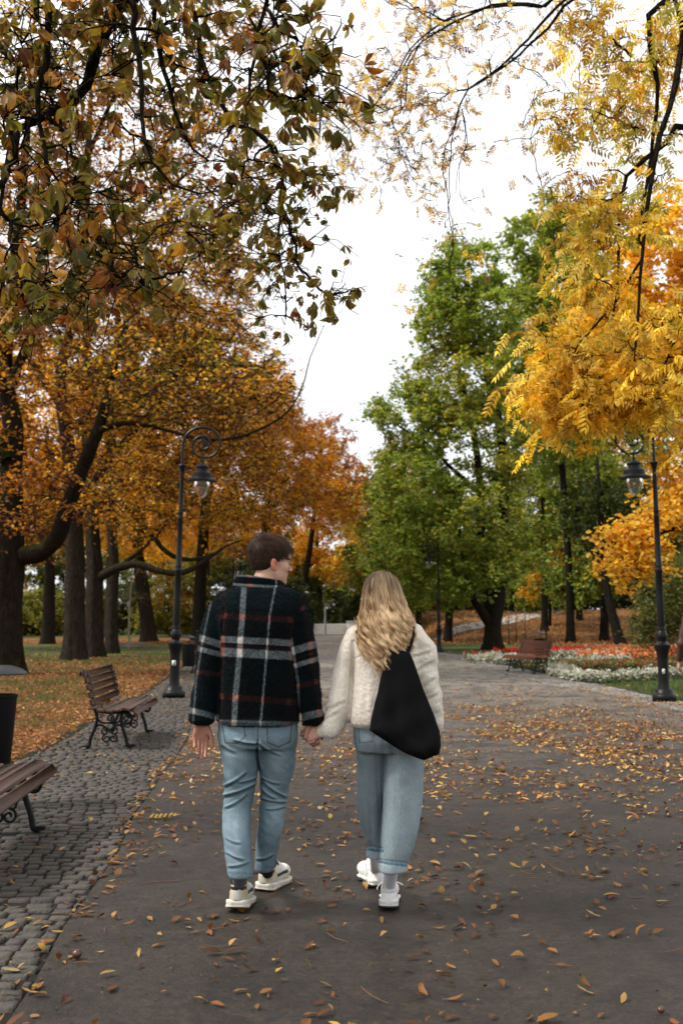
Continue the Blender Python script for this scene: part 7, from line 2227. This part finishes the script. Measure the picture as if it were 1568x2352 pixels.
def build_litter():
    rng = np.random.default_rng(44)
    # density per square metre on asphalt and setts
    def dens(x, y):
        n = vnoise(np.stack([x * 1.4, y * .9], 1), 3); n2 = vnoise(np.stack([x * 4, y * 3], 1), 4)
        patch = np.clip(.7 + 1.1 * n + .8 * n2, .03, 2.6)
        d = 8 + 0 * x + 13 * sstep(4.5, 7, y)
        d = d + 75 * np.exp(-((y - 11.5) / 4.2) ** 2) * sstep(-.8, 2.2, x)
        d = d + 16 * np.exp(-((y - 9) / 3.5) ** 2)
        d = np.where(y > 16, 2.5 + (d - 2.5) * np.exp(-(y - 16) / 4.5), d)
        d = d * patch * 3.4
        eb = x - eAL(y)
        d = d + 150 * np.exp(-((eb + .05 * n) / .14) ** 2) * np.clip(.6 + 1.0 * n2, 0, 1.6) * (y < 18)
        d = np.where(eb < -.1, 20 * patch + 45 * np.exp(-(x - eLL(y)) / .3), d)
        d = np.where(x > eAR(y) - .4, d + 18 * patch * (y < 30), d)
        return d
    MAXD = 420.0
    area = (6.2 + 4.3) * 57
    N = int(MAXD * area)
    x = rng.uniform(-4.3, 6.2, N); y = 2.6 + 57 * rng.uniform(0, 1, N)
    k = rng.uniform(0, 1, N) < dens(x, y) / MAXD
    k &= (x > eLL(y)) & (x < eLR(y))
    x, y = x[k], y[k]
    size = rng.uniform(.028, .074, len(x)) * np.where(rng.uniform(0, 1, len(x)) < .06, 1.35, 1) * np.where(rng.uniform(0, 1, len(x)) < .12, 1.35, 1)
    z = .018 + rng.uniform(0, .004, len(x))
    z = np.where(x < eAL(y), .018, z)
    vis = visible(x, y)
    # nearest to the feet of the couple are kept clear of the shoes
    for (px, py) in ((545, 2088), (607, 2045), (893, 2083), (868, 2033)):
        g_ = gnd(px, py); c = (np.hypot(x - g_[0], y - g_[1] - .1) < .16); vis &= ~c; x = np.where(c, 99, x)
    ok = x < 90; x, y, z, size, vis = x[ok], y[ok], z[ok], size[ok], vis[ok]
    score = np.where(vis, size / y, 0)
    order = np.argsort(-score); ind = order[:255]; rest = order[255:]
    far = y[rest] > 7.0
    for sel, pal_, lab_ in ((~far, [((.30, .135, .04), 4), ((.22, .085, .028), 4), ((.42, .24, .08), 3), ((.12, .05, .02), 3), ((.52, .32, .06), 1.0)], 'scatter of small dry brown leaves on the nearer asphalt and setts'), (far, PATHC, 'dense scatter of small yellow-brown leaves further along the path')):
        q_ = rest[sel]; o = leaves('leaf_litter', x[q_], y[q_], z[q_], size[q_], pal_, rng); tag(o, lab_, 'fallen leaves', kind='stuff')
    # individual leaves
    protos = {}
    names = [((.42, .19, .05), 'tan'), ((.30, .115, .035), 'rust brown'), ((.55, .32, .10), 'pale ochre'), ((.17, .065, .025), 'dark brown'), ((.66, .42, .07), 'yellow'), ((.60, .46, .24), 'cream')]
    w = np.array([4, 4.5, 3, 3, 1.0, .5]); w /= w.sum()
    TR = [(433, 2142, 5, .07), (480, 2155, 1, .085), (405, 2125, 1, .10), (492, 2116, 1, .10), (345, 2122, 0, .09), (632, 2218, 4, .07), (640, 2240, 4, .065), (650, 2262, 4, .07), (612, 2290, 0, .08), (552, 2288, 2, .075), (500, 2320, 1, .08), (462, 2312, 2, .07), (590, 2326, 0, .07), (745, 2343, 1, .09), (1050, 2140, 3, .10), (975, 2196, 3, .075), (1130, 2152, 0, .07), (1245, 2176, 1, .08), (1365, 2165, 2, .075), (1520, 2088, 1, .10), (1205, 2160, 0, .06), (1018, 2248, 1, .085), (1035, 2232, 0, .06), (1340, 2272, 0, .10), (1345, 2292, 2, .10), (1430, 2310, 2, .08), (1110, 2258, 3, .06), (270, 2120, 3, .07), (690, 2040, 0, .09), (672, 2052, 4, .08), (705, 2058, 1, .08), (1060, 2128, 3, .09)]
    x = np.concatenate([x, [gnd(a, b)[0] for a, b, _, _ in TR]]); y = np.concatenate([y, [gnd(a, b)[1] for a, b, _, _ in TR]]); z = np.concatenate([z, [.02] * len(TR)]); size = np.concatenate([size, [q[3] * .8 for q in TR]])
    ind = list(ind) + list(range(len(x) - len(TR), len(x)))
    for j in ind:
        ci = int(rng.choice(6, p=w)) if j < len(x) - len(TR) else TR[j - (len(x) - len(TR))][2]; vi = int(rng.integers(0, len(DRY))); tint = int(rng.integers(0, 3))
        key = (ci, vi, tint)
        if key not in protos:
            V, F = DRY[vi]
            c = np.array(names[ci][0]) * (.42, .62, .88)[tint]
            me_o = mesh_np('fallen_leaf', V, F, M_DRY, None, col=np.tile(c, (len(V), 1)))
            protos[key] = me_o.data; o = me_o
        else:
            o = bpy.data.objects.new('fallen_leaf', protos[key]); link(o)
        s = float(size[j]); o.scale = (s, s, s); o.location = (float(x[j]), float(y[j]), float(z[j]))
        o.rotation_euler = (rng.normal() * .10, rng.normal() * .10, rng.uniform(0, 6.28))
        curl = 'curled' if vi % 2 else 'flat'
        onc = x[j] < eAL(y[j])
        if onc: where = 'lying on the grey setts left of the path'
        elif abs(x[j] - eAL(y[j])) < .3: where = 'in the drift along the edge of the setts'
        elif y[j] < 4.3: where = 'on the asphalt near the bottom of the picture'
        elif x[j] < MO[0] - .25: where = 'on the asphalt left of the man'
        elif x[j] > WO[0] + .3: where = 'on the asphalt right of the woman'
        else: where = 'on the asphalt around the feet of the couple'
        szw = 'large' if s > .085 else ('small' if s < .06 else 'middling')
        tag(o, f'{szw} {curl} {names[ci][1]} leaf {where}', 'leaf', 'single fallen leaves on the path')
    # compound yellow leaves and sprigs lying on the path
    for (px, py, ang, s, vi, lab) in ((365, 1884, .1, .20, 0, 'yellow feathered leaf lying by the edge of the setts left of the man'),):
        V, F, n = PINN[vi]; V = V.copy(); V[:, 2] = np.abs(V[:, 2]) * .35
        p = gnd(px, py); c = np.array((.62, .40, .04)) if 'yellow' in lab and 'olive' not in lab else np.array((.34, .20, .045))
        o = mesh_np('leaf_sprig', V, F, M_DRY, None, col=np.tile(c, (len(V), 1)) * np.exp(rng.normal(size=(len(V), 1)) * .06))
        o.location = (p[0] - .5 * s * cos(ang), p[1] - .5 * s * sin(ang), .02); o.scale = (s, s, s); o.rotation_euler = (.1, 0, ang)
        tag(o, lab, 'leaf sprig')
    N = 9000; xx = rng.uniform(-2.5, 6, N); yy = 3 + 15 * rng.uniform(0, 1, N) ** 1.3
    k = (rng.uniform(0, 1, N) < np.clip(.45 + .6 * vnoise(np.stack([xx * 1.5, yy], 1), 13), .05, 1)) & (xx > eLL(yy)) & (xx < eLR(yy)); xx, yy = xx[k], yy[k]
    tag(leaves('leaf_crumbs', xx, yy, np.full(len(xx), .019), rng.uniform(.008, .022, len(xx)), [((.20, .09, .03), 3), ((.10, .045, .02), 3), ((.34, .20, .07), 1.5)], rng), 'crumbled bits of dry leaf strewn over the path', 'leaf crumbs', kind='stuff')
    # twigs and leaf stalks
    T = 170; xx = rng.uniform(-1.4, 4.0, T); yy = rng.uniform(3.0, 11, T); a = rng.uniform(0, 6.28, T); L = rng.uniform(.05, .22, T)
    s4 = np.linspace(-.5, .5, 5); bend = rng.normal(size=T) * .22
    P = np.stack([xx[:, None] + L[:, None] * (np.cos(a)[:, None] * s4 - np.sin(a)[:, None] * bend[:, None] * (s4 ** 2)), yy[:, None] + L[:, None] * (np.sin(a)[:, None] * s4 + np.cos(a)[:, None] * bend[:, None] * s4 ** 2), np.full((T, 5), .022) + rng.uniform(0, .006, (T, 5))], -1)
    V, F = tubes(P, np.tile(np.array([.0016, .0022, .0022, .0018, .0012]), (T, 1)) * rng.uniform(.7, 1.3, (T, 1)), 4)
    tag(mesh_np('twig_litter', V, F, m_plain('leaf_stalks', (.13, .055, .03), .8), smooth=True), 'thin twigs and leaf stalks scattered over the asphalt', 'twigs', kind='stuff')
    for (px, py, r_, lab) in ((177, 2212, .021, 'round brown chestnut in the leaf drift by the setts'), (1517, 2340, .014, 'small dark nut by the bottom right corner')):
        b = MB(); b.lathe([(0, -1), (.5, -.88), (.85, -.5), (1, 0), (.88, .45), (.55, .82), (.2, .98), (0, 1)], sides=16)
        o = b.build('chestnut', m_plain('conker_' + str(px), (.10, .035, .02), .3, .5, var=.4), None, smooth=True)
        o.scale = (r_, r_, r_ * .9); g_ = gnd(px, py); o.location = (g_[0], g_[1], .02 + r_ * .8)
        tag(o, lab, 'chestnut')
    # leaves on the benches
    for bn_, n in (('park_bench', 26), ('park_bench.001', 22)):
        ob = bpy.data.objects[bn_]; bpy.context.view_layer.update()
        lx = -.40 + np.abs(rng.normal(size=n)) * .09; ly = np.clip(.55 + rng.normal(size=n) * .3, .1, 1.65)
        zz = .425 + rng.uniform(0, .03, n)
        M = np.array(ob.matrix_basis); W = (M[:3, :3] @ np.stack([lx, ly, zz])).T + M[:3, 3]
        o = leaves('leaf_litter', W[:, 0], W[:, 1], W[:, 2], rng.uniform(.06, .11, n), PATHC, rng)
        tag(o, 'handful of dry leaves on the seat of the ' + ('bench near the left lamp' if bn_ == 'park_bench' else 'bench cut off by the frame'), 'fallen leaves', kind='stuff')
    # lawn litter, left
    N = 60000; y = 6 + 62 * rng.uniform(0, 1, N) ** 1.5; x = rng.uniform(-1, 0, N) * (y * .36 + 1.5) - 1.5
    x = eLL(y) - rng.uniform(0, 1, N) * (y * .30 + .8)
    n1 = vnoise(np.stack([x * .8, y * .5], 1), 8) + .5 * vnoise(np.stack([x * 2.6, y * 1.6], 1), 9)
    pr = np.clip(.55 + .75 * n1, .03, 1) * np.interp(y, [6, 12, 30, 37, 41, 56, 62, 68], [.8, 1, .9, .4, .10, .10, .8, .7])
    k = (rng.uniform(0, 1, N) < pr) & visible(x, y, 1.1); x, y = x[k], y[k]
    o = leaves('leaf_litter', x, y, terrain(x, y) + .02, rng.uniform(.05, .10, len(x)) * np.interp(y, [6, 20, 60], [.8, .95, 1.7]), LAWNC, rng)
    tag(o, 'thick orange-brown leaf litter on the left lawn', 'fallen leaves', kind='stuff')
    # right lawn and bank
    N = 26000; y = rng.uniform(18, 112, N); x = eLR(y) + rng.uniform(0, 1, N) * (y * .34 + 1) - np.where(y > 90, 14, 0) * rng.uniform(0, 1, N)
    pr = np.where(y > 58, np.clip(.8 + .4 * vnoise(np.stack([x * .3, y * .3], 1), 3), .2, 1), .10)
    pr = np.where(y < 58, .07, pr)
    k = (rng.uniform(0, 1, N) < pr) & visible(x, y, 1.1) & ((y > 104) | (x > eLR(y))); x, y = x[k], y[k]
    o = leaves('leaf_litter', x, y, terrain(x, y) + .04, rng.uniform(.10, .18, len(x)) * np.interp(y, [18, 60, 110], [.8, 1.7, 2.4]), [((.50, .24, .06), 3), ((.30, .13, .04), 4), ((.5, .28, .08), 1.5), ((.2, .09, .03), 2)], rng)
    tag(o, 'orange leaf carpet on the rising bank at the right', 'fallen leaves', kind='stuff')
    # grass
    N = 90000; y = 6.5 + 36 * rng.uniform(0, 1, N) ** 1.4; side = rng.uniform(0, 1, N) < .62
    x = np.where(side, eLL(y) - rng.uniform(0, 1, N) * (y * .30 + .8), eLR(y) + rng.uniform(0, 1, N) * (y * .2 + .5))
    n1 = vnoise(np.stack([x * .8, y * .5], 1), 8) + .5 * vnoise(np.stack([x * 2.6, y * 1.6], 1), 9)
    k = (rng.uniform(0, 1, N) < np.where(side, np.clip(.35 - .6 * n1, .05, 1), .95)) & visible(x, y, 1.1) & (side | (y < 40)); x, y = x[k], y[k]; N = len(x)
    bl = np.array([(-.02, 0, 0), (.02, 0, 0), (.012, .10, .7), (-.012, .10, .7), (.1, .02, 0), (.13, .0, 0), (.17, -.06, .6), (.15, -.04, .62), (-.1, 0, 0), (-.13, .02, 0), (-.2, .05, .5), (-.18, .05, .52)])
    bf = np.array([(0, 1, 2, 3), (4, 5, 6, 7), (8, 9, 10, 11)])
    a = rng.uniform(0, 6.28, N); R = frames(np.stack([np.cos(a), np.sin(a), np.zeros(N)], 1), np.tile(np.array((0, 0, 1.0)), (N, 1)) + rng.normal(size=(N, 3)) * .25)
    gc = pick([((.05, .10, .018), 4), ((.09, .145, .03), 3), ((.14, .16, .045), 1.3), ((.03, .06, .014), 2)], N, rng)
    V, F, C = scatter(bl, bf, np.stack([x, y, terrain(x, y) + .002], 1), R, rng.uniform(.06, .13, N) * np.interp(y, [6, 40], [.8, 1.5]), gc)
    tag(mesh_np('grass', V, F, leaf_mat('grass_blades', .3), col=C), 'short green grass of the lawns either side of the path', 'grass', kind='stuff')

    # flower beds
    petal = (np.array([(-.5, -.4, 0), (.5, -.3, .1), (.4, .5, .05), (-.4, .4, -.1)]), np.array([(0, 1, 2, 3)]))
    M_PETAL = leaf_mat('petals', .3)
    def bedband(name, label, cat, pts, wm, pal, per_m2, hgt=.26, s=.05, green=.25):
        P = np.array([gnd(*p)[:2] for p in pts]); n = 60; P = smooth_poly(np.concatenate([P, np.zeros((len(P), 1))], 1), n)[:, :2]
        L = np.linalg.norm(np.diff(P, axis=0), axis=1).sum(); Nc = int(L * wm * per_m2)
        t = rng.uniform(0, n - 1.001, Nc); i = t.astype(int); f = (t - i)[:, None]; C0 = P[i] * (1 - f) + P[i + 1] * f
        d = P[i + 1] - P[i]; d /= np.linalg.norm(d, axis=1, keepdims=True) + 1e-9
        C0 = C0 + np.stack([-d[:, 1], d[:, 0]], 1) * (rng.uniform(-.5, .5, (Nc, 1)) * wm)
        m = 46
        dirs = rng.normal(size=(Nc, m, 3)); dirs[..., 2] = np.abs(dirs[..., 2]); dirs /= np.linalg.norm(dirs, axis=2, keepdims=True)
        R0 = rng.uniform(.7, 1.2, (Nc, 1, 1)); r = rng.uniform(.55, 1, (Nc, m, 1)) * R0
        pos = np.concatenate([C0, terrain(C0[:, 0], C0[:, 1])[:, None] + .03], 1)[:, None] + dirs * r * np.array((.15, .15, hgt))
        pos = pos.reshape(-1, 3); M = len(pos)
        col = pick(pal, M, rng, np.repeat(rng.normal(size=Nc) * .7, m)); g_ = rng.uniform(0, 1, M) < green * np.where(dirs.reshape(-1, 3)[:, 2] > .55, .5, 2.2)
        col[g_] = pick([((.04, .07, .02), 1), ((.08, .11, .03), 1)], int(g_.sum()), rng)
        V, F, C = scatter(petal[0], petal[1], pos, rand_rot(M, rng, .5), rng.uniform(.6, 1.3, M) * s, col)
        o = mesh_np(name, V, F, M_PETAL, col=C); tag(o, label, cat, kind='stuff')
    RED = [((.80, .025, .015), 4), ((.6, .015, .012), 2), ((.85, .08, .04), 1)]
    WHT = [((.62, .66, .60), 4), ((.45, .50, .44), 3), ((.75, .74, .70), 1)]
    ORG = [((.85, .22, .05), 3), ((.85, .42, .14), 2.5), ((.80, .07, .03), 2.5), ((.85, .68, .42), 1.2)]
    MIX = [((.5, .04, .03), 2), ((.30, .30, .07), 3), ((.16, .2, .05), 3), ((.6, .2, .1), 1)]
    bedband('red_flowers', 'small patch of scarlet flowers at the left tip of the bed', 'flowers', ((1098, 1515), (1128, 1514)), 1.3, RED, 20)
    bedband('red_flowers', 'row of scarlet flowers behind the reddish bench', 'flowers', ((1146, 1503), (1210, 1502), (1265, 1502), (1340, 1503)), 1.6, RED, 14)
    bedband('white_flowers', 'mass of white foliage plants left of the reddish bench', 'flowers', ((1138, 1518), (1180, 1524), (1215, 1526)), 2.6, WHT, 14, .3)
    bedband('white_flowers', 'far row of white plants behind the red flowers at the right', 'flowers', ((1270, 1509), (1340, 1507), (1440, 1509)), 1.8, WHT, 10)
    bedband('orange_flowers', 'broad drift of orange and red flowers at the right of the bed', 'flowers', ((1345, 1498), (1420, 1497), (1500, 1495), (1600, 1496)), 7.5, ORG, 15)
    bedband('orange_flowers', 'nearer orange and pink flowers left of the right-hand lamp', 'flowers', ((1330, 1512), (1420, 1512), (1500, 1508), (1600, 1506)), 3.4, ORG, 16)
    bedband('white_flowers', 'middle row of white plants across the bed', 'flowers', ((1262, 1524), (1320, 1524), (1380, 1522), (1440, 1522)), 1.0, WHT, 16)
    bedband('mixed_flowers', 'green and red mixed planting inside the white border', 'flowers', ((1290, 1533), (1360, 1538), (1440, 1535), (1600, 1530)), 3.6, MIX, 12, .2, green=.5)
    bedband('white_border_flowers', 'near border of white plants curving along the front of the bed', 'flowers', ((1262, 1541), (1300, 1556), (1353, 1566), (1429, 1562), (1500, 1556), (1610, 1552)), .62, WHT, 34, .24, green=.15)
    # soil of the bed
    poly = np.array([gnd(*p)[:2] for p in ((1095, 1516), (1260, 1549), (1300, 1562), (1353, 1571), (1430, 1567), (1620, 1556), (1620, 1488), (1340, 1489), (1150, 1497))])
    V = np.concatenate([poly, np.full((len(poly), 1), .035)], 1); c = V.mean(0)
    V = np.concatenate([V, c[None]]); n = len(poly)
    o = mesh_np('soil', V, np.array([(i, (i + 1) % n, n) for i in range(n)]), M_SOIL); tag(o, 'dark soil of the flower bed', 'soil', kind='structure')


build_litter()
print('done', time.time() - T0, sum(len(o.data.polygons) for o in scene.objects if o.type == 'MESH') // 1000, 'k faces')
